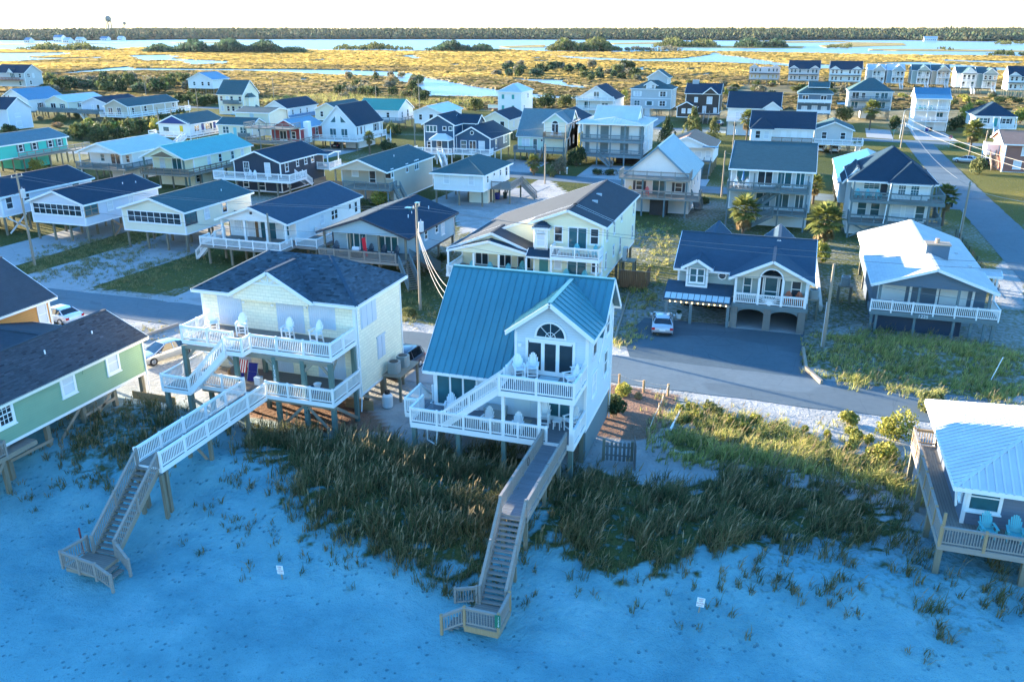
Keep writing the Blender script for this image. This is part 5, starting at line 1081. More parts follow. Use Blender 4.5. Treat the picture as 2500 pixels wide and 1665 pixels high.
h = stilt('tan_porch_house', 'tan house with teal grey roof, recessed front porch and brown wooden screen wall', -66.6, 115.6, 9.0, 17.8, .2, 5.1, 6.7, TAN, RTEAL, porch=2.6, wins=[('f', 2.4, 3.8, 1.0, .9, 'fix'), ('f', 5.4, 2.75, 1.0, 2.0, 'half'), ('f', 8.1, 3.7, .9, 1.0, 'fix'), ('r', 2.1, 4.0, .7, 1.2, S_), ('r', 7.5, 4.0, .7, 1.2, S_), ('r', 11.2, 3.9, 1.4, 1.4, 'pair')])
h.deck(2.4, 10.2, -1.4, 2.6, 2.7, GREYW, BLUEW); h.rail([(2.4, -1.4, 2.7), (10.2, -1.4, 2.7), (10.2, 1.0, 2.7)], .95, BLUEW, bal=.15); h.stairs((10.6, .2, 2.7), (12.6, -1.0, .1), 1.2, GREYW, BLUEW, True, BLUEW)
for i in range(8): h.box('screen_board', -2.6, 2.3, -1.46, -1.4, 1.2+i*.3, 1.48+i*.3, wood('brown screen', (.24, .15, .10), 0))
for i in range(8): h.box('screen_board', -2.66, -2.6, -1.4, 2.2, 1.2+i*.3, 1.48+i*.3, wood('brown screen', (.24, .15, .10), 0))
h.piles((2.5, 6, 9.8), (-1.2,), 0, 2.4, BLUEW, .2); h.piles((.3, 8.7), (.2,), 2.6, 5.0, TIMBER, .2, name='porch_post'); h.vent(6.6, 8, 6.2)
h = stilt('white_hip_house', 'small white stilt house with dark hip roof over an open carport', -51.2, 118.9, 8.0, 12.6, 2.35, 4.95, 6.6, WS, RTEAL, roof='hip', oh=.5, wins=[('f', 2.1, 3.3, .8, 1.3, S_, dict(pane=BLIND)), ('f', 6.1, 3.3, .8, 1.3, S_, dict(pane=BLIND)), ('r', 2, 3.4, .6, 1.1, S_), ('r', 5, 4.0, .6, .6, 'fix'), ('r', 8, 3.6, .6, 1.0, S_), ('r', 11, 3.1, .9, 1.5, S_)])
h.box('lower_wall', 4.6, 7.6, 3.0, 9, 0, 2.3, CRM); h.box('lower_wall', 2.2, 4.59, 8.6, 9, 0, 2.3, WS); h.deck(8.0, 11.2, 3.5, 9.5, 2.4, GREYW, RAILW); h.rail([(8.1, 3.5, 2.4), (11.2, 3.5, 2.4), (11.2, 9.5, 2.4)], .95, RAILW); h.piles((8.4, 11.0), (3.7, 9.3), 0, 2.2, PILE, .22); h.stairs((11.2, 9.0, 2.4), (13.6, 9.2, .1), 1.1, GREYW, RAILW, True, RAILW)
h = House('a_frame_house', 'white house with steep steel-blue metal roof and two grey front balconies', -22.6, 120.2)
h.wall(0, 9.5, 3.2, 18, 0, 5.4, PINKW); h.gable(0, 9.5, 2.2, 18, 5.4, 9.5, 'y', .35, .3, RMET, PINKW, RMET, seam=.5)
h.box('gable_wall', 3.2, 6.6, 3.1, 3.2, 5.4, 7.9, PINKW); h.win('f', 3.1, 4.9, 5.7, 1.8, 1.9, 'slide'); h.win('f', 3.2, 2.2, 3.2, .9, 1.2, S_, shutter=DKF); h.win('f', 3.2, 5.1, 2.6, 1.9, 2.0, 'slide', pane=GLASS2); h.win('f', 3.2, 7.9, 3.2, .9, 1.2, S_, shutter=DKF)
for y_ in (5.5, 9, 13): h.win('r', 9.5, y_, 3.3, .8, 1.3, S_)
h.deck(-.2, 9.7, -.2, 3.1, 5.45, GREYW, RAILW); h.rail([(-.2, 3, 5.45), (-.2, -.2, 5.45), (9.7, -.2, 5.45), (9.7, 3, 5.45)], .95, RAILW, bal=.15); h.deck(-.2, 11.2, -.2, 3.1, 2.75, GREYW, RAILW); h.rail([(-.2, 3, 2.75), (-.2, -.2, 2.75), (11.2, -.2, 2.75), (11.2, 3, 2.75)], .95, RAILW, bal=.15)
h.piles((.2, 3.2, 6.4, 9.4), (-.05,), 0, 5.3, BLUEW, .22, name='porch_post'); h.box('garden_shed', 4.2, 6.6, 1.0, 3.0, 0, 2.2, wood('dark shed', (.06, .05, .045), 2)); h.stairs((10.4, 2.6, 2.7), (10.6, 7.4, .1), 1.1, GREYW, BLUEW, True, BLUEW)
for x_, kd, lb in ((1.1, 'yellow', 'yellow slatted chair on the lower balcony of the a-frame house'), (3.6, 'red', 'red slatted chair on the lower balcony of the a-frame house')): chair(kd, (-22.6+x_, 120.2+1.6, 2.755), .1, lb, 'coloured chairs on the a-frame house')
h = House('double_deck_house', 'grey white house with dark shingle roof and two long grey balconies', -7.2, 116.0)
h.wall(0, 10.6, 2.5, 13, 2.3, 7.7, GREYS); h.gable(0, 10.6, 2.3, 13, 7.7, 10.4, 'x', .4, .3, RTEAL, GREYS, xr=9.5, ze2=8.6); h.box('lower_wall', 3.4, 10.4, 3, 12, 0, 2.29, WS)
for a, w_, pn in ((1.6, 1.6, GLASS2), (4.5, 1.8, GLASS), (7.0, 1.7, GLASS2), (9.0, 1.0, GLASS2)): h.win('f', 2.5, a, 5.6, w_, 1.9, 'slide', pane=pn)
for a, w_ in ((4.5, 1.8), (7.0, 1.6), (9.2, 1.0)): h.win('f', 2.5, a, 2.6, w_, 1.9, 'slide', pane=GLASS2)
h.deck(-.2, 10.2, 0, 2.5, 5.3, GREYW, BLUEW); h.rail([(-.2, 2.4, 5.3), (-.2, 0, 5.3), (10.2, 0, 5.3), (10.2, 2.4, 5.3)], .95, BLUEW, bal=.15); h.deck(3.0, 10.2, 0, 2.5, 2.3, GREYW, BLUEW); h.rail([(3, 2.4, 2.3), (3, 0, 2.3), (10.2, 0, 2.3), (10.2, 2.4, 2.3)], .95, BLUEW, bal=.15); h.stairs((6.6, 1.2, 5.2), (3.4, 1.0, 2.4), 1.0, GREYW, BLUEW, True, BLUEW); h.stairs((6.0, -.6, 2.2), (2.2, -.8, .1), 1.1, GREYW, BLUEW, True, BLUEW); h.piles((0, 3.2, 6.6, 10), (.15,), 0, 7.5, BLUEW, .2, name='porch_post')
for x_ in (.9, 2.4): chair('white', (-7.2+x_, 117.2, 5.31), .3, 'white chair '+('left' if x_ < 2 else 'right')+' of the parasol on the double deck house balcony', 'white chairs on the double deck house')
t = thing('parasol', 'closed blue parasol on the upper balcony of the double deck house', 'parasol', (-7.2+1.7, 117.4, 5.3)); MB().cyl((0, 0, 0), (0, 0, 2.3), .025).obj('pole', WHITE, t); MB().cyl((0, 0, 1.0), (0, 0, 2.3), .2, .04, 8).obj('canopy', plain('blue canvas', (.02, .12, .3), .8), t)
h = House('turret_house', 'white house with dark hipped roof, bay front and curved grey balconies', 8.2, 114.6)
h.wall(0, 9.4, 3, 13, 0, 7.4, WS); h.hip(-.1, 9.5, 2, 13, 7.4, 10.8, .5, RNAVY); h.wall(4.6, 9.0, 1.7, 3.1, 2, 7.4, WS); h.hip(4.5, 9.1, 1.5, 6.5, 7.35, 9.4, .4, RNAVY); h.gable(-.9, 1, 4, 11, 6.6, 8.4, 'y', .2, .2, RNAVY, WS, xr=.6)
h.win('f', 3, 2.4, 6.0, 1.8, .95, 'grid'); h.win('f', 1.7, 5.9, 5.6, .8, 1.4, 'grid', pane=GLASS2); h.win('f', 1.7, 7.4, 5.6, .9, 1.4, 'grid', pane=GLASS2); h.win('r', 9.0, 2.3, 5.6, .7, 1.4, 'grid'); h.panel('f', 3, 3.9, 5.2, .8, 2.0, DKF, 'door', 0)
for a in (1.6, 3.2, 5.6, 7.2, 8.4): h.win('f', 3 if a < 4.6 else 1.7, a, 2.4, 1.0, 1.9, S_, pane=BLIND if a in (5.6, 7.2) else GLASS2)
for zz in (5.05, 2.15): h.deck(0, 10.8, 0, 3, zz, GREYW, BLUEW, .4); h.rail([(0, 3, zz), (0, .2, zz), (4.5, .2, zz), (6.8, -.35, zz), (9.2, 0, zz), (10.8, .8, zz), (10.8, 6, zz)], .95, BLUEW, bal=.15, sp=1.6)
h.piles((.1, 4.5, 9.2), (.3,), 0, 7.2, BLUEW, .22, name='porch_post'); h.piles((10.6,), (1, 5.8), 0, 5, BLUEW, .22, name='porch_post'); h.brace((.3, .2, 2), (3.6, .2, .2), BLUEW); h.brace((.3, .25, .2), (3.6, .25, 2), BLUEW); h.stairs((10.2, 7.6, 5), (10.2, 3.6, 2.2), 1, GREYW, BLUEW, True, BLUEW); h.pipe([(4.4, .1, 7.2), (4.0, 0, .1)], .07)
for i, x_ in enumerate((.8, 2.0, 3.2)): chair('teal', (8.2+x_, 114.6+1.2, 5.06), .2, ORD[i]+' aqua chair from the left on the turret house upper balcony', 'aqua chairs on the turret house')
# -- fourth row
h = House('steep_gable_house', 'white house with steep navy roof, triangular gable windows and wraparound deck', -100.6, 171.2)
h.wall(0, 8.4, 0, 13.4, 2.3, 5.2, WS); h.gable(0, 8.4, 0, 13.4, 5.2, 9.4, 'y', .25, .3, RNAVY, WS)
for sg in (-1, 1):
    o = MB().prism([(4.2+sg*.55, 5.7), (4.2+sg*2.2, 5.7), (4.2+sg*.55, 7.4)], 1, -.06, 0).obj('triangle_window', WHITE, h.r); MB().prism([(4.2+sg*.65, 5.8), (4.2+sg*1.95, 5.8), (4.2+sg*.65, 7.15)], 1, -.08, -.05).obj('pane', GLASS2, o)
for a in (2.75, 5.6): h.win('f', 0, a, 2.6, 1.5, 1.8, 'slide', pane=GLASS2)
for y_ in (1.6, 3.5, 9.6, 11.8): h.win('r', 8.4, y_, 3.2, .9, 1.5, S_, shutter=DKF)
h.deck(-1.4, 9.9, -2.2, 0, 2.3, GREYW, WHITE, .4); h.deck(8.4, 9.9, 0, 12, 2.29, GREYW, WHITE, .4); h.rail([(-1.4, 0, 2.3), (-1.4, -2.2, 2.3), (9.9, -2.2, 2.3), (9.9, 12, 2.3)], .95, WHITE, bal=.18); h.piles((-1.2, 3, 6, 9.7), (-2,), 0, 2, PILE, .22); h.piles((.3, 4.2, 8.1), (.5, 6.5, 13), 0, 2.3, PILE, .22); h.box('lower_wall', 4.6, 8, 2, 10, 0, 2.29, WS); h.stairs((10.5, 12, 2.3), (12.2, 8.6, .1), 1, WHITE, WHITE, True, WHITE)
h = House('blue_twin_house', 'dark blue house of two gabled wings with white trim and railed porches', -69.8, 157.5)
DB2 = col('deep blue', (.03, .085, .15))
h.wall(0, 6.4, .5, 9, 2.3, 7.7, DB2); h.gable(0, 6.4, .5, 9, 7.7, 9.4, 'y', .4, .4, RNAVY, DB2); h.wall(6.401, 13.6, 1.6, 14, 2.3, 5.2, DB2); h.gable(6.0, 13.6, 1.6, 14, 5.2, 7.2, 'y', .4, .4, RNAVY, DB2); h.wall(6.4, 9.4, 5, 9, 5.2, 7.7, DB2); h.gable(5, 9.6, 5.02, 9, 7.7, 9, 'x', .3, .3, RNAVY, DB2)
h.win('f', .5, 1.6, 6.2, 2.2, 1.1, 'three'); h.win('f', .5, 4.4, 6.6, .6, .6, 'fix'); h.win('f', .5, 5.7, 6.6, .6, .6, 'fix'); h.win('f', .5, 1, 3, .7, 1.2, S_); h.win('f', .5, 3.2, 2.6, .9, 1.8, 'half')
h.win('f', 1.6, 8.0, 2.9, 1.1, 1.6, S_); h.win('f', 1.6, 9.9, 2.5, 1.3, 2.0, 'slide'); h.win('f', 1.6, 11.8, 2.9, 1.1, 1.6, S_); h.win('r', 13.6, 5, 3, .8, 1.5, S_); h.win('r', 13.6, 10, 3.4, .6, 1.3, S_); h.win('r', 13.6, 11.4, 3.4, .6, 1.3, S_)
o = MB().cyl((9.8, 1.5, 6.1), (9.8, 1.6, 6.1), .42, None, 14).obj('round_vent', WHITE, h.r); MB().cyl((9.8, 1.48, 6.1), (9.8, 1.6, 6.1), .3, None, 14).obj('pane', GLASS, o)
h.hip(2.2, 6.0, -1.6, .6, 5.0, 5.9, .2, WMETAL); h.piles((2.3, 5.9), (-1.5,), 2.3, 5, WHITE, .16, name='porch_post'); h.deck(-1.6, 6.6, -1.6, .5, 2.35, GREYW, WHITE); h.rail([(-1.6, .4, 2.35), (-1.6, -1.6, 2.35), (6.6, -1.6, 2.35)]); h.deck(6.6, 14.2, -.6, 1.6, 2.35, GREYW, WHITE); h.rail([(6.6, -.6, 2.35), (14.2, -.6, 2.35), (14.2, 1.6, 2.35)]); h.stairs((4.2, -1.7, 2.3), (6.2, -4.2, .1), 1.1, WHITE, WHITE, True, WHITE)
h.piles((.3, 3, 6.2, 8.6, 11, 13.4), (-.4, 5, 8.8), 0, 2.3, WHITE, .18); h.piles((8.6, 13.4), (13.6,), 0, 2.3, PILE, .2)
h = House('aqua_gable_house', 'mint green and yellow house with speckled teal roof and arched balcony door', -53.0, 167.0)
h.wall(0, 10.4, 0, 9.0, 2.3, 5.1, MINT); h.gable(0, 10.4, 0, 9.0, 5.1, 9.8, 'x', .3, .3, RSLATE, MINT, xr=5, ze2=6.6); h.wall(5.7, 10.4, -.6, 8.8, 2.3, 7.9, CRM); h.gable(5.7, 10.4, -.6, 8.8, 7.9, 9.6, 'y', .3, .35, RSLATE, MINT)
h.win('f', -.6, 8, 5.5, 1.3, 2.0, 'slide'); o = MB().prism([(8+.7*math.cos(math.pi*i/10), 7.6+.65*math.sin(math.pi*i/10)) for i in range(11)], 1, -.66, -.6).obj('arched_window', WHITE, h.r); MB().prism([(8+.58*math.cos(math.pi*i/10), 7.63+.53*math.sin(math.pi*i/10)) for i in range(11)], 1, -.68, -.64).obj('pane', GLASS, o)
h.win('f', 0, 1.7, 3.0, 1.5, 1.4, 'pair', pane=BLIND); h.win('f', 0, 3.7, 2.5, .8, 1.9, 'half'); o = MB().cyl((5.1, -.06, 4.2), (5.1, 0, 4.2), .32, None, 12).obj('round_window', WHITE, h.r); MB().cyl((5.1, -.08, 4.2), (5.1, 0, 4.2), .22, None, 12).obj('pane', GLASS, o)
h.deck(6.0, 10.4, -2.2, -.6, 5.1, GREYW, BLUEW); h.rail([(6, -.6, 5.1), (6, -2.2, 5.1), (10.4, -2.2, 5.1), (10.4, -.6, 5.1)], .95, wood('brown rail', (.26, .19, .13), 0)); h.deck(-.2, 10.4, -2.2, 0, 2.2, GREYW, BLUEW); h.rail([(-.2, 0, 2.2), (-.2, -2.2, 2.2), (4.4, -2.2, 2.2)], .95, BLUEW); h.rail([(6, -2.2, 2.2), (10.4, -2.2, 2.2), (10.4, -.6, 2.2)], .95, BLUEW); h.stairs((5.2, -2.2, 2.2), (5.2, -4.8, .1), 1.1, GREYW, BLUEW); h.piles((0, 3, 6.1, 10.2), (-2,), 0, 2.2, BLUEW, .2); h.piles((6.1, 10.2), (-2,), 2.2, 5, BLUEW, .2); h.piles((.4, 5, 10), (.6, 5, 8.5), 0, 2.3, PILE, .22)
for y_, z_ in ((2, 6.2), (5, 6.4), (2, 3.3), (5, 3.4)): h.win('r', 10.4, y_, z_, .6, 1.4, S_)
for x_ in (7.6, 9.2): chair('white', (-53+x_, 167-1.4, 5.11), .1, ('left' if x_ < 8 else 'right')+' one of two white chairs on the mint house balcony', 'white chairs on the mint house')
h = House('white_metal_house', 'tall house with white metal roof and two storeys of blue-grey shuttered galleries', -39.4, 164.8)
GALL = wood('blue-grey gallery wood', (.19, .25, .27), 0)
h.wall(0, 12.2, 2, 13, 2.2, 8.1, PINKW); h.hip(-.3, 12.5, -.1, 13, 8.1, 9.0, .5, WMETAL, seam=.6, inset=3.4); h.gable(2.0, 10.4, 3.4, 10, 8.6, 10.9, 'x', .2, .2, WMETAL, WHITE, seam=.6)
for zz in (5.0, 2.2):
    h.deck(0, 12.2, 0, 2, zz, GREYW, GALL, .5); h.rail([(0, 2, zz), (0, 0, zz), (12.2, 0, zz), (12.2, 2, zz)], .95, GALL, bal=.2)
    for a in (2.4, 6.4, 10.4): h.panel('f', 2, a, zz+.3, 2.2, 2.1, WHITE, 'storm_board', 0)
    for a in (1.0, 4.4, 8.4, 11.7): h.panel('f', 2, a, zz+.1, .9 if a in (1.0, 11.7) else 1.6, 2.4, GALL, 'louvre', 0)
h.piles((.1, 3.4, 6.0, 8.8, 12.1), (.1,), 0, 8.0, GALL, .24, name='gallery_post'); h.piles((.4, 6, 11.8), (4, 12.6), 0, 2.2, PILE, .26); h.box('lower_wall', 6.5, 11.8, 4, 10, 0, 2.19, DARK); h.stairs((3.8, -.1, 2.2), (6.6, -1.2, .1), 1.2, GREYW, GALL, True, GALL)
for y_, z_ in ((4, 5.6), (8, 5.6), (4, 2.8), (8, 2.8)): h.win('r', 12.2, y_, z_, .8, 1.6, S_, pane=BLIND)
h = stilt('brown_roof_house', 'white cottage with pinkish brown shingle roof and small porch', -22.6, 158.6, 9.4, 12, 2.4, 5.0, 6.9, WS, RBRN, porch=1.6, wins=[('f', 6.6, 3.2, 1.2, .9, 'fix'), ('f', 8.5, 3.1, .8, 1.2, S_)]); h.stairs((8.6, -.2, 2.4), (8.6, -3.6, .1), 1.2, GREYW, BLUEW, True, BLUEW); h.box('porch_roof', 7.6, 10.4, -1.2, .2, 5.3, 5.4, RBLUE)
h = House('navy_bay_house', 'white house with long navy roof and hipped corner bay behind the dark roof house', -8.6, 196.2)
h.wall(0, 13.2, 0, 9, 2.4, 5.2, WS); h.gable(0, 13.2, 0, 9, 5.2, 8.2, 'x', .3, .3, RNAVY, WS); h.wall(.3, 4.6, -1.2, -.002, 2.4, 5.1, WS); h.hip(.2, 4.7, -1.2, 2.5, 5.15, 7.0, .3, RNAVY); h.piles((.4, 4.5, 9, 12.8), (-1, 4, 8.6), 0, 2.4, PILE, .22)
h.win('f', -1.2, 1.7, 3, .9, 1.5, S_); h.win('f', -1.2, 3.5, 3, .9, 1.5, S_, pane=BLIND); h.deck(4.7, 13, -1.2, 0, 2.4, GREYW, TIMBER); h.rail([(4.7, -1.2, 2.4), (13, -1.2, 2.4)], .9, wood('brown rail', (.26, .19, .13), 0))
for a in (7.0, 9.2, 11.3): h.panel('f', 0, a, 2.8, 1.2, 1.9, WHITE, 'storm_board', 0)
h = stilt('grey_gable_house', 'light grey stilt cottage with front gable and white railed deck', 4.9, 197, 7.6, 10, 2.4, 5.1, 6.6, GREYS, RTEAL, wins=[('f', 1.9, 3.2, .9, 1.3, S_), ('f', 5.7, 3.2, .9, 1.3, S_)]); h.deck(-.4, 9.8, -1.6, 0, 2.3, GREYW, WHITE); h.rail([(-.4, -1.6, 2.3), (9.8, -1.6, 2.3), (9.8, 2, 2.3)], .9, WHITE, bal=.3); h.stairs((9.4, 2.4, 2.3), (9.4, 6, .1), 1, WHITE, WHITE)
h = stilt('blue_roof_cottage', 'white cottage with blue roof half hidden behind the turret house', 7.4, 139-13, 9.6, 24, 2.2, 5.0, 6.7, WS, RBLUE, axis='y')
h.r.location.y = 128
h = House('brick_house', 'red brick two-storey house with brown roof at the right edge by the street', 38.6, 181)
h.wall(0, 14, 0, 11, 0, 5.2, BRICK); h.gable(-.3, 14, -.2, 11, 5.2, 7.0, 'x', .4, .4, RBRN, BRICK)
for a in (3.4, 8): h.win('f', 0, a, 3.2, 1.2, 1.5, S_, pane=BLIND); h.win('f', 0, a-1, .7, 1.2, 1.4, S_, pane=BLIND)
h.box('porch_wall', -2.2, 0, 5, 9, 2.4, 4.4, WHITE); h.piles((-2.1,), (5.1, 7, 8.9), 0, 4.6, WHITE, .14, name='porch_post'); h.stairs((-1.0, 5, 2.4), (-1.0, 1.4, .1), 1.0, TIMBER, TIMBER)
h = House('white_corner_house', 'white house corner with outside stair at the right edge of the frame', 39.2, 149); h.wall(0, 9, 0, 9, 0, 6, PINKW); h.gable(0, 9, 0, 9, 6, 8, 'y', .4, .4, RBRN, PINKW); h.win('f', 0, 2, 3.8, 1, 1.2, S_); h.stairs((-.5, 6.5, 2.4), (-.5, 2.6, .1), .9, TIMBER, TIMBER)
# -- fifth row and beyond
P_ = [('grey_shingle_house', 'large grey shingled house with dormers in the far left distance', -327, 290, 16, 9, 2.5, 8, 11, GREYS, RNAVY, 'x'), ('lavender_house', 'pale lavender house cut by the left edge of the frame', -212, 176, 15, 7.5, .3, 5.6, 8.2, LAV, RNAVY, 'x'),
 ('blue_gable_house', 'white house with bright blue roof and dark shuttered windows at far left', -228, 202, 11, 13.5, 2.4, 5.6, 8.5, WS, RBLUE, 'y'), ('white_roof_cottage', 'white cottage with pale metal roof and dark shutters at far left', -215, 206, 8.6, 15, 2.4, 5.0, 6.6, CRM, RLAV, 'y'), ('grey_cottage', 'pale grey cottage with navy roof beside the long tan house', -199.4, 204, 9.4, 14, 2.4, 5.0, 6.6, LAV, RNAVY, 'y'), ('long_tan_house', 'long tan house with white railed side gallery and dark roof', -185.6, 198, 8, 21, 2.5, 5.0, 6.7, TAN, RTEAL, 'y'),
 ('yellow_door_house', 'white and navy stilt house with yellow door and white wraparound deck', -139.2, 164.2, 8.5, 12.5, 2.5, 5.0, 6.8, WS, RTEAL, 'y'), ('cream_low_house', 'pale yellow house with low front wing and round gable vent', -125.2, 167.2, 9, 5, 2.3, 5.0, 6.2, CRM, RTEAL, 'x'),
 ('tall_cream_house', 'tall cream house with dark teal roof and grey balcony beyond the road', -172.5, 232, 9, 8.5, .2, 6.4, 10.2, CRM, RTEAL, 'x'), ('blue_hip_house', 'white house with bright blue roof far behind the shrubs', -239, 303, 12, 11, 2.5, 6, 8.6, WS, RBLUE, 'y'),
 ('small_navy_house', 'white cottage with navy roof and blue railed deck in the back row', -138.4, 206, 6.8, 16, 2.4, 5.1, 7.0, WS, RNAVY, 'y'), ('red_house', 'barn red house with blue metal roof, white chimney and wooden decks', -108.8, 163.5, 7.2, 10, 2.3, 5.1, 6.8, RED, RBLUE, 'y'), ('cream_back_house', 'cream cottage with dark roof behind the steep gable house', -123.0, 206.4, 7.4, 15, 2.3, 5.0, 6.7, CRM, RTEAL, 'y'),
 ('green_roof_house', 'white house with bright green metal roof in the back row', -112, 209.8, 12, 9.4, 2.3, 5.1, 7.5, WS, RGREEN, 'x'), ('pale_roof_house', 'white house with pale grey metal roof in the back row', -94.2, 206.8, 8, 14, 2.3, 5.1, 6.6, WS, RLAV, 'y'), ('cream_navy_house', 'cream house with navy roof behind the blue twin house', -71, 195.6, 6.6, 13.6, 2.3, 5.1, 6.8, CRM, RNAVY, 'y'), ('navy_back_house', 'white house with navy roof behind the mint house', -56.5, 196.4, 8.5, 15.5, 2.3, 5.1, 7.0, WS, RNAVY, 'y'),
 ('white_tall_house', 'tall white house with pale blue roof and teal shutters by the creek', -86.2, 251.5, 7.4, 12, .3, 7.6, 9.6, WS, RLAV, 'hip'), ('white_balcony_house', 'white gabled house with navy roof and two white balconies near the marsh', -63, 258.5, 11.5, 14, .3, 5.6, 9.2, WS, RNAVY, 'y'),
 ('grey_tower_house', 'grey four-level house with stacked roofs and front dormer near the marsh', -48.4, 268, 12.4, 11, 2.4, 8.2, 10.6, GREYS, RTEAL, 'hip'), ('dark_cabin', 'dark brown wooden house with chimney and front stair near the marsh', -30.2, 256, 9.6, 9, 2.4, 8.0, 10.4, DKW, RNAVY, 'x'), ('navy_roof_tall_house', 'white tall house with wide navy roof and round window by the middle road', -15.8, 225, 12.4, 8, .2, 7.0, 10.4, WS, RNAVY, 'x'),
 ('dark_hip_house', 'dark blue green house with hipped roof and white balcony rails', .8, 266.5, 9.2, 9, 2.3, 8.0, 11, STEEL, RTEAL, 'hip'), ('grey_hip_house', 'grey house with wide green grey hip roof and dark balconies on stilts', 15.2, 281.5, 12.2, 11, 2.6, 8.0, 11.4, GREYS, RTEAL, 'hip'), ('blue_roof_tall_house', 'white three-storey house with bright blue metal roof and open galleries', 30.4, 251.6, 8.0, 9, .1, 8.2, 10.6, WS, RBLUE, 'x'), ('navy_hip_house', 'white stilt house with navy hipped roof and central stair at right', 43.2, 241, 9, 11.5, 2.4, 5.2, 8.0, WS, RNAVY, 'hip')]
HS = {}
for nm, lb, u_, v_, w_, d_, zf, ze, zr, wm, rm, ax in P_:
    HS[nm] = stilt(nm, lb, u_, v_, w_, d_, zf, ze, zr, wm, rm, axis=ax if ax in 'xy' else 'y', roof='hip' if ax == 'hip' else 'gable', psp=4, wins=())
def wl(nm, *ws):
    h = HS[nm]
    for q in ws:
        f, a, z, ww, hh = q[:5]; st = q[5] if len(q) > 5 else S_; kw = q[6] if len(q) > 6 else {}
        h.win(f, {'f': 0, 'b': h.d, 'l': 0, 'r': h.w}[f], a, z, ww, hh, st, **kw)
    return h
h = wl('grey_shingle_house', ('f', 13.5, 6, 1.2, 1.6), ('f', 9.5, 5.8, 2.4, 1.9, 'three'), ('r', 2, 6, 1.2, 1.6, 'pair'), ('r', 4.5, 6, .8, 1.6), ('r', 2.6, 3.2, .9, 1.5), ('f', 13, 2.9, 1.2, 1.6)); h.gable(8, 11, -1, 3, 8, 9.6, 'y', .2, .2, RNAVY, WHITE); h.deck(0, 15, -2, 0, 5.2, GREYW, BRICK); h.rail([(0, -2, 5.2), (15, -2, 5.2)], 1, BRICK)
h = wl('lavender_house', ('r', 3, 3.4, 1.6, .8, 'fix', dict(pane=BLIND)), ('r', 3, .8, 1.6, 1.4, 'fix', dict(pane=BLIND)), ('f', 11, 3.2, 1.4, 1.4))
h = wl('blue_gable_house', ('f', 3, 5.6, .8, 1, S_, dict(shutter=DKF)), ('f', 3, 3.2, .9, 1.2, S_, dict(shutter=DKF)), ('f', 8, 2.8, .9, 1.8, S_, dict(shutter=DKF)), ('r', 4, 3.2, .9, 1.2, S_, dict(shutter=DKF))); h.deck(-1, 13, -2.5, 0, 2.4, GREYW, BLUEW); h.rail([(-1, -2.5, 2.4), (13, -2.5, 2.4)], 1, BLUEW, 'solid')
h = wl('white_roof_cottage', ('f', 3, 2.6, 1.8, 1.8, 'slide'), ('f', 6.4, 3.2, .8, 1.1, S_, dict(shutter=DKF)), ('r', 5, 3.2, 1.5, 1.1, 'pair', dict(shutter=DKF)), ('r', 11, 3.2, 1.5, 1.1, 'pair', dict(shutter=DKF))); h.deck(-.5, 14, -2.5, 0, 2.4, GREYW, BLUEW); h.rail([(-.5, -2.5, 2.4), (14, -2.5, 2.4)], 1, BLUEW, 'solid'); h.stairs((14.4, -1.6, 2.4), (17.5, -3, .1), 1.1, WHITE, WHITE)
h = wl('grey_cottage', ('f', 4, 3.4, .7, 1.1), ('f', 6, 2.7, .9, 1.9, 'half')); h.deck(0, 9.4, -2, 0, 2.4, GREYW, BLUEW); h.rail([(0, -2, 2.4), (9.4, -2, 2.4)], 1, BLUEW, 'solid')
h = wl('long_tan_house', ('f', 2, 2.8, 1.4, 1.7, 'slide'), ('f', 5, 2.8, 1.2, 1.8, 'slide'), ('r', 2, 2.8, .8, 1.7), ('r', 7, 3, 1.0, 1.6), ('r', 19, 3.4, .9, 1.2)); h.deck(-.4, 10.2, -1.6, 0, 2.4, GREYW, WHITE); h.deck(8, 10.2, 0, 24, 2.39, GREYW, WHITE); h.rail([(-.4, -1.6, 2.4), (10.2, -1.6, 2.4), (10.2, 24, 2.4), (8.2, 24, 2.4)], 1, WHITE, 'board', sp=2.4); h.piles((10,), (-1.4, 3, 8, 13, 18, 23.6), 0, 5, WHITE, .14, name='porch_post')
h = wl('yellow_door_house', ('f', 2, 3.2, 1.6, 1, 'fix'), ('r', 2.4, 3.1, 1.6, 1.3, 'pair'), ('r', 6.8, 3.1, 2.4, 1.4, 'three'), ('r', 10.6, 3.2, 1, 1.3)); h.panel('f', 0, 6.2, 2.6, .9, 2, plain('yellow door', (.75, .5, .02), .5), 'door', 0); h.gable(-.02, 8.52, -.3, .2, 5.05, 6.75, 'y', .02, .02, RTEAL, col('royal blue', (.02, .05, .2)), ends='f'); h.panel('r', 8.5, 4.6, 2.8, .9, 2, col('royal blue', (.02, .05, .2)), 'blue_panel', 0); h.panel('r', 8.5, 9, 2.8, 1.0, 2, col('royal blue', (.02, .05, .2)), 'blue_panel', 0)
h.deck(-1, 10.4, -2.4, 0, 2.5, GREYW, WHITE); h.deck(8.5, 10.4, 0, 11, 2.49, GREYW, WHITE); h.rail([(-1, 0, 2.5), (-1, -2.4, 2.5), (10.4, -2.4, 2.5), (10.4, 11, 2.5)], 1, WHITE, 'board', sp=2.2); h.stairs((9, -2.6, 2.5), (7.6, -6, .1), 1.4, WHITE, WHITE); h.piles((-.8, 3, 6.6, 10.2), (-2.2,), 0, 2.3, WHITE, .18)
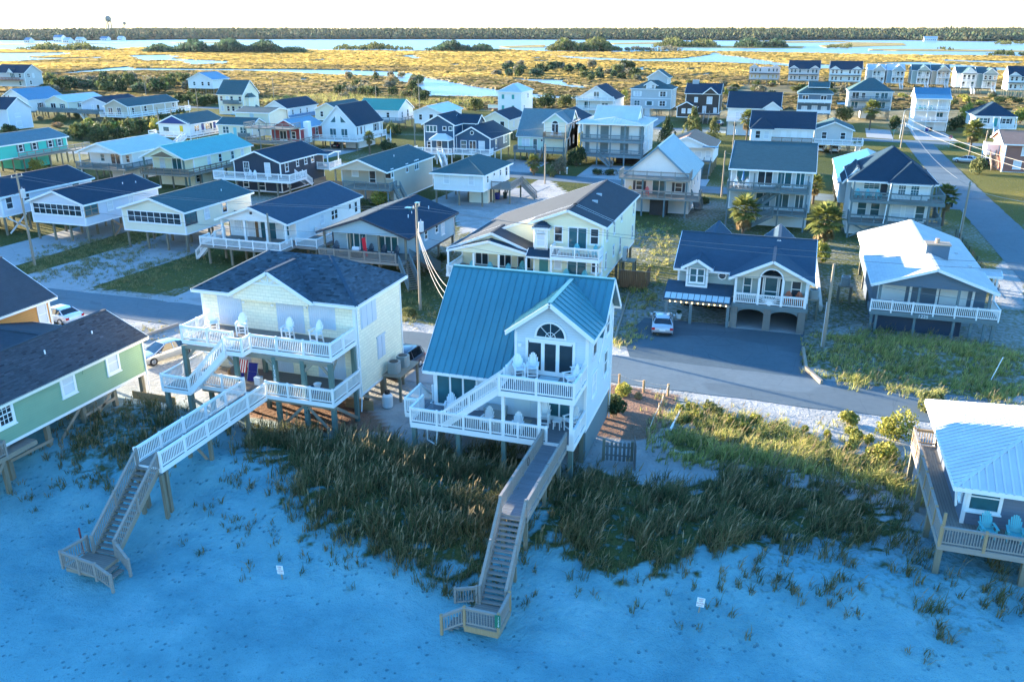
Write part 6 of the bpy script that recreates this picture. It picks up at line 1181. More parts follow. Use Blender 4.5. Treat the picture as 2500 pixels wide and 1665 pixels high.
h = wl('cream_low_house', ('f', 2, 3, 1.5, 1.4, 'pair', dict(pane=GLASS2)), ('f', 6.6, 3, 1.5, 1.4, 'pair', dict(pane=GLASS2)), ('r', 2.4, 3.4, .6, 1.2)); h.wall(1.4, 10.4, 5.01, 13, 2.3, 7.2, CRM); h.gable(1.4, 10.4, 5.0, 13, 7.2, 8.0, 'x', .4, .4, RTEAL, CRM); h.panel('f', 0, 4.4, 2.4, .8, 1.9, plain('aqua door', (.2, .55, .6), .5), 'door', 0); MB().cyl((5.8, 4.95, 6.6), (5.8, 5.01, 6.6), .55, None, 16).obj('round_vent', plain('pale vent', (.45, .55, .62), .6), h.r); h.rail([(6, -1.2, 2.3), (9, -1.2, 2.3)], 1, BLUEW, 'solid')
h = wl('tall_cream_house', *[('f', a, 4.2, .9, 1.4, S_) for a in (1.2, 3.4, 5, 8)], *[('f', a, 1.2, .9, 1.4, S_) for a in (1.2, 3.4, 5.2, 7.6)], ('r', 5.5, 3.8, .7, 1.6), ('r', 1.5, 1.4, .8, 1.5)); h.deck(2.6, 8.4, -1.4, 0, 3.7, GREYW, BLUEW); h.rail([(2.6, -1.4, 3.7), (8.4, -1.4, 3.7)], .95, BLUEW, 'solid'); h.wall(9.0, 10.2, 1.5, 4.5, 1.5, 5.6, CRM); h.hip(9, 10.3, 1.4, 4.6, 5.6, 6.4, .3, RTEAL); h.hip(9, 10.2, 5, 6.6, 2.0, 2.6, .3, RTEAL)
h = wl('blue_hip_house', ('f', 3, 3.6, 1, 1.4), ('f', 7, 3.6, 1, 1.4), ('f', 10, 3.6, 1, 1.4))
h = wl('small_navy_house', ('f', 1.4, 2.6, 1.6, 1.9, 'slide', dict(pane=GLASS2)), ('f', 4.8, 3.3, .7, 1.1), ('r', 3, 3.2, .6, 1.2), ('r', 7, 3.2, .6, 1.2), ('r', 10.5, 3.2, .6, 1.2)); h.deck(-.3, 8.2, -1.6, 0, 2.3, GREYW, BLUEW); h.deck(6.8, 8.2, 0, 15, 2.29, GREYW, BLUEW); h.rail([(-.3, -1.6, 2.3), (8.2, -1.6, 2.3), (8.2, 15, 2.3)], 1, col('bright blue', (.1, .25, .45)), 'solid')
h = wl('red_house', ('r', 4.2, 3.0, 1, 1.6), ('r', 7, 3.0, 1, 1.6), ('f', 3, 2.6, 1.6, 1.8, 'slide'), ('f', 5.6, 2.9, .9, 1.4)); h.box('chimney', 7.2, 8.3, 1.6, 3.0, 2.0, 6.4, WHITE); h.deck(-4, 7.4, -4, 0, 5.4, GREYW, TIMBER); h.rail([(-4, 0, 5.4), (-4, -4, 5.4), (7.4, -4, 5.4), (7.4, 0, 5.4)], 1, RAILW, 'board'); h.deck(-4, 9.4, -4, 0, 2.3, GREYW, TIMBER); h.rail([(-4, 0, 2.3), (-4, -4, 2.3), (9.4, -4, 2.3), (9.4, 2, 2.3)], 1, RAILW, 'board'); h.piles((-3.8, -.4, 3.4, 7.2), (-3.8,), 0, 5.3, BLUEW, .2)
for nm in ('cream_back_house', 'pale_roof_house', 'cream_navy_house', 'navy_back_house'): h = wl(nm, ('f', 2, 3.2, .8, 1.3), ('f', 5, 2.7, 1.0, 1.9, 'half'), ('r', 4, 3.2, .7, 1.2), ('r', 9, 3.2, .7, 1.2))
h = wl('green_roof_house', ('f', 2, 3, .8, 1.4), ('f', 6, 3.2, .8, 1.2), ('f', 9, 3.2, .8, 1.2), ('r', 2.4, 3, .7, 1.5), ('r', 6, 3, .9, 1.8)); h.deck(3, 14, -2, 0, 2.3, GREYW, BLUEW); h.rail([(3, -2, 2.3), (14, -2, 2.3), (14, 6, 2.3)], 1, BLUEW, 'board')
SHT = plain('teal shutters', (.03, .30, .28), .6)
h = HS['white_tall_house']
for a, z in ((1.6, 5.4), (4.8, 5.4), (1.6, 2.2), (4.8, 2.2)): h.panel('f', 0, a, z, .8, 1.3, SHT, 'storm_shutter', 0)
h = wl('white_tall_house', ('r', 3, 5.4, .8, 1.3), ('r', 7, 5.4, .8, 1.3), ('r', 3, 2.2, .8, 1.3)); h.deck(-3.2, 0, 0, 5, 2.6, GREYW, BRICK); h.rail([(-3.2, 0, 2.6), (0, 0, 2.6)], 1, CRM, 'solid')
h = wl('white_balcony_house', ('f', 5.8, 5.9, 1.6, 1.7, 'slide', dict(pane=GLASS2)), ('f', 3, 2.9, 1.6, 1.8, 'slide', dict(pane=GLASS2)), ('f', 8.5, 3.1, 1.8, 1.2, 'pair', dict(pane=GLASS2))); 
for zz in (5.4, 2.6): h.deck(0, 11.5, -1.8, 0, zz, GREYW, WHITE, .3); h.rail([(0, -1.8, zz), (11.5, -1.8, zz)], .95, WHITE, 'bal', bal=.3)
h.piles((.1, 3.8, 7.6, 11.4), (-1.7,), 0, 5.3, WHITE, .18, name='porch_post')
h = wl('grey_tower_house', ('f', 2.0, 6.0, 1.6, 1.4, 'pair', dict(pane=BLIND, shutter=WHITE)), ('f', 9.8, 6.0, 1.6, 1.4, 'pair', dict(shutter=WHITE)), ('f', 2.0, 3.2, 1.6, 1.4, 'pair'), ('f', 5.8, 3.3, 1.6, 1.2, 'fix', dict(pane=GLASS2, shutter=WHITE)), ('f', 9.8, 3.2, 1.6, 1.4, 'pair', dict(shutter=WHITE)), ('r', 3, 6.2, .8, 1.2), ('r', 7, 6.2, .8, 1.2)); h.wall(4.2, 10.4, 5, 11.5, 9.4, 11.4, GREYS); h.gable(4.2, 10.4, 5, 11.5, 11.4, 13.4, 'y', .4, .4, RTEAL, GREYS); h.gable(4.2, 7.8, -.2, 4, 9.3, 10.4, 'y', .3, .3, RTEAL, WS); h.wall(4.6, 7.4, -.1, 2, 8.2, 9.3, WS); h.win('f', -.1, 5.3, 8.3, .7, .95, 'grid'); h.win('f', -.1, 6.7, 8.3, .7, .95, 'grid'); h.box('band', -.04, 12.44, -.05, 0, 5.2, 5.45, WHITE); h.box('garage_wall', 1.5, 6, .5, 6, 0, 2.39, WS)
h = wl('dark_cabin', ('f', 3, 5.6, .8, 1.2, S_, dict(pane=BLIND)), ('f', 6.8, 5.2, 1.4, 1.8, 'slide', dict(pane=BLIND)), ('f', 5.5, 2.6, .9, 1.8, 'half', dict(pane=BLIND)), ('f', 8.6, 2.8, .8, 1.2, S_, dict(pane=BLIND))); h.gable(5, 9, -.8, 4, 8, 9.6, 'y', .3, .3, RNAVY, DKW); h.box('chimney', 1.2, 3, 4, 5.4, 9.2, 11.4, plain('grey block', (.3, .36, .4), .8)); h.wall(-1.8, 3.6, -4, 0, 1.6, 4.4, DKW); h.gable(-1.8, 3.6, -4, 0, 4.4, 5.8, 'y', .3, .3, RNAVY, DKW); h.win('f', -4, .1, 2.8, .9, 1.1, 'fix', pane=BLIND); h.win('f', -4, 1.8, 2.8, .9, 1.1, 'fix', pane=BLIND); h.stairs((6.6, -2, 2.4), (6.6, -5.6, .1), 1.4, DKF, DKF, True, RAILW); h.deck(4, 10, -2, 0, 2.4, GREYW, DKF)
h = wl('navy_roof_tall_house', ('f', 3, 4.0, 2, 1.8, 'slide', dict(pane=BLIND)), ('f', 10.6, 4.4, .8, 1.3)); h.gable(8.6, 12.8, -.8, 4, 6.9, 8.4, 'y', .3, .3, RNAVY, WS); h.wall(8.9, 12.5, -.8, -.002, .2, 6.9, WS); h.deck(0, 8.8, -1.6, 0, 3.8, GREYW, WHITE, .3); h.rail([(0, -1.6, 3.8), (8.8, -1.6, 3.8)], .95, WHITE, bal=.3); o = MB().cyl((2, -.06, 2.6), (2, 0, 2.6), .4, None, 12).obj('round_window', DKF, h.r); h.piles((.2, 8.6), (-1.5,), 0, 3.6, BLUEW, .2)
h = wl('dark_hip_house', ('f', 2, 5.7, 1.5, 1.6, 'slide'), ('f', 7, 5.7, 1.5, 1.6, 'slide'), ('f', 2, 2.9, 1.4, 1.4, 'pair', dict(pane=BLIND)), ('f', 4.8, 2.7, 1.4, 1.8, 'slide', dict(pane=BLIND)), ('f', 7.4, 2.9, 1.4, 1.4, 'pair', dict(pane=BLIND)))
for zz in (5.4, 2.5): h.deck(0, 9.2, -1.5, 0, zz, GREYW, BLUEW); h.rail([(0, -1.5, zz), (9.2, -1.5, zz)], .95, WHITE, 'solid')
h.gable(2.6, 8.2, 1.0, 5, 9.6, 10.9, 'x', .1, .1, RTEAL, WHITE)
h = wl('grey_hip_house', ('f', 2.0, 5.9, 1.8, 1.6, 'slide'), ('f', 4.2, 6, 1, 1.4), ('f', 8, 6, 1, 1.4), ('f', 10, 5.9, 1.8, 1.6, 'slide', dict(pane=GLASS2)), ('f', 2, 3, 1.8, 1.8, 'slide', dict(pane=GLASS2)), ('f', 9.6, 3, 1.9, 1.8, 'slide', dict(pane=GLASS2)))
for zz in (5.5, 2.7): h.deck(.6, 11.6, -1.6, 0, zz, GREYW, BLUEW, .4); h.rail([(.6, -1.6, zz), (11.6, -1.6, zz)], .95, BLUEW, 'board')
h.box('garage_wall', 4, 7, 1, 6, 0, 2.59, WS)
h = HS['blue_roof_tall_house']
for zz in (5.4, 2.7): h.deck(-.1, 8.1, -1.7, 0, zz, GREYW, WHITE, .3); h.rail([(-.1, 0, zz), (-.1, -1.7, zz), (8.1, -1.7, zz)], .95, WHITE, 'cable')
h.piles((0, 3, 5.2, 8.0), (-1.6,), 0, 8.2, WHITE, .18, name='gallery_post'); h.gable(-.3, 8.3, -2.0, 1.5, 8.25, 9.2, 'x', .02, .02, RBLUE, None, xr=1.4); h.win('f', 0, 6.2, 3.6, 1.6, 1.1, 'slide'); h.win('f', 0, 1.8, 5.9, 2.4, 1.8, 'slide', pane=BLIND); h.win('f', 0, 6.4, 5.9, 2.0, 1.8, 'slide', pane=BLIND); h.panel('f', 0, 1.5, .15, 2.4, 2.1, WHITE, 'garage_door', 0); h.panel('f', 0, 6.6, .15, 2.4, 2.1, WHITE, 'garage_door', 0)
for x_, lb in ((1.2, 'aqua chair at left on the top gallery of the blue roofed tall house'), (2.2, 'second aqua chair on the top gallery of the blue roofed tall house'), (4.0, 'aqua chair in the middle bay of the top gallery of the blue roofed tall house')): chair('teal', (30.4+x_, 251.6-.8, 5.41), .1, lb, 'aqua chairs on the tall gallery')
h = wl('navy_hip_house', ('f', 1.9, 3.4, 1.9, 1.1, 'pair', dict(shutter=DKF)), ('f', 7.0, 3.4, 1.6, 1.1, 'pair', dict(shutter=DKF)), ('l', 3, 3.4, .8, 1.2), ('l', 7, 3.4, .8, 1.2)); h.deck(-.2, 9.2, -1.6, 0, 2.5, GREYW, WHITE, .3); h.rail([(-.2, -1.6, 2.5), (4, -1.6, 2.5)], .95, WHITE, 'bal', bal=.3); h.rail([(5.4, -1.6, 2.5), (9.2, -1.6, 2.5)], .95, WHITE, 'bal', bal=.3); h.panel('f', 0, 4.7, 2.6, .9, 2, SHT, 'door', 0); h.stairs((4.7, -1.6, 2.5), (4.7, -5, .1), 1.3, WHITE, WHITE); h.piles((0, 4, 5.4, 9), (-1.5,), 2.5, 5.1, WHITE, .16, name='porch_post')
# -- the row at the marsh edge: three duplexes, six narrow houses, one last house
PLY = col('pinkish sheathing', (.62, .55, .54)); OSB = wood('raw framing', (.45, .26, .14), 2)
def duplex(nm, lb, u_, v_, w_, d_, wm, roofed):
    h = House(nm, lb, u_, v_, 0, 'house', None); h.wall(0, w_, 0, d_, 2.6, 8.0, wm, None)
    if roofed: h.gable(0, w_, -.2, d_, 8.0, 11.4, 'x', .4, .3, RNAVY, wm)
    else:
        for i in range(12):
            x = w_*i/11; t = MB(); t.beam((x, 0, 8), (x, d_/2, 11), .06, .15); t.beam((x, d_, 8), (x, d_/2, 11), .06, .15); t.beam((x, 0, 8.02), (x, d_, 8.02), .06, .12); t.beam((x, d_*.25, 8), (x, d_*.5, 11), .05, .1); t.obj('truss', OSB, h.r)
    for x in (.1, w_-4.1): h.gable(x, x+4.0, -.35, 2.5, 8.0, 9.3, 'y', .2, .15, RNAVY, wm)
    h.box('porch_roof', -.2, w_+.2, -1.4, -.01, 5.3, 5.5, RNAVY)
    for a in (1.3, 2.9, 5.0, w_-5.0, w_-2.9, w_-1.3): h.win('f', 0, a, 6.2, .75, 1.4, S_, pane=GLASS); h.win('f', 0, a, 3.3, .75, 1.4, S_, pane=GLASS if roofed else plain('open sunlit room', (.5, .32, .12), .8))
    h.deck(0, w_, -1.5, 0, 2.7, GREYW, TIMBER); h.piles([.2+(w_-.4)*i/5 for i in range(6)], (-1.3, 4, d_-.4), 0, 2.6, PILE, .22); h.piles([.2+(w_-.4)*i/3 for i in range(4)], (-1.4,), 2.6, 5.4, WHITE if roofed else OSB, .14, name='porch_post'); return h
h = duplex('framed_duplex', 'unfinished duplex with open roof trusses and pink sheathing at the marsh edge', -22.4, 440, 14, 9, PLY, False); h.brace((-.2, -1, 2.6), (-4, -1, .1), OSB, .3, .1)
duplex('sheathed_duplex', 'unfinished duplex with navy roof and pinkish walls, second along the marsh edge', -4.2, 434, 13.6, 9, PLY, True); duplex('pale_duplex', 'pale duplex with navy roof, third along the marsh edge', 14.0, 432, 13.6, 9, WS, True)
def narrow(nm, lb, u_, v_, wm, rm, top=True):
    h = House(nm, lb, u_, v_, 0); h.wall(0, 7.2, 2, 13, 2.4, 8.0, wm); h.gable(0, 7.2, 2, 13, 8.0, 10.2, 'x', .3, .3, rm, wm); h.gable(2.0, 7.3, -.2, 6, 8.0, 10.2, 'y', .3, .3, rm, wm)
    h.wall(2.1, 7.2, .9, 1.999, 2.4, 8, wm)
    h.box('porch_roof', 1.9, 7.4, -.35, .9, 7.75, 7.95, rm)
    for zz in ((5.3, 2.6) if top else (2.6,)): h.deck(2.1, 7.2, -.2, .9, zz, GREYW, WHITE, .3); h.rail([(2.1, -.2, zz), (7.2, -.2, zz)], .95, WHITE, 'bal', bal=.35)
    if not top: h.wall(2.1, 7.2, -.2, .899, 5.4, 7.8, wm); h.box('porch_roof', 1.9, 7.4, -.6, -.21, 5.2, 5.4, rm)
    for zz in (5.5, 2.8):
        for a in (2.9, 4.6, 6.3): h.win('f', (-.2 if (not top and zz > 5) else .9), a, zz+.2, .9, 1.6, S_)
    h.piles((2.2, 3.9, 5.5, 7.1), (-.15,), 2.4, 7.8 if top else 5.2, WHITE, .16, name='porch_post'); h.piles((.3, 2.2, 7), (.2, 6, 12.6), 0, 2.4, PILE, .22); h.stairs((6.0, -.3, 2.5), (6.4, -3.6, .1), 1.2, WHITE, WHITE); h.win('l', 0, 5, 5.8, .8, 1.3); h.win('l', 0, 9, 3.2, .8, 1.3)
for q in (('narrow_white_house', 'narrow white-roofed double porch house, left of its twin at the marsh edge', 30.2, 431, GREYS, RLAV), ('narrow_white_house', 'narrow white-roofed double porch house, right of its twin at the marsh edge', 38.4, 431, LBLUE, RLAV), ('narrow_green_house', 'narrow grey green house with dark roof, third of the six narrow marsh houses', 48.6, 429, SAGE, RTEAL), ('narrow_green_house', 'narrow tan green house with dark roof, fourth of the six narrow marsh houses', 56.6, 429, TAN, RTEAL), ('narrow_cream_house', 'narrow pale house with white double porch, fifth of the six narrow marsh houses', 63.6, 408, WS, RTEAL)): narrow(*q)
narrow('narrow_sage_house', 'narrow sage house with single lower porch, last of the six narrow marsh houses', 71.2, 407, SAGE, RTEAL, False)
duplex('last_duplex', 'white duplex with navy roof cut by the right edge at the marsh', 79.6, 392, 14, 9, WS, True)
# ---------------------------------------------------------------- vegetation
LEAF = attr_mat('leaves', .75, .3); BLADE = attr_mat('grass blades', .85, .35); FARLEAF = attr_mat('distant foliage', .9, .35, fine=.4); BARK = wood('bark', (.12, .095, .07), 2)
PAL0 = {'dark': [(.028, .045, .018), (.045, .065, .022), (.02, .032, .015), (.07, .085, .03)], 'olive': [(.07, .085, .028), (.10, .11, .035), (.05, .06, .025), (.14, .135, .05)], 'yellow': [(.16, .17, .03), (.24, .22, .04), (.10, .12, .028), (.30, .26, .06)],
       'grey': [(.13, .12, .09), (.17, .15, .11), (.09, .085, .06), (.11, .115, .06)], 'dry': [(.26, .2, .1), (.32, .24, .13), (.2, .15, .08), (.16, .14, .06)], 'teal': [(.03, .06, .035), (.045, .08, .045), (.07, .10, .05), (.022, .045, .03)], 'rust': [(.2, .12, .07), (.26, .15, .09), (.15, .11, .05), (.12, .11, .05)]}
PAL = {k: [tuple(x*1.6 for x in c) for c in v] for k, v in PAL0.items()}
def quads(centres, size, cols, rng, out=None, flat=.0):
    """randomly turned leaf quads at the given centres"""
    n = len(centres); a = rng.normal(size=(n, 3)); 
    if out is not None: a += out*.9
    a /= np.linalg.norm(a, axis=1)[:, None]+1e-9
    t = rng.normal(size=(n, 3)); b = np.cross(a, t); b /= np.linalg.norm(b, axis=1)[:, None]+1e-9; c = np.cross(a, b)
    s = (size*rng.uniform(.6, 1.4, n))[:, None] if np.isscalar(size) else (size*rng.uniform(.6, 1.4, n))[:, None]
    b = b*s; c = c*s*.62
    v = np.stack([centres-b, centres-c*.9, centres+b, centres+c*.9], 1).reshape(-1, 3)
    f = np.arange(n*4).reshape(n, 4)
    return v, f, np.repeat(cols, 4, 0)
def pick(pal, n, rng): return np.array(PAL[pal])[rng.integers(0, 4, n)]*rng.uniform(.75, 1.25, (n, 1))
def crown(pal, n, size, shape='round', seed=1, lobes=9):
    """a crown of about unit radius standing on z=0, made of many leaf faces gathered in uneven lobes"""
    rng = np.random.default_rng(seed); cs = []; os_ = []
    for k in range(lobes):
        if shape == 'round': d = rng.normal(size=3); d /= np.linalg.norm(d); d[2] = abs(d[2])*.8; o = d*rng.uniform(.25, .62); r = rng.uniform(.3, .52)
        elif shape == 'cone': z = rng.uniform(0, 1.5); a = rng.uniform(0, 6.28); q = (1.6-z)/1.6*.5; o = np.array([q*math.cos(a), q*math.sin(a), z-.3]); r = .5-.2*z
        else: o = np.array([rng.uniform(-.75, .75), rng.uniform(-.75, .75), rng.uniform(-.1, .35)]); r = rng.uniform(.22, .42)
        m = n//lobes; p = rng.normal(size=(m, 3)); p /= np.linalg.norm(p, axis=1)[:, None]; p *= (rng.uniform(.55, 1.05, m)**.6)[:, None]
        cs.append(o+p*r+np.array([0, 0, .42])); os_.append(p)
    cs = np.concatenate(cs); os_ = np.concatenate(os_); cs[:, 2] = np.maximum(cs[:, 2], .02)
    # tone varies by clump as well as by leaf
    tone_ = 1+.35*np.sin(cs[:, 0]*5+seed)*np.sin(cs[:, 1]*5)*np.cos(cs[:, 2]*4)
    v, f, c = quads(cs, size, pick(pal, len(cs), rng)*tone_[:, None], rng, os_)
    return v, f, c
def crown_mesh(key, *a, **k): return cached(('crown', key), lambda: colmesh('foliage', *crown(*a, **k), LEAF))
def bush(name, label, loc, r, h, pal='olive', shape='round', group=None, seed=None, n=620, size=.11, cat='bush'):
    seed = seed if seed is not None else random.randint(1, 3)
    o = thing(name, label, cat, loc, random.uniform(0, 6.28), group)
    me = crown_mesh((pal, shape, seed, n, size), pal, n, size, shape, seed); q = put('foliage', me, o, (0, 0, 0), (0, 0, 0), (r, r, h))
    st = cached('stems', lambda: _stems()); put('stem', st, o, (0, 0, 0), (0, 0, 0), (r*.5, r*.5, h*.6)); return o
def _stems():
    mb = MB()
    for k in range(5): a = k*1.256; mb.cyl((.08*math.cos(a), .08*math.sin(a), -.1), (.5*math.cos(a), .5*math.sin(a), .9), .06, .02, 5)
    return mb.mesh('stem', BARK)
# -- dune grass: blades grow in tufts, many per square metre
def grass(name, poly, dens, hgt, kind, zfun=height, seed=3, oats=True):
    rng = np.random.default_rng(seed); P = np.array(poly); x0, y0 = P.min(0); x1, y1 = P.max(0)
    x0 -= 1; y0 -= 1; x1 += 1; y1 += 1; nt_ = int((x1-x0)*(y1-y0)*dens/6); tx = rng.uniform(x0, x1, nt_); ty = rng.uniform(y0, y1, nt_)
    cl = np.array([mnoise.noise(Vector((a*.55, b_*.55, seed)))+.5*mnoise.noise(Vector((a*1.7, b_*1.7, seed))) for a, b_ in zip(tx, ty)])
    keep = inpoly(poly, tx+rng.normal(0, 1.1, nt_), ty+rng.normal(0, .8, nt_)) & (cl+rng.uniform(-.3, .3, nt_) > (-.1 if dens > 60 else .08)); tx, ty, cl = tx[keep], ty[keep], cl[keep]
    nt_ = len(tx); k = 11; bx = np.repeat(tx, k)+rng.normal(0, .10, nt_*k); by = np.repeat(ty, k)+rng.normal(0, .10, nt_*k); n = len(bx)
    tz = np.array([zfun(a, b_) for a, b_ in zip(tx, ty)]); bz = np.repeat(tz, k)-.04
    hh = hgt*.85*rng.uniform(.4, 1.15, n)*(1+.5*np.repeat(cl, k)); ang = rng.uniform(0, 6.28, n); lean = rng.uniform(.1, .8, n)*hh
    wx = .35*hh                                   # prevailing wind bends everything one way
    dx = np.cos(ang)*lean+wx*.45; dy = np.sin(ang)*lean-wx*.3; w_ = rng.uniform(.009, .019, n)*(1.3 if kind != 2 else 1.0); ca = rng.uniform(0, 3.14, n); ox, oy = np.cos(ca)*w_, np.sin(ca)*w_
    B = np.stack([bx, by, bz], 1); M_ = B+np.stack([dx*.35, dy*.35, hh*.6], 1); T_ = B+np.stack([dx, dy, hh*.95], 1); O = np.stack([ox, oy, 0*ox], 1)
    v = np.stack([B-O, B+O, M_+O*.8, M_-O*.8, T_+O*.15, T_-O*.15], 1).reshape(-1, 3); i = np.arange(n)*6
    f = np.concatenate([np.stack([i, i+1, i+2, i+3], 1), np.stack([i+3, i+2, i+4, i+5], 1)])
    base = {0: [(.05, .072, .03), (.08, .098, .04), (.12, .11, .05), (.19, .15, .075), (.06, .08, .042)], 1: [(.08, .095, .028), (.13, .135, .035), (.20, .18, .06), (.07, .085, .03), (.24, .19, .08)], 2: [(.05, .06, .025), (.09, .09, .035), (.13, .11, .05), (.06, .07, .03), (.16, .12, .06)]}[kind]
    ci = (rng.uniform(0, 1, n)*2.2+np.repeat(rng.uniform(0, 3, nt_), k)).astype(int) % 5; c = np.array(base)[ci]*(1.45 if kind == 0 else 2.8)*rng.uniform(.75, 1.25, (n, 1)); c = np.repeat(c, 6, 0)  # sunlit patches carry the sun as a yellower, brighter blade colour
    if oats and kind != 2:                        # tall tan seed stalks
        m = nt_//4; id_ = rng.integers(0, nt_, m); S = np.stack([tx[id_], ty[id_], tz[id_]], 1); sh = hgt*rng.uniform(1.1, 1.75, m); le = np.stack([rng.normal(.25, .12, m), rng.normal(-.15, .12, m), 0*sh], 1)*sh[:, None]
        Oo = np.stack([np.full(m, .007), np.full(m, .003), np.zeros(m)], 1); E_ = S+le+np.stack([0*sh, 0*sh, sh], 1); A_ = S+le*.55+np.stack([0*sh, 0*sh, sh*.72], 1); Hd = Oo*5
        v2 = np.stack([S-Oo, S+Oo, A_+Oo, A_-Oo, A_-Hd, A_+Hd, E_+Oo, E_-Oo], 1).reshape(-1, 3); j = np.arange(m)*8+len(v)
        f = np.concatenate([f, np.stack([j, j+1, j+2, j+3], 1), np.stack([j+4, j+5, j+6, j+7], 1)]); v = np.concatenate([v, v2]); c = np.concatenate([c, np.repeat(np.array([(.30, .235, .14)])*rng.uniform(.7, 1.2, (m, 1)), 8, 0)])
    o = put(name, colmesh('dune_grass', v, f, c, BLADE)); stuff(o); return o
GL = {'mid': 'dense tall dune grass between the two beach boardwalks', 'right': 'dense dune grass right of the grey boardwalk'}
for i, (k, (p, dn, hg, kd)) in enumerate(GRASS.items()):
    o = grass('dune_grass' if kd != 2 else 'yard_grass', GPOLY[k], dn, hg, kd, seed=i+3)
# -- scattered tufts on the open beach sand
rng = np.random.default_rng(5)
pts = [(1350, 1300), (1480, 1440), (1550, 1420), (1250, 1440), (560, 1290), (700, 1330), (900, 1330), (820, 1340), (980, 1350), (1250, 1380), (620, 1200), (520, 1250), (1700, 1430), (1850, 1450), (2020, 1500), (2200, 1540), (2300, 1500), (1780, 1560), (60, 1140), (90, 1200), (180, 1190), (880, 1290), (430, 1180)]
for i, (x, y) in enumerate(pts):
    a, b_ = G(x, y, -.4); s_ = random.uniform(.35, .9); grass('dune_grass', [(a-s_, b_-s_), (a+s_, b_-s_), (a+s_, b_+s_), (a-s_, b_+s_)], 45, .55, 0, seed=60+i)
# -- named bushes near the houses
for px, py, r, hh, pal, lb in ((1500, 1018, 1.1, 1.5, 'dark', 'dark green rounded shrub beside the right wall of the blue house'), (1520, 965, .8, 1.0, 'yellow', 'sunlit spiky shrub near the rope fence by the road'), (1558, 972, .45, .5, 'dry', 'small dry brush beside the spiky shrub near the rope fence'), (2185, 1075, 1.5, 2.0, 'yellow', 'bright yellow green bush along the deck of the slate house'), (2150, 1125, 1.2, 1.2, 'yellow', 'yellow green bush lower down beside the slate house deck'), (2265, 1005, 1.0, 1.7, 'olive', 'feathery green shrub behind the slate house deck corner'), (2070, 1035, .8, .9, 'yellow', 'isolated yellow bush on the sand beside the road'), (1690, 1005, .7, .7, 'yellow', 'small yellow green bush at the near road edge'), (2004, 640, 1.1, 2.2, 'yellow', 'tall yellow bush at the corner of the arched house'), (930, 505, 2.3, 2.4, 'yellow', 'wide yellow green hedge bush between the white ranch and tan porch houses'), (890, 515, 1.4, 1.6, 'dark', 'dark bush left of the wide yellow hedge'), (1735, 845, .0, 0, 'dark', ''), (1720, 752, 1.3, 1.9, 'dark', 'dark potted tree in front of the arched house entrance'), (95, 415, 2.0, 2.2, 'yellow', 'round yellow bush in front of the turquoise house'), (1000, 770, .9, .7, 'olive', 'low bush at the foot of the utility pole by the road'), (815, 555, .7, 2.2, 'dark', 'narrow conifer beside the white ranch house wall'), (1080, 640, .9, 1.0, 'dark', 'dark bush behind the light blue house stair'), (1010, 885, .5, .6, 'dark', 'small dark bush left of the blue house by the boardwalk'), (1490, 1000, .9, 1.1, 'olive', 'olive shrub behind the dark one at the blue house')):
    if r: a, b_ = G(px, py, 0); bush('garden_bush', lb, (a, b_, height(a, b_)-.05), r, hh/1.1, pal, 'cone' if 'conifer' in lb else 'round', n=1700, size=.085 if r < 1.5 else .06)
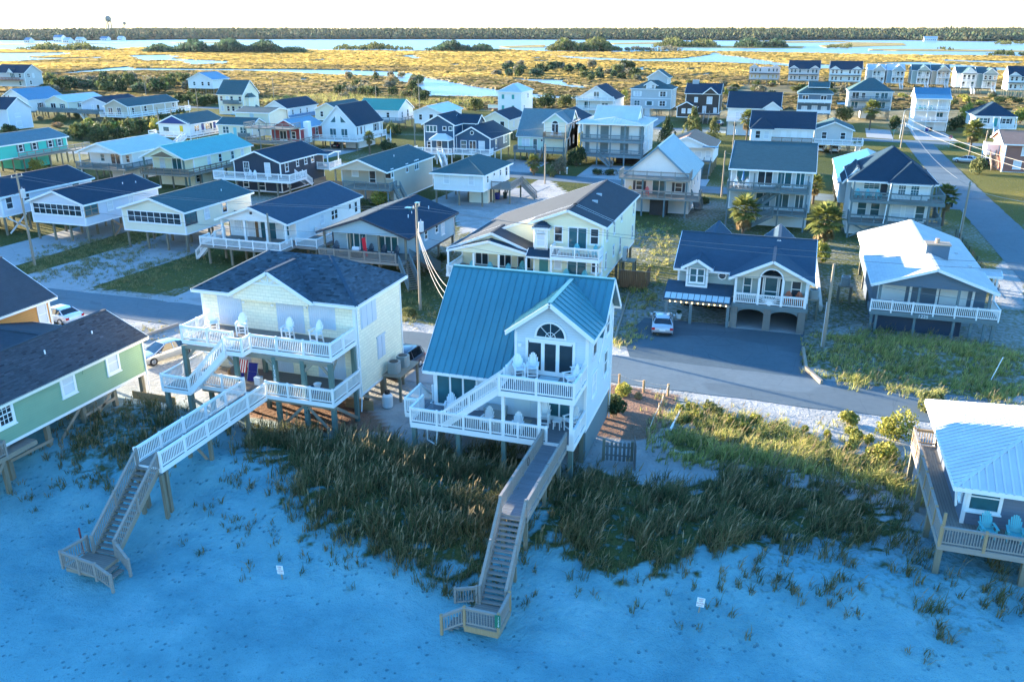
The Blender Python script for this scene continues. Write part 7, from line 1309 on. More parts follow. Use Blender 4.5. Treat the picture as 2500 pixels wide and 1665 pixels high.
# -- bigger evergreens and hedges further back
TREES = [(1628, 352, 2.6, 5.5, 'dark', 'cone', 'dark cedar left of three behind the brown roof cottage'), (1688, 345, 3.0, 7.0, 'olive', 'cone', 'tall olive cedar in the middle behind the brown roof cottage'), (1742, 345, 2.4, 5.0, 'olive', 'cone', 'shorter cedar right of three behind the brown roof cottage'), (1420, 375, 2.2, 4.6, 'yellow', 'round', 'yellow green tree between the mint and white metal roof houses'), (1408, 405, 2.4, 3.8, 'dark', 'round', 'dark round tree between the mint and white metal roof houses'), (1365, 425, 1.8, 3.2, 'grey', 'round', 'grey green tree by the drive of the mint house'), (1345, 432, 1.3, 1.5, 'olive', 'round', 'low bush at the roadside in front of the mint house'), (150, 300, 1.8, 2.6, 'olive', 'round', 'rounded bush standing in the field at left'), (960, 335, 2.4, 3.6, 'dark', 'round', 'dark tree behind the steep gable house'), (945, 372, 2.6, 2.6, 'dark', 'round', 'dark hedge beside the steep gable house deck'), (1460, 428, 1.4, 1.2, 'dark', 'round', 'clipped hedge in front of the white metal roof house'), (1490, 428, 1.4, 1.2, 'dark', 'round', 'second clipped hedge in front of the white metal roof house'), (2390, 425, 2.2, 3.2, 'olive', 'round', 'bare-branched olive tree in the lawn at right'), (2340, 362, 2.2, 1.2, 'yellow', 'round', 'low bright green hedge on the corner lawn at right'), (2062, 295, 3.0, 4.4, 'olive', 'round', 'green tree in front of the grey hip house'), (2330, 318, 3.4, 3.6, 'dark', 'round', 'dark palmetto thicket right of the blue roofed tall house'), (2355, 295, 2.6, 5, 'yellow', 'round', 'sunlit tree beside the navy hip house'), (2490, 300, 3.5, 4, 'yellow', 'round', 'bright bush at the right edge beyond the brick house'), (1720, 500, .8, 1.2, 'dark', 'round', 'dark round bush by the a-frame house'), (1885, 480, 1.2, .9, 'olive', 'round', 'low bush between double deck and turret houses'), (2180, 318, 2.0, 4.0, 'dark', 'round', 'dark round tree in front of the blue roofed tall house'), (1100, 275, 3.0, 3.4, 'yellow', 'round', 'yellow thicket beside the pale roof house'), (1160, 270, 3.6, 4.2, 'olive', 'round', 'green thicket near the creek in the back row'), (1330, 265, 4.5, 5.0, 'dark', 'round', 'large dark tree beyond the road behind the mint house'), (1380, 262, 3.8, 4.4, 'olive', 'round', 'olive tree beside the large dark one beyond the road'), (1290, 268, 3.2, 4.2, 'dark', 'round', 'dark tree next to the white tall house'), (1525, 245, 2.2, 4.0, 'yellow', 'round', 'yellow tree beside the white balcony house'), (1745, 250, .0, 0, 'dark', 'round', ''), (1030, 250, 3.6, 4.2, 'dark', 'round', 'dark tree behind the pale roof house'), (1440, 355, 1.6, 2.4, 'dark', 'round', 'dark bush behind the mint house')]
for px, py, r, hh, pal, shp, lb in TREES:
    if r: a, b_ = G(px, py, 0); bush('evergreen_tree' if hh > 3 else 'garden_bush', lb, (a, b_, 0), r, hh/(1.45 if shp == 'cone' else 1.1), pal, shp, n=1300, size=.08, cat='tree' if hh > 3 else 'bush')
# -- wild thicket left of the aqua roof house and scrub between the last houses and the marsh
def scatter(tmpl, lb, grp, spots, pal, name='wild_shrub', shp='round'):
    for i, (px, py, r, hh) in enumerate(spots):
        if not py: py = 985+(px-1640)*.19+rr.uniform(0, 55)
        a, b_ = G(px, py, -.3); bush(name, lb, (a, b_, height(a, b_) if b_ < 285 else -.55), r, hh/1.1, pal if isinstance(pal, str) else pal[i % len(pal)], shp, group=grp, n=420, size=.13, seed=1+i % 3)
rr = random.Random(4)
scatter(0, 'leafy green shrub in the thicket behind the lavender roof house', 'thicket shrubs behind the lavender roof house', [(190+i*13+rr.uniform(-6, 6), 352-i*1.9+rr.uniform(-16, 10), rr.uniform(2.2, 3.6), rr.uniform(2.6, 4.6)) for i in range(22)], ['dark', 'olive', 'dark', 'yellow'])
scatter(0, 'shrub at the foot of the lavender house at left', 'shrubs by the lavender house', [(rr.uniform(0, 70), rr.uniform(312, 330), rr.uniform(2, 3), rr.uniform(2, 3)) for i in range(7)], 'dark')
scatter(0, 'brushy shrub in the dry field at left', 'shrubs in the dry field', [(rr.uniform(90, 290), rr.uniform(290, 318), rr.uniform(1.2, 2.4), rr.uniform(1, 2)) for i in range(12)], ['grey', 'olive', 'rust'])
scatter(0, 'wind-shaped evergreen shrub in the scrub behind the left houses', 'scrub behind the left houses', [(105+i*9.5+rr.uniform(-8, 8), 226-rr.uniform(0, 26)+i*.1, rr.uniform(3, 6), rr.uniform(3.5, 7)) for i in range(46)], ['dark', 'teal', 'olive', 'grey', 'dark'])
scatter(0, 'dark green shrub beside the back road near the tall cream house', 'shrubs by the back road', [(435+i*10, 258+rr.uniform(-8, 6), rr.uniform(2.2, 3.6), rr.uniform(2.6, 4.2)) for i in range(10)], ['dark', 'dark', 'olive'])
scatter(0, 'scrubby shrub on the point by the tidal creek', 'scrub by the creek', [(rr.uniform(820, 1040), rr.uniform(186, 242), rr.uniform(2.4, 4.4), rr.uniform(2.4, 5)) for i in range(30)], ['olive', 'grey', 'dark', 'dry'])
scatter(0, 'low marsh shrub in the scrub band across the creek', 'marsh scrub across the creek', [(rr.uniform(1200, 1540), rr.uniform(166, 188), rr.uniform(3.5, 6), rr.uniform(3, 6.5)) for i in range(34)]+[(rr.uniform(1430, 1560), rr.uniform(180, 202), rr.uniform(2.5, 4.5), rr.uniform(2.5, 5)) for i in range(14)], ['dark', 'grey', 'olive', 'teal'])
scatter(0, 'low shrub at the marsh edge behind the right houses', 'marsh edge shrubs at right', [(rr.uniform(1560, 2080), rr.uniform(206, 236), rr.uniform(2.2, 4), rr.uniform(1.8, 3.6)) for i in range(40)]+[(rr.uniform(2100, 2500), rr.uniform(236, 262), rr.uniform(1.8, 3), rr.uniform(1.5, 3)) for i in range(22)], ['olive', 'grey', 'dark', 'yellow'])
scatter(0, 'low yellow green bush in the sunlit dune band beside the road', 'sunlit dune bushes by the road', [(rr.uniform(1640, 2180), 0, rr.uniform(.35, .85), rr.uniform(.4, .9)) for i in range(26)], ['yellow', 'yellow', 'olive'])
# reeds in a rusty band along the creek
reed = [G(x, y, -.3) for x, y in [(560, 262), (700, 240), (870, 232), (1060, 250), (1200, 246), (1210, 256), (1120, 262), (1000, 262), (860, 262), (700, 250)]]
o = grass('reed_bed', reed, 5, 2.2, 1, zfun=lambda a, b_: -.4, seed=91); 
# -- island thickets and far forest: distant masses that read as one
def mass(name, spots, pal, nq=46, seed=1, size=.24):
    rng = np.random.default_rng(seed); V, F_, C = [], [], []; k = 0
    base = [crown(pal, nq*9//9, size, 'round', s, 6)[0:2] for s in (1, 2, 3)]
    for (x, y, z, r, h_) in spots:
        v, f = base[rng.integers(0, 3)]; a = rng.uniform(0, 6.28); R_ = np.array([[math.cos(a), -math.sin(a), 0], [math.sin(a), math.cos(a), 0], [0, 0, 1]])
        V.append((v@R_.T)*np.array([r, r, h_])+np.array([x, y, z])); F_.append(f+k); k += len(v); C.append(np.repeat(pick(pal, len(v)//4, rng), 4, 0)*rng.uniform(.7, 1.25))
    return stuff(put(name, colmesh(name, np.concatenate(V), np.concatenate(F_), np.concatenate(C), FARLEAF)))
rng = np.random.default_rng(8)
for i, (xa, xb, yb_, h0, h1, pal, dens) in enumerate(((38, 285, 124, 4, 9, 'olive', 1), (340, 750, 129, 7, 13, 'teal', 1.5), (810, 1010, 123, 4, 8, 'olive', 1), (1035, 1205, 126, 6, 11, 'teal', 1.2), (1330, 1520, 126, 8, 15, 'olive', 1.5), (1510, 1680, 126, 3, 6, 'grey', .8), (1590, 1760, 116, 6, 13, 'olive', 1.2), (1790, 1925, 117, 7, 14, 'teal', 1.2), (2015, 2085, 119, 4, 7, 'olive', .8), (2285, 2330, 124, 3, 6, 'olive', .6), (2400, 2560, 137, 3, 5, 'dark', .9), (2420, 2560, 110, 4, 8, 'olive', .7))):
    n = int((xb-xa)*.85*dens); sp = []
    for j in range(n):
        px = rng.uniform(xa, xb); t = (px-xa)/(xb-xa); env = math.sin(math.pi*min(1, max(0, t)))**.45*(.75+.25*math.sin(px*.07))
        a, b_ = G(px, yb_+rng.uniform(-5, .5), -.5); hh = 1.15*rng.uniform(h0, h1)*env; sp.append((a, b_, -.6, hh*rng.uniform(.55, .85), hh/1.1))
    mass('island_thicket', sp, pal, 54, i+2)
# mainland forest: thousands of crowns over gently rising ground
rng = np.random.default_rng(21); n = 26000
px = rng.uniform(-120, 2620, n); dep = rng.uniform(0, 1, n)**1.7*1500
sx_ = np.array([m_[0] for m_ in main]); sy_ = np.array([m_[1] for m_ in main])
cx = rng.uniform(-2700, 1100, n); order = np.argsort(sx_); shore = np.interp(cx, sx_[order], sy_[order])+5
cy = shore+dep; z0 = np.minimum(13, dep*.015)-.4
hh = rng.uniform(9, 19, n)*np.where(dep < 30, .7, 1); r = rng.uniform(4, 7.5, n)
oct_ = np.array([(1, 0, .35), (.5, .87, .3), (-.5, .87, .4), (-1, 0, .3), (-.5, -.87, .38), (.5, -.87, .32), (0, 0, 1), (.62, .2, .75), (-.3, .55, .78), (-.2, -.6, .74)]); 
fc = np.array([(0, 1, 7), (1, 2, 8), (2, 3, 8), (3, 4, 9), (4, 5, 9), (5, 0, 7), (7, 1, 8), (9, 3, 8), (9, 5, 7), (7, 8, 6), (8, 9, 6), (9, 7, 6)])
sk = np.array([(1, 0, 0), (.5, .87, 0), (-.5, .87, 0), (-1, 0, 0), (-.5, -.87, 0), (.5, -.87, 0)]); oct2 = np.concatenate([oct_, sk*.7]); fc2 = np.concatenate([fc, [(i, (i+1) % 6, 10+(i+1) % 6) for i in range(6)], [(i, 10+(i+1) % 6, 10+i) for i in range(6)]])
ang = rng.uniform(0, 6.28, n); jit = 1+rng.normal(0, .13, (n, len(oct2), 3)); B_ = oct2[None]*jit; X = B_[:, :, 0]*np.cos(ang)[:, None]-B_[:, :, 1]*np.sin(ang)[:, None]; Y = B_[:, :, 0]*np.sin(ang)[:, None]+B_[:, :, 1]*np.cos(ang)[:, None]
V = np.stack([X*r[:, None]+cx[:, None], Y*r[:, None]+cy[:, None], B_[:, :, 2]*hh[:, None]+z0[:, None]], 2).reshape(-1, 3)
F_ = (fc2[None]+(np.arange(n)*len(oct2))[:, None, None]).reshape(-1, 3)
cc = np.array([(.055, .10, .06), (.075, .12, .06), (.10, .135, .06), (.15, .155, .07), (.05, .085, .055), (.13, .125, .065)])[rng.integers(0, 6, n)]*rng.uniform(.7, 1.2, (n, 1))
stuff(put('mainland_forest', colmesh('mainland_forest', V, F_, np.repeat(cc, len(oct2), 0), FARLEAF)))
mb = MB(); q = [(-4000, 0), (1800, 0)]
rise = MB(); rise.add([(-4500, 2500, -.4), (2500, 2500, -.4), (2500, 3500, 13), (-4500, 3500, 13), (2500, 5200, 13), (-4500, 5200, 13)], [(0, 1, 2, 3), (3, 2, 4, 5)]); struct(rise.obj('mainland_rise', MATS['mainland floor']))
# far shore houses
for i, (px, py, w_) in enumerate([(132, 106, 20), (185, 106, 16), (245, 103, 18), (287, 102, 13), (60, 108, 12), (155, 108, 13), (1615, 95, 18), (1755, 96, 16), (1795, 95, 14), (1825, 96, 13), (1720, 97, 12), (2255, 103, 26)]):
    a, b_ = G(px, py, -.4); h = House('shore_house', ['small pale house on the far shore at left, %s', 'small pale house on the far shore at right, %s'][px > 1000] % ['tallest with blue roof', 'wide and low', 'behind the trees', 'white at the end', 'first from the frame edge', 'beside the tallest', 'left of its group', 'second of its group', 'third of its group', 'fourth of its group', 'hidden among trees', 'long and low by the beach'][i], a, b_, -.4)
    h.wall(0, w_, 0, 12, 1, 7 if i else 11, WS); h.gable(0, w_, 0, 12, 7 if i else 11, 11 if i else 15, 'x', .6, .6, RLAV if i % 2 else RBLUE, WS)
    for a_ in range(2, int(w_)-1, 4): h.win('f', 0, a_, 3, 2, 2.2, 'fix')
for px, top, lb in ((271, 60, 'larger water tower on the horizon at left'), (309, 66, 'smaller water tower right of the larger one')):
    a, b_ = G(px, 92, 0); s_ = 1.0 if px < 300 else .55; z_ = 45*(1 if s_ == 1 else .75); t = thing('water_tower', lb, 'water tower', (a, b_, 8))
    MB().loft([[(10*s_*q*math.cos(k*math.pi/6), 10*s_*q*math.sin(k*math.pi/6), z_+dz*s_) for k in range(12)] for q, dz in ((.3, -6), (1, 0), (1, 8), (.5, 13), (.05, 15))]).obj('tank', plain('pale tank', (.16, .19, .18), .8), t)
    for k in range(5): MB().cyl((9*s_*math.cos(k*1.256), 9*s_*math.sin(k*1.256), 0), (8*s_*math.cos(k*1.256), 8*s_*math.sin(k*1.256), z_), 1.7*s_, None, 5).obj('leg', plain('pale tank', (.16, .19, .18), .8), t)
for px, h_, lb in ((2147, 62, 'lattice radio mast on the horizon, left one'), (2370, 50, 'lattice radio mast on the horizon, right one')):
    a, b_ = G(px, 92, 0); t = thing('radio_mast', lb, 'mast', (a, b_, 8))
    for k in range(3): MB().cyl((5*math.cos(k*2.09), 5*math.sin(k*2.09), 0), (1.0*math.cos(k*2.09), 1.0*math.sin(k*2.09), h_+14), .55, .4, 4).obj('leg', plain('mast steel', (.3, .33, .36), .5), t)
    for k in range(1, 7): MB().cyl((5-k*.6, 0, k*h_/7), (-(5-k*.6)*.5, (5-k*.6)*.87, k*h_/7), .4, None, 4).obj('brace', plain('mast steel', (.3, .33, .36), .5), t)
# -- palms: trunk with old leaf bases, fan fronds each a leaf of its own
def frond_mesh(seed):
    rng = np.random.default_rng(seed); V, F_, C = [], [], []; k = 0; L_ = .75
    V += [(-.015, 0, 0), (.015, 0, 0), (.012, L_, .12), (-.012, L_, .12)]; F_ += [(0, 1, 2, 3)]; C += [(.10, .11, .04)]*4; k = 4
    for i in range(15):
        a = R(-100+200*i/14); l = .75*(1-.25*abs(i-7)/7)*rng.uniform(.85, 1.1); d = np.array([math.sin(a)*l, L_+math.cos(a)*l*.9, .12-.28*l*l+rng.normal(0, .04)]); o_ = np.array([0, L_, .12]); s_ = np.array([math.cos(a), -math.sin(a), 0])*.08; m_ = o_+(d-o_)*.5+np.array([0, 0, .05])
        V += [tuple(o_), tuple(m_+s_), tuple(d), tuple(m_-s_)]; F_ += [(k, k+1, k+2, k+3)]; c = np.array([(.12, .15, .04), (.17, .20, .05), (.25, .25, .07)])[rng.integers(0, 3)]; C += [tuple(c)]*4; k += 4
    return colmesh('frond', V, F_, np.array(C), LEAF)
def dead_frond():
    me = frond_mesh(9).copy(); a = me.color_attributes['col']
    for d in a.data: d.color = (.22*random.uniform(.7, 1.2), .16, .08, 1)
    return me
FR_ = [frond_mesh(s) for s in (1, 2, 3)]; FD = dead_frond()
def palm(label, px, py, hgt, crown_r=1.15, lean=0.0):
    a, b_ = G(px, py, 0); t = thing('cabbage_palm', label, 'palm tree', (a, b_, 0), random.uniform(0, 6)); mb = MB(); rings = []; n_ = 14
    for i in range(n_+1): z = hgt*i/n_; q = .19*(1.25 if i == 0 else 1)*(1+.12*(i % 2)); rings.append([(lean*(z/hgt)**2+q*math.cos(k*math.pi/5), q*math.sin(k*math.pi/5), z-.1) for k in range(10)])
    mb.loft(rings); mb.obj('trunk', BARK, t)
    cr = MB().cyl((lean, 0, hgt-.4), (lean, 0, hgt+.25), .26, .14, 8).obj('crown', BARK, t)
    for i in range(46):
        el = R(80-i*2.9); az = i*2.399; dead = i > 38; put('frond', FD if dead else FR_[i % 3], cr, (lean, 0, hgt+.1-.25*(i/46)), (el if not dead else R(-60-random.uniform(0, 20)), 0, az), (crown_r*1.25*random.uniform(.85, 1.1),)*3)
    return t
for q in (('large cabbage palm beside the double deck house front', 1813, 575, 3.1, 1.35), ('large cabbage palm between double deck and turret houses', 2008, 612, 3.6, 1.45), ('leaning cabbage palm right of the turret house by the street', 2299, 552, 4.0, 1.1, .5), ('cabbage palm on the corner lawn by the stop sign', 2366, 380, 5.0, 1.5), ('cabbage palm in front of the grey hip house', 2122, 318, 5.2, 1.6), ('small cabbage palm beside the right wall of the double deck house', 1984, 498, 3.0, .95), ('sunlit cabbage palm left of the navy bay house', 1822, 345, 5.0, 1.4), ('slim young palm beside the steep gable house deck', 903, 378, 3.6, .8), ('small palm in front of the white tall house', 1232, 275, 4.2, 1.4), ('palm in the planted circle before the mint house', 1303, 428, 2.2, 1.0)): palm(*q)
# ---------------------------------------------------------------- utility poles and wires
POLEW = wood('pole wood', (.30, .25, .19), 2); GREYM = plain('grey equipment', (.45, .48, .50), .5, .08); BLACK = plain('black rubber', (.015, .015, .017), .5)
def pole(label, u, v, h_, arm=True, can=False, guard=False, m=None, r=.15, lean=(0, 0)):
    t = thing('utility_pole', label, 'utility pole', (u, v, 0)); top = (lean[0], lean[1], h_)
    MB().cyl((0, 0, -.3), top, r, r*.68, 10).obj('pole', m or POLEW, t)
    if arm:
        MB().beam((lean[0]-.0, lean[1]-.75, h_-.35), (lean[0], lean[1]+.75, h_-.35), .09, .11).obj('crossarm', m or POLEW, t)
        for y in (-.65, .65): MB().cyl((lean[0], lean[1]+y, h_-.3), (lean[0], lean[1]+y, h_-.08), .05, .03, 6).obj('insulator', GREYM, t)
    if can:
        c = MB().cyl((.38, 0, h_-2.6), (.38, 0, h_-1.7), .26, None, 12).obj('transformer', GREYM, t); MB().cyl((.38, 0, h_-1.7), (.38, 0, h_-1.45), .05, .04, 6).obj('bushing', GREYM, c)
    if guard: MB().box(-.19, -.13, -.06, .06, .1, h_*.55).obj('cable_guard', GREYM, t)
    return t
POLES = [('tall utility pole with transformer by the driveway at left', -80.6, 71.6, 10.4, True, True), ('tall utility pole with transformer between the light blue and yellow houses', -32.1, 70.3, 10.3, True, True), ('short wooden pole behind the yellow house roof', -54.8, 80.0, 6.0, False, False), ('bare wooden pole with conduit right of the arched house', 4.5, 71.5, 7.3, False, False, True), ('dark utility pole beside the side street fence', 21.8, 117.0, 7.6, True, False, True), ('bare pole beside the middle road near the a-frame house', -9.6, 138.7, 7.3, False), ('thin pole on the middle road corner by the mint house drive', -40.0, 141.7, 6.8, False), ('thin tall pole in front of the mint house', -39.7, 154.5, 8.7, False), ('pole with transformer behind the double deck house', -11.6, 189, 7.0, False, True), ('brown street corner pole with transformer near the blue roofed tall house', 23.9, 211.1, 7.4, True, True), ('pole in the scrub at far left with crossarm', -249.6, 289.7, 8, True), ('pale pole beside the back road at left', -188.5, 242.2, 7.2, False), ('left pole of two in front of the yellow door house', -150.1, 177.3, 7.2, False), ('right pole of two in front of the yellow door house', -143.0, 173.5, 7.2, True), ('pole with meter in front of the red house', -114.3, 179.0, 7.4, False, True), ('distant pole behind the tall cream house', -190.9, 290.9, 8, True), ('pole standing before the creek in the back', -121.6, 272.1, 9.6, False), ('short distant pole near the creek bend', -154.5, 305, 5, False), ('pole in front of the blue twin house', -80.1, 176.0, 6.6, False), ('short pole by the slim palm', -85.8, 171.0, 3.8, False), ('paired poles near the white balcony house, the upright one', -59.2, 290, 7.4, True), ('distant bare pole behind the navy roofed tall house', -4.1, 300, 5.6, False), ('pole beside the brick house cars', 38.5, 199.0, 5.8, False)]
for q in POLES: pole(*q)
t = thing('street_lamp', 'grey curved street lamp on the corner by the blue roofed tall house', 'street lamp', (25.6, 231, 0)); MB().cyl((0, 0, 0), (.1, 0, 6.4), .09, .06).obj('post', GREYM, t); a_ = MB()
for i in range(6): p0, p1 = R(i*15), R((i+1)*15); a_.cyl((.1+1.3*(1-math.cos(p0)), 0, 6.4+.7*math.sin(p0)), (.1+1.3*(1-math.cos(p1)), 0, 6.4+.7*math.sin(p1)), .045, None, 6)
a_.obj('arm', GREYM, t); MB().box(1.3, 1.9, -.1, .1, 7.02, 7.14).obj('lamp_head', GREYM, t)
def wire(label, a, b, sag=.5, r=.016, m=None):
    mb = MB(); A, B = Vector(a), Vector(b); n_ = 14; P = [A+(B-A)*(i/n_)-Vector((0, 0, 4*sag*(i/n_)*(1-i/n_))) for i in range(n_+1)]
    for p, q in zip(P, P[1:]): mb.cyl(p, q, r, None, 4, False)
    return tag(mb.obj('power_line', m or WIRE), label, 'cable')
WIRE = plain('weathered cable', (.16, .17, .18), .6); WIRE2 = plain('pale cable', (.45, .42, .36), .6)
for q in (('upper power line between the left pole and the pole by the light blue house', (-80.6, 71.0, 10.1), (-32.1, 69.7, 9.9), .9), ('second power line between the left pole and the pole by the light blue house', (-80.6, 72.2, 10.1), (-32.1, 70.9, 9.9), 1.0), ('low cable between the left pole and the pole by the light blue house', (-80.6, 71.6, 7.4), (-32.1, 70.3, 7.4), .9), ('upper power line crossing in front of the arched house', (-32.1, 69.7, 9.9), (30, 69, 9.6), 1.0), ('lower power line crossing in front of the arched house', (-32.1, 70.9, 9.9), (30, 70.2, 8.9), 1.4), ('low cable crossing the arched house drive', (-32.1, 70.3, 7.2), (4.5, 71.5, 6.2), 1.2), ('low cable crossing the white roof house front', (4.5, 71.5, 6.2), (30, 70, 6.4), .9), ('drop cable from the left pole leaving the frame', (-80.6, 71.6, 8.4), (-100, 68, 3.5), 1.0), ('power line from the left pole leaving the frame, upper', (-80.6, 71.0, 10.1), (-125, 71, 10), 1.0)): wire(*q)
for i, lb in enumerate(('first pale drop cable to the blue house roof', 'second pale drop cable to the blue house roof', 'third pale drop cable to the blue house roof')): wire(lb, (-32.1, 70.3, 8.0-i*.25), (-20.2+i*.3, 51.2-i*.4, 8.3-i*.5), 1.5+i*.3, .016, WIRE2)
for q in (('upper bright cable over the side street', (23.9, 211.1, 6.9), (38, 122, 7.6), 1.3, .022, WIRE2), ('lower bright cable over the side street', (23.9, 211.1, 5.6), (40, 118, 6.4), 1.2, .022, WIRE2), ('cable from the street fence pole crossing the street', (21.8, 117, 6.6), (42, 108, 6.2), .8, .02, WIRE2), ('cable along the side street to the fence pole', (23.9, 211.1, 6.9), (21.8, 117, 7.0), 1.6, .02, WIRE), ('thin cable behind the white roof house', (21.8, 117, 6.4), (-9.6, 138.7, 7.0), .8, .016, WIRE), ('thin cable in front of the mint house', (-39.7, 154.5, 8.5), (-85.8, 171, 3.7), .6, .02, WIRE)): wire(*q)
# ---------------------------------------------------------------- cars
CGLASS = glass('car glass', (.012, .016, .02), .04); CHROME = plain('bright metal', (.6, .62, .65), .2, .05, .9); TAIL = plain('red lens', (.45, .01, .015), .25, .05)
def paint(name, c):
    if name in MATS: return MATS[name]
    m, nt, n, b = _nt(name); L(nt, mixc(nt, noise(nt, 3, 3), tone(c, .95), tone(c, 1.05)), b.inputs['Base Color']); b.inputs['Roughness'].default_value = .3; b.inputs['Metallic'].default_value = .35; b.inputs['Coat Weight'].default_value = .6; b.inputs['Coat Roughness'].default_value = .05; MATS[name] = m; return m
def car(label, u, v, rz, m, suv=False, cat='car'):
    """front along +x; body lofted across its width, glasshouse on top"""
    t = thing('parked_car', label, cat, (u, v, .03), rz, None); Lh, W = (2.25, .92) if suv else (2.38, .92); hb = .98 if suv else .88; ht = 1.68 if suv else 1.42
    def body():
        prof = [(-Lh, .42), (-Lh+.02, hb-.06), (-Lh+.25, hb+.02), (-1.3, hb+.05), (.8, hb+.02), (Lh-.55, hb-.1), (Lh-.08, hb-.26), (Lh, .5), (Lh-.08, .26), (-Lh+.1, .26)]
        rings = []
        for y, s_, dz in ((-W, .965, .0), (-W*.98, .985, .02), (-W*.8, 1.0, .05), (0, 1.012, .07), (W*.8, 1.0, .05), (W*.98, .985, .02), (W, .965, 0)): rings.append([(x*s_, y, z+(dz if z > .6 else -dz*.3)) for x, z in prof])
        return MB().loft(rings).mesh('body', m, True)
    def roof():
        if suv: prof = [(-Lh+.12, hb), (-Lh+.35, ht-.12), (-1.6, ht), (.2, ht), (.95, ht-.3), (1.35, hb)]
        else: prof = [(-1.95, hb), (-1.25, ht-.1), (-.85, ht), (.15, ht), (.75, ht-.28), (1.3, hb)]
        rings = []
        for y, k in ((-W*.97, 0), (-W*.72, 1), (0, 1.04), (W*.72, 1), (W*.97, 0)): rings.append([(x*(.98 if k else 1.0), y, hb+(z-hb)*(k if k else .0)+(.0 if k else .02)) for x, z in prof])
        return rings, prof
    key = (m.name, suv); put('body', cached((key, 'body'), body), t)
    rings, prof = roof(); put('glasshouse', cached((key, 'gh'), lambda: MB().loft(rings).mesh('glasshouse', CGLASS, False)), t)
    x0, x1 = (prof[1][0], prof[3][0]); rp = MB(); a = W*.73
    rp.loft([[(x0-.03, y, ht-.12+dz), (x0+.35, y, ht+dz), (x1, y, ht+.01+dz), (x1+.12, y, ht-.05+dz)] for y, dz in ((-a, -.02), (-a*.6, .03), (a*.6, .03), (a, -.02))], False, False); put('roof_panel', cached((key, 'rp'), lambda: rp.mesh('roof_panel', m, True)), t)
    for y in (-1, 1):
        for xa, za, xb, zb in ((x0, ht-.1, prof[0][0], hb), (x1+.1, ht-.06, prof[-1][0], hb), (-.35, ht-.02, -.4, hb)): MB().beam((xa, y*W*.725, za), (xb, y*W*.955, zb+.02), .07, .05).obj('pillar', m, t)
    for x in (-Lh*.6, Lh*.62):
        for y in (-1, 1):
            w_ = MB().cyl((x, y*(W-.2), .33), (x, y*(W+.02), .33), .335, None, 16).obj('wheel', BLACK, t); MB().cyl((x, y*(W-.1), .33), (x, y*(W+.03), .33), .21, None, 10).obj('rim', CHROME, w_)
    for y in (-1, 1):
        MB().box(-Lh-.01, -Lh+.12, y*.78-.14, y*.78+.14, hb-.26, hb-.06).obj('tail_light', TAIL, t); MB().box(Lh-.22, Lh-.03, y*.68-.16, y*.68+.16, .6, .74).obj('headlight', plain('clear lens', (.6, .62, .65), .1), t); MB().box(.75, .95, y*(W+.1)-.09, y*(W+.1)+.09, hb+.02, hb+.16).obj('mirror', m, t)
    MB().box(-Lh-.025, -Lh+.05, -.26, .26, .55, .68).obj('number_plate', WHITE, t); MB().box(-Lh-.02, Lh+.01, -W*.9, W*.9, .24, .4).obj('bumper', BLACK, t); return t
SILV = paint('silver paint', (.42, .44, .46)); BLKB = paint('dark blue paint', (.012, .03, .06)); WHT = paint('white car paint', (.75, .75, .75)); GRY = paint('grey car paint', (.25, .27, .3)); BLU = paint('blue car paint', (.02, .05, .12))
for q in (('silver sedan parked on the dark drive of the arched house', -9.2, 72.2, R(98), SILV), ('dark blue sport utility car tucked behind the yellow house', -27.2, 55.6, R(-95), BLKB, True), ('silver sedan half hidden behind the green house', -46.9, 52.2, R(-110), SILV), ('white car parked by the road behind the orange house', -62.6, 57.0, R(172), WHT), ('silver car on the corner lawn at right', 34.2, 191.5, R(150), SILV), ('dark blue car left of the grey one by the brick house', 37.6, 190, R(100), BLU), ('grey sport utility car in front of the brick house', 40.0, 189, R(95), GRY, True), ('blue car parked beside the dark cabin', -19.6, 247.5, R(80), BLU), ('dark car under the deck of the steep gable house', -97.6, 173.6, R(85), BLKB), ('white car under the grey gable cottage, left one', 6.6, 200.5, R(80), WHT), ('white car under the grey gable cottage, right one', 9.6, 200.5, R(80), WHT)): car(*q)
# ---------------------------------------------------------------- outdoor units, tanks, bins, signs, fences
def ac(label, u, v, z, s_=1.0, tall=False):
    t = thing('air_conditioner', label, 'air conditioner', (u, v, z), 0, None, s_); hh = .85; n_ = 20; pts = []
    for k in range(n_):
        a = 2*math.pi*k/n_; q = .42/max(abs(math.cos(a)), abs(math.sin(a)))**.75; pts.append((q*math.cos(a), q*math.sin(a)))
    MB().prism(pts, 2, 0, hh).obj('casing', plain('grey casing', (.30, .32, .31), .5), t)
    for k in range(9): MB().prism([(x*1.03, y*1.03) for x, y in pts], 2, .08+k*.08, .105+k*.08).obj('louvre', plain('grey casing', (.30, .32, .31), .5), t)
    MB().cyl((0, 0, hh), (0, 0, hh+.02), .33, None, 16).obj('fan_guard', BLACK, t); return t
def stand(label, u, v, w_, d_, z): 
    t = thing('timber_stand', label, 'stand', (u, v, 0)); MB().box(0, w_, 0, d_, z-.12, z).obj('platform', TIMBER, t)
    for x in (.1, w_-.1):
        for y in (.1, d_-.1): MB().box(x-.08, x+.08, y-.08, y+.08, -.3, z-.13).obj('leg', PILE, t)
    return t
stand('timber stand carrying two air conditioners at the side of the yellow house', -26.1, 50.2, 1.4, 3.2, 2.0); ac('air conditioner on the timber stand, nearer one beside the yellow house', -25.5, 50.9, 2.003); ac('air conditioner on the timber stand, farther one beside the yellow house', -25.4, 52.2, 2.003)
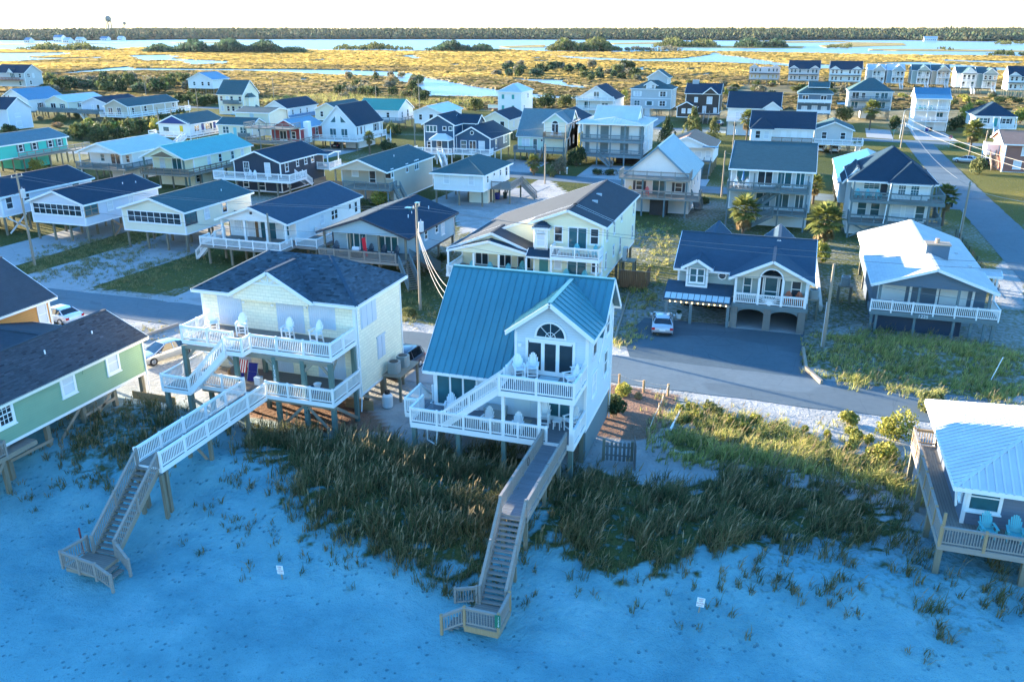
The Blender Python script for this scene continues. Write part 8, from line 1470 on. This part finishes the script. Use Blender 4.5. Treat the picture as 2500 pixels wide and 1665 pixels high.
t = thing('gas_tank', 'white gas tank standing below the air conditioners of the yellow house', 'gas tank', (-25.3, 49.2, -.05)); MB().loft([[(q*math.cos(k*.524), q*math.sin(k*.524), z) for k in range(12)] for q, z in ((.3, .05), (.38, .15), (.38, .95), (.3, 1.08), (.1, 1.15))]).obj('vessel', plain('white tank', (.72, .74, .75), .4), t); MB().cyl((0, 0, 1.12), (0, 0, 1.3), .2, None, 10).obj('collar', BLACK, t)
stand('timber stand beside the white roof house', 6.0, 84.5, 1.3, 1.3, 1.9); ac('air conditioner on a stand left of the white roof house', 6.6, 85.1, 1.903); ac('air conditioner beside the arched house wall', 3.6, 79.2, 2.0); stand('small stand at the arched house wall', 3.1, 78.7, 1.0, 1.0, 1.995)
stand('stand for the outdoor unit of the big yellow house', -15.7, 84.6, 1.6, 1.5, 2.6); t = thing('heat_pump', 'slim outdoor heat pump on a stand beside the big yellow house', 'heat pump', (-15.2, 85.2, 2.603)); MB().box(-.2, .2, -.45, .45, 0, 1.35).obj('casing', GREYM, t); 
for z_ in (.38, .98): MB().cyl((.2, 0, z_), (.22, 0, z_), .3, None, 14).obj('fan_guard', BLACK, t)
t = thing('plank_fence', 'brown plank fence beside the big yellow house', 'fence', (-15.4, 83.6, 0)); BRNW = wood('brown planks', (.24, .13, .07), 2)
for i in range(14): MB().box(.06+i*.19, .23+i*.19, 0, .04, .05, 1.9+.02*(i % 2)).obj('plank', BRNW, t)
for i in range(14): MB().box(2.75, 2.79, .06+i*.19, .23+i*.19, .05, 1.9+.02*(i % 2)).obj('plank', BRNW, t)
def bin_(label, u, v, m):
    t = thing('wheelie_bin', label, 'bin', (u, v, .03), random.uniform(-.3, .3)); MB().loft([[(x*q, y*q, z) for x, y in ((-.3, -.35), (.3, -.35), (.3, .35), (-.3, .35))] for q, z in ((.8, 0), (1, .95))]).obj('body', m, t); MB().box(-.32, .32, -.38, .36, .955, 1.03).obj('lid', m, t)
    for x in (-.25, .25): MB().cyl((x-.03, .3, .1), (x+.03, .3, .1), .1, None, 8).obj('wheel', BLACK, t)
BINB = plain('blue bin', (.01, .03, .22), .5); BING = plain('black green bin', (.015, .03, .025), .5)
for q in (('blue wheelie bin under the white hip house deck', -43.2, 125.5, BINB), ('dark wheelie bin beside the blue one at the white hip house', -42.2, 126.4, BING), ('blue wheelie bin at the blue roofed tall house entrance', 34.0, 250.2, BINB), ('black wheelie bin at the blue roofed tall house entrance', 34.9, 250.2, BING), ('dark bin against the turret house wall', 7.4, 118, BING), ('dark wheelie bin at the street behind the turret house', 24.2, 141, BING), ('blue wheelie bin far behind the green narrow house', 56, 421, BINB)): bin_(*q)
RED_T = plain('sign red', (.30, .02, .03), .5)
for u_, v_, tl, lb in ((-22.2, 30.5, -.08, 'white beach notice on a short post, left one below the white boardwalk'), (-1.7, 33.3, .08, 'white beach notice on a short post, right one on the open sand')):
    z_ = height(u_, v_); t = thing('beach_sign', lb, 'sign', (u_, v_, z_), .1); MB().beam((0, 0, -.3), (0, .03, .9), .1).obj('post', TIMBER, t); p_ = MB(); p_.box(-.29, .29, -.09, -.07, .55, 1.35); o = p_.obj('panel', WHITE, t)
    for i, s_ in enumerate(('KEEP', 'OFF', 'DUNES')): text(t, s_, .17, (0, -.095, 1.22-.18*i), (R(90), 0, 0), RED_T, 'lettering', .003)
    MB().box(-.2, .2, -.097, -.091, .69, .71).obj('text_line', RED_T, t); MB().box(-.17, .17, -.097, -.091, .635, .65).obj('text_line', RED_T, t); t.rotation_euler[1] = tl; t.scale = (.62,)*3
t = thing('stop_sign', 'red octagonal stop sign on the street corner at right', 'stop sign', (34.5, 216, 0)); MB().cyl((0, 0, 0), (0, 0, 2.6), .035).obj('post', GREYM, t); o = MB().prism([(.42*math.cos(R(22.5+45*k)), 2.35+.42*math.sin(R(22.5+45*k))) for k in range(8)], 1, -.06, -.04).obj('panel', plain('stop red', (.55, .02, .03), .4), t); MB().prism([(.455*math.cos(R(22.5+45*k)), 2.35+.455*math.sin(R(22.5+45*k))) for k in range(8)], 1, -.038, -.03).obj('rim', WHITE, t); text(t, 'STOP', .3, (0, -.065, 2.35), (R(90), 0, 0), WHITE, 'lettering', .004)
t = thing('street_name_sign', 'small green street name sign on a post by the corner', 'sign', (23.4, 224.4, 0)); MB().cyl((0, 0, 0), (0, 0, 2.7), .035).obj('post', GREYM, t); MB().box(-.5, .5, -.02, .02, 2.5, 2.72).obj('panel', plain('sign green', (.02, .25, .16), .5), t)
# rope fence by the road
FPX_ = [(1511.6, 941), (1571, 957), (1630.6, 966), (1619, 990), (1609, 1014), (1595, 1043), (1582, 1076)]; fp = [G(*q) for q in FPX_]
t = thing('rope_fence', 'rope strung between short wooden posts around the mulch bed by the road', 'fence', (fp[0][0], fp[0][1], 0)); o0 = Vector((fp[0][0], fp[0][1], 0)); ROPE = plain('pale rope', (.55, .47, .38), .9)
FP = [G(1420, 926)]+fp
for q in FP[1:]: MB().cyl(Vector((q[0], q[1], -.2))-o0, Vector((q[0], q[1], .95))-o0, .09, None, 8).obj('post', TANW, t)
for a_, b_ in zip(FP, FP[1:]):
    mb = MB(); A_, B_ = Vector((*a_, .85))-o0, Vector((*b_, .85))-o0; P = [A_+(B_-A_)*(k/6)-Vector((0, 0, .35*(k/6)*(1-k/6))) for k in range(7)]
    for p_, q in zip(P, P[1:]): mb.cyl(p_, q, .022, None, 5, False)
    mb.obj('rope', ROPE, t)
t = thing('picket_gate', 'weathered picket gate leaning open beside the blue house foundation', 'gate', (-8.9, 46.2, -.05), R(8)); BG = wood('blue-grey picket', (.20, .20, .19), 2)
for i in range(6): MB().box(.05+i*.26, .21+i*.26, 0, .03, .1, 1.35+.05*(i % 2)).obj('picket', BG, t)
for z_ in (.4, 1.0): MB().box(0, 1.6, .035, .08, z_, z_+.1).obj('cross_rail', BG, t)
for x_ in (-.1, 1.65): MB().box(x_-.09, x_+.09, -.02, .16, -.2, 1.5).obj('gate_post', PILE, t)
t = thing('lattice_gate', 'tall wooden side gate standing out from the picket gate', 'gate', (-7.15, 46.4, -.05), R(-75)); 
for i in range(6): MB().box(.02+i*.2, .2+i*.2, 0, .03, .1, 1.9).obj('picket', BG, t)
tag(MB().beam((*G(1637, 1050, .25), .3), (*G(1662, 1000, .3), .35), .12, .14).obj('timber_edging', WHITE), 'long pale timber edging board right of the mulch bed', 'timber')
for i, (p0, p1) in enumerate((((1960, 855), (1968, 905)), ((1968, 905), (2005, 938)))): tag(MB().beam((*G(*p0), .15), (*G(*p1), .15), .22, .35).obj('retaining_timber', TIMBER), ['straight pale retaining timber at the right side of the dark drive', 'angled pale retaining timber where the dark drive meets the road'][i], 'timber')
tag(MB().beam((*G(1990, 640), .25), (*G(2003, 760), .25), .3, .6).obj('low_wall', plain('pale block', (.55, .5, .42), .9)), 'low pale wall running between the arched and white roof houses', 'wall')
tag(MB().beam((*G(1535, 720), .15), (*G(1500, 835), .15), .15, .3).obj('edging_board', TIMBER), 'weathered edging board left of the silver car', 'timber')
tag(MB().beam((*G(330, 830), .12), (*G(435, 795), .12), .15, .25).obj('edging_board', RAILW), 'grey edging board between the green house and the road', 'timber')
# dark wire fence by the side street
t = thing('wire_fence', 'black wire fence along the grass strip beside the side street', 'fence', (21.5, 92, 0))
for i in range(12): MB().cyl((0, i*2.4, 0), (0, i*2.4, 1.3), .035, None, 6).obj('post', BLACK, t)
w_ = MB()
for z_ in (.1, .4, .7, 1.0, 1.28): w_.cyl((0, 0, z_), (0, 26.4, z_), .012, None, 4)
for k in range(88): w_.cyl((0, k*.3, .1), (0, k*.3, 1.28), .008, None, 3)
stuff(w_.obj('mesh_wires', BLACK, t))
tag(MB().cyl((*G(2421, 921, .6), .4), (G(2421, 921, .6)[0]+.55, G(2421, 921, .6)[1]+.3, 2.2), .03, None, 6).obj('white_pipe', WHITE), 'slanting white marker pipe on the grassy bank at right', 'pipe')
tag(MB().box(-80.9, -80.6, 66.4, 66.7, 0, .9).obj('utility_box', GREYM), 'small grey utility box by the driveway at the foot of the left pole', 'utility box')
# things kept on the lower deck of the yellow house
t = thing('folding_chair', 'folded dark blue canvas chair leaning on the lower deck of the yellow house', 'chair', (-33.2, 44.7, 2.753), .1); NB = plain('navy canvas', (.01, .015, .16), .85)
MB().slab([(-.32, 0, .05), (.32, 0, .05), (.32, .28, .62), (-.32, .28, .62)], .05).obj('seat', NB, t); MB().slab([(-.32, .28, .64), (.32, .28, .64), (.32, .5, 1.2), (-.32, .5, 1.2)], .05).obj('backrest', NB, t)
for x_ in (-.35, .35): MB().cyl((x_, -.02, 0), (x_, .5, 1.25), .02, None, 6).obj('leg', GREYM, t)
for x_ in (-.3, .3): MB().cyl((x_, .6, 0), (x_, .3, .8), .02, None, 6).obj('leg', GREYM, t)
t = thing('striped_chair', 'folded chair with red, white and blue striped canvas beside the blue one', 'chair', (-34.1, 45.0, 2.753), .1); RC = plain('red canvas', (.5, .02, .03), .85)
for i in range(7): MB().slab([(-.3+i*.086, 0, .45), (-.3+i*.086+.084, 0, .45), (-.3+i*.086+.084, .4, 1.25), (-.3+i*.086, .4, 1.25)], .03).obj('stripe', RC if i % 2 == 0 else WHITE, t)
MB().slab([(-.3, 0, .05), (.12, 0, .05), (.12, .02, .44), (-.3, .02, .44)], .03).obj('blue_field', NB, t)
for x_ in (-.33, .33): MB().cyl((x_, 0, 0), (x_, .45, 1.3), .018, None, 6).obj('leg', GREYM, t)
t = thing('plastic_bin', 'white plastic bin behind the numbered post of the yellow house', 'bin', (-32.5, 44.5, 2.753)); MB().box(-.22, .22, -.2, .2, 0, .48).obj('body', WHITE, t); MB().box(-.24, .24, -.22, .22, .485, .53).obj('lid', plain('pale blue lid', (.35, .5, .65), .5), t)
t = thing('basin', 'white round basin among beach gear at the right end of the yellow house lower deck', 'basin', (-27.9, 44.4, 3.15)); MB().loft([[(q*math.cos(k*.449), q*math.sin(k*.449), z) for k in range(14)] for q, z in ((.16, 0), (.28, .3), (.25, .3), (.14, .05))], True, True).obj('bowl', WHITE, t)
t = thing('inflatable_ring', 'dark blue inflatable ring on the yellow house lower deck', 'inflatable', (-28.3, 44.5, 2.9)); rg = []
for k in range(17): a = k*2*math.pi/16; rg.append([((.5+.15*math.cos(j*math.pi/4))*math.cos(a), (.5+.15*math.cos(j*math.pi/4))*math.sin(a), .15*math.sin(j*math.pi/4)) for j in range(8)])
MB().loft(rg, True, False).obj('ring', plain('navy vinyl', (.02, .05, .12), .35), t, (0, 0, 0), True)
t = thing('bench', 'small wooden bench on the lower deck of the yellow house left of the storm shutter', 'bench', (-36.0, 45.2, 2.753), .3)
MB().box(-.7, .7, -.2, .2, .42, .47).obj('seat', TANW, t)
for x_ in (-.55, .55): MB().box(x_-.04, x_+.04, -.18, .18, 0, .415).obj('leg', TANW, t)
# flower pots before the arched house
for i, (x_, y_, lb) in enumerate(((1657, 778, 'white flower pot at the left post of the arched house entrance'), (1778, 796, 'white flower pot left of the stone pier of the arched house'))):
    a, b_ = G(x_, y_); t = thing('flower_pot', lb, 'flower pot', (a, b_, .03)); MB().cyl((0, 0, 0), (0, 0, .45), .2, .28, 12).obj('pot', WHITE, t); put('plant', crown_mesh(('dark', 'round', 1, 620, .11), 'dark', 620, .11, 'round', 1), t, (0, 0, .42), (0, 0, 0), (.3, .3, .35))
# mailboxes
for a, b_, lb in ((-40.2, 152.6, 'white mailbox post on the left of the two by the mint house'), (-38.9, 152.8, 'white round-topped mailbox on the right of the two by the mint house')):
    t = thing('mailbox', lb, 'mailbox', (a, b_, 0)); MB().box(-.06, .06, -.06, .06, 0, 1.0).obj('post', WHITE, t); MB().prism([(-.12, 1.005), (.12, 1.005), (.12, 1.2), (.07, 1.28), (-.07, 1.28), (-.12, 1.2)], 1, -.25, .25).obj('box', WHITE, t)
# white vinyl fence with scalloped top between the tan and steep gable houses
t = thing('scalloped_fence', 'white scalloped vinyl fence behind the tan porch house roof', 'fence', (-75, 140, 0)); 
for k in range(9):
    u0 = k*1.9; MB().box(u0-.07, u0+.07, -.07, .07, 0, 1.7).obj('post', WHITE, t)
    if k < 8: MB().prism([(u0+.08, .1), (u0+1.82, .1)]+[(u0+1.82-1.74*i/8, 1.5-.35*math.sin(math.pi*i/8)) for i in range(9)], 1, -.02, .02).obj('fence_panel', WHITE, t)
# ---------------------------------------------------------------- standing marsh grass: upright tufts that catch the low sun
rng = np.random.default_rng(77); n = 92000
px = rng.uniform(-80, 2580, n); py = rng.uniform(0, 1, n)**1.25*(268-117)+117
a_ = (px-1250)/FPX; b_ = (py-832.5)/FPX; dy_ = math.cos(PITCH)-b_*math.sin(PITCH); dz_ = -math.sin(PITCH)-b_*math.cos(PITCH); t_ = (MZ-CAM_H)/dz_
x_ = a_*t_; y_ = dy_*t_; U_ = x_*_c-y_*_s+rng.normal(0, 2, n); V_ = x_*_s+y_*_c+rng.normal(0, 2, n)
keep = inpoly(ml, U_, V_) & (V_ > 268+8*np.sin(U_*.05))
for k, (p, amp) in CREEKS.items(): keep &= ~inpoly([G(x, y, MZ) for x, y in p], U_, V_)
for hh in HS.values():
    q = hh.r.location
    keep &= ~((U_ > q.x-3) & (U_ < q.x+hh.w+3) & (V_ > q.y-4) & (V_ < q.y+hh.d+3))
keep &= ~((U_ > -26) & (U_ < 98) & (V_ > 386) & (V_ < 452))
U_, V_ = U_[keep], V_[keep]; n = len(U_); dist = np.sqrt(U_**2+V_**2)
w_ = (.8+dist*.0032)*rng.uniform(.6, 1.4, n); h_ = rng.uniform(.45, .95, n)*(1+dist*.0002); an = rng.uniform(0, 3.14, n)
ox, oy = np.cos(an)*w_, np.sin(an)*w_; Z_ = np.full(n, MZ-.02); tx_ = rng.normal(0, .2, n); ty_ = rng.normal(0, .2, n)
v4 = np.stack([np.stack([U_-ox, V_-oy, Z_], 1), np.stack([U_+ox, V_+oy, Z_], 1), np.stack([U_+ox*.75+tx_, V_+oy*.75+ty_, Z_+h_*rng.uniform(.7, 1, n)], 1), np.stack([U_-ox*.7+tx_, V_-oy*.7+ty_, Z_+h_], 1)], 1).reshape(-1, 3)
nz_ = np.array([mnoise.noise(Vector((a*.006, b*.013, 0)))+.5*mnoise.noise(Vector((a*.03, b*.06, 3))) for a, b in zip(U_, V_)])
gold_ = np.clip((V_+nz_*260-430)/170, 0, 1)[:, None]
g_ = np.array([(.29, .21, .062), (.33, .24, .078), (.25, .18, .052), (.28, .21, .07)])[rng.integers(0, 4, n)]; t3 = np.array([(.14, .108, .055), (.18, .14, .075), (.10, .08, .04), (.085, .085, .03), (.2, .165, .09)])[rng.integers(0, 5, n)]
c_ = (g_*gold_+t3*(1-gold_))*(1+.32*nz_)[:, None]*rng.uniform(.93, 1.07, (n, 1))
stuff(put('marsh_grass', colmesh('marsh_grass', v4, np.arange(n*4).reshape(n, 4), np.clip(np.repeat(c_, 4, 0), .02, .7), attr_mat('marsh blades', .9, .5, fine=.5))))
# ---------------------------------------------------------------- thin sea air
hm = bpy.data.materials.new('thin haze'); hm.use_nodes = True; hn = hm.node_tree; hn.nodes.clear()
pv = hn.nodes.new('ShaderNodeVolumePrincipled'); pv.inputs['Color'].default_value = (.80, .88, .95, 1); pv.inputs['Density'].default_value = .000012; pv.inputs['Anisotropy'].default_value = .2
hn.links.new(pv.outputs[0], hn.nodes.new('ShaderNodeOutputMaterial').inputs['Volume'])
stuff(MB().box(-5200, 3200, -80, 5400, -6, 100).obj('haze', hm))
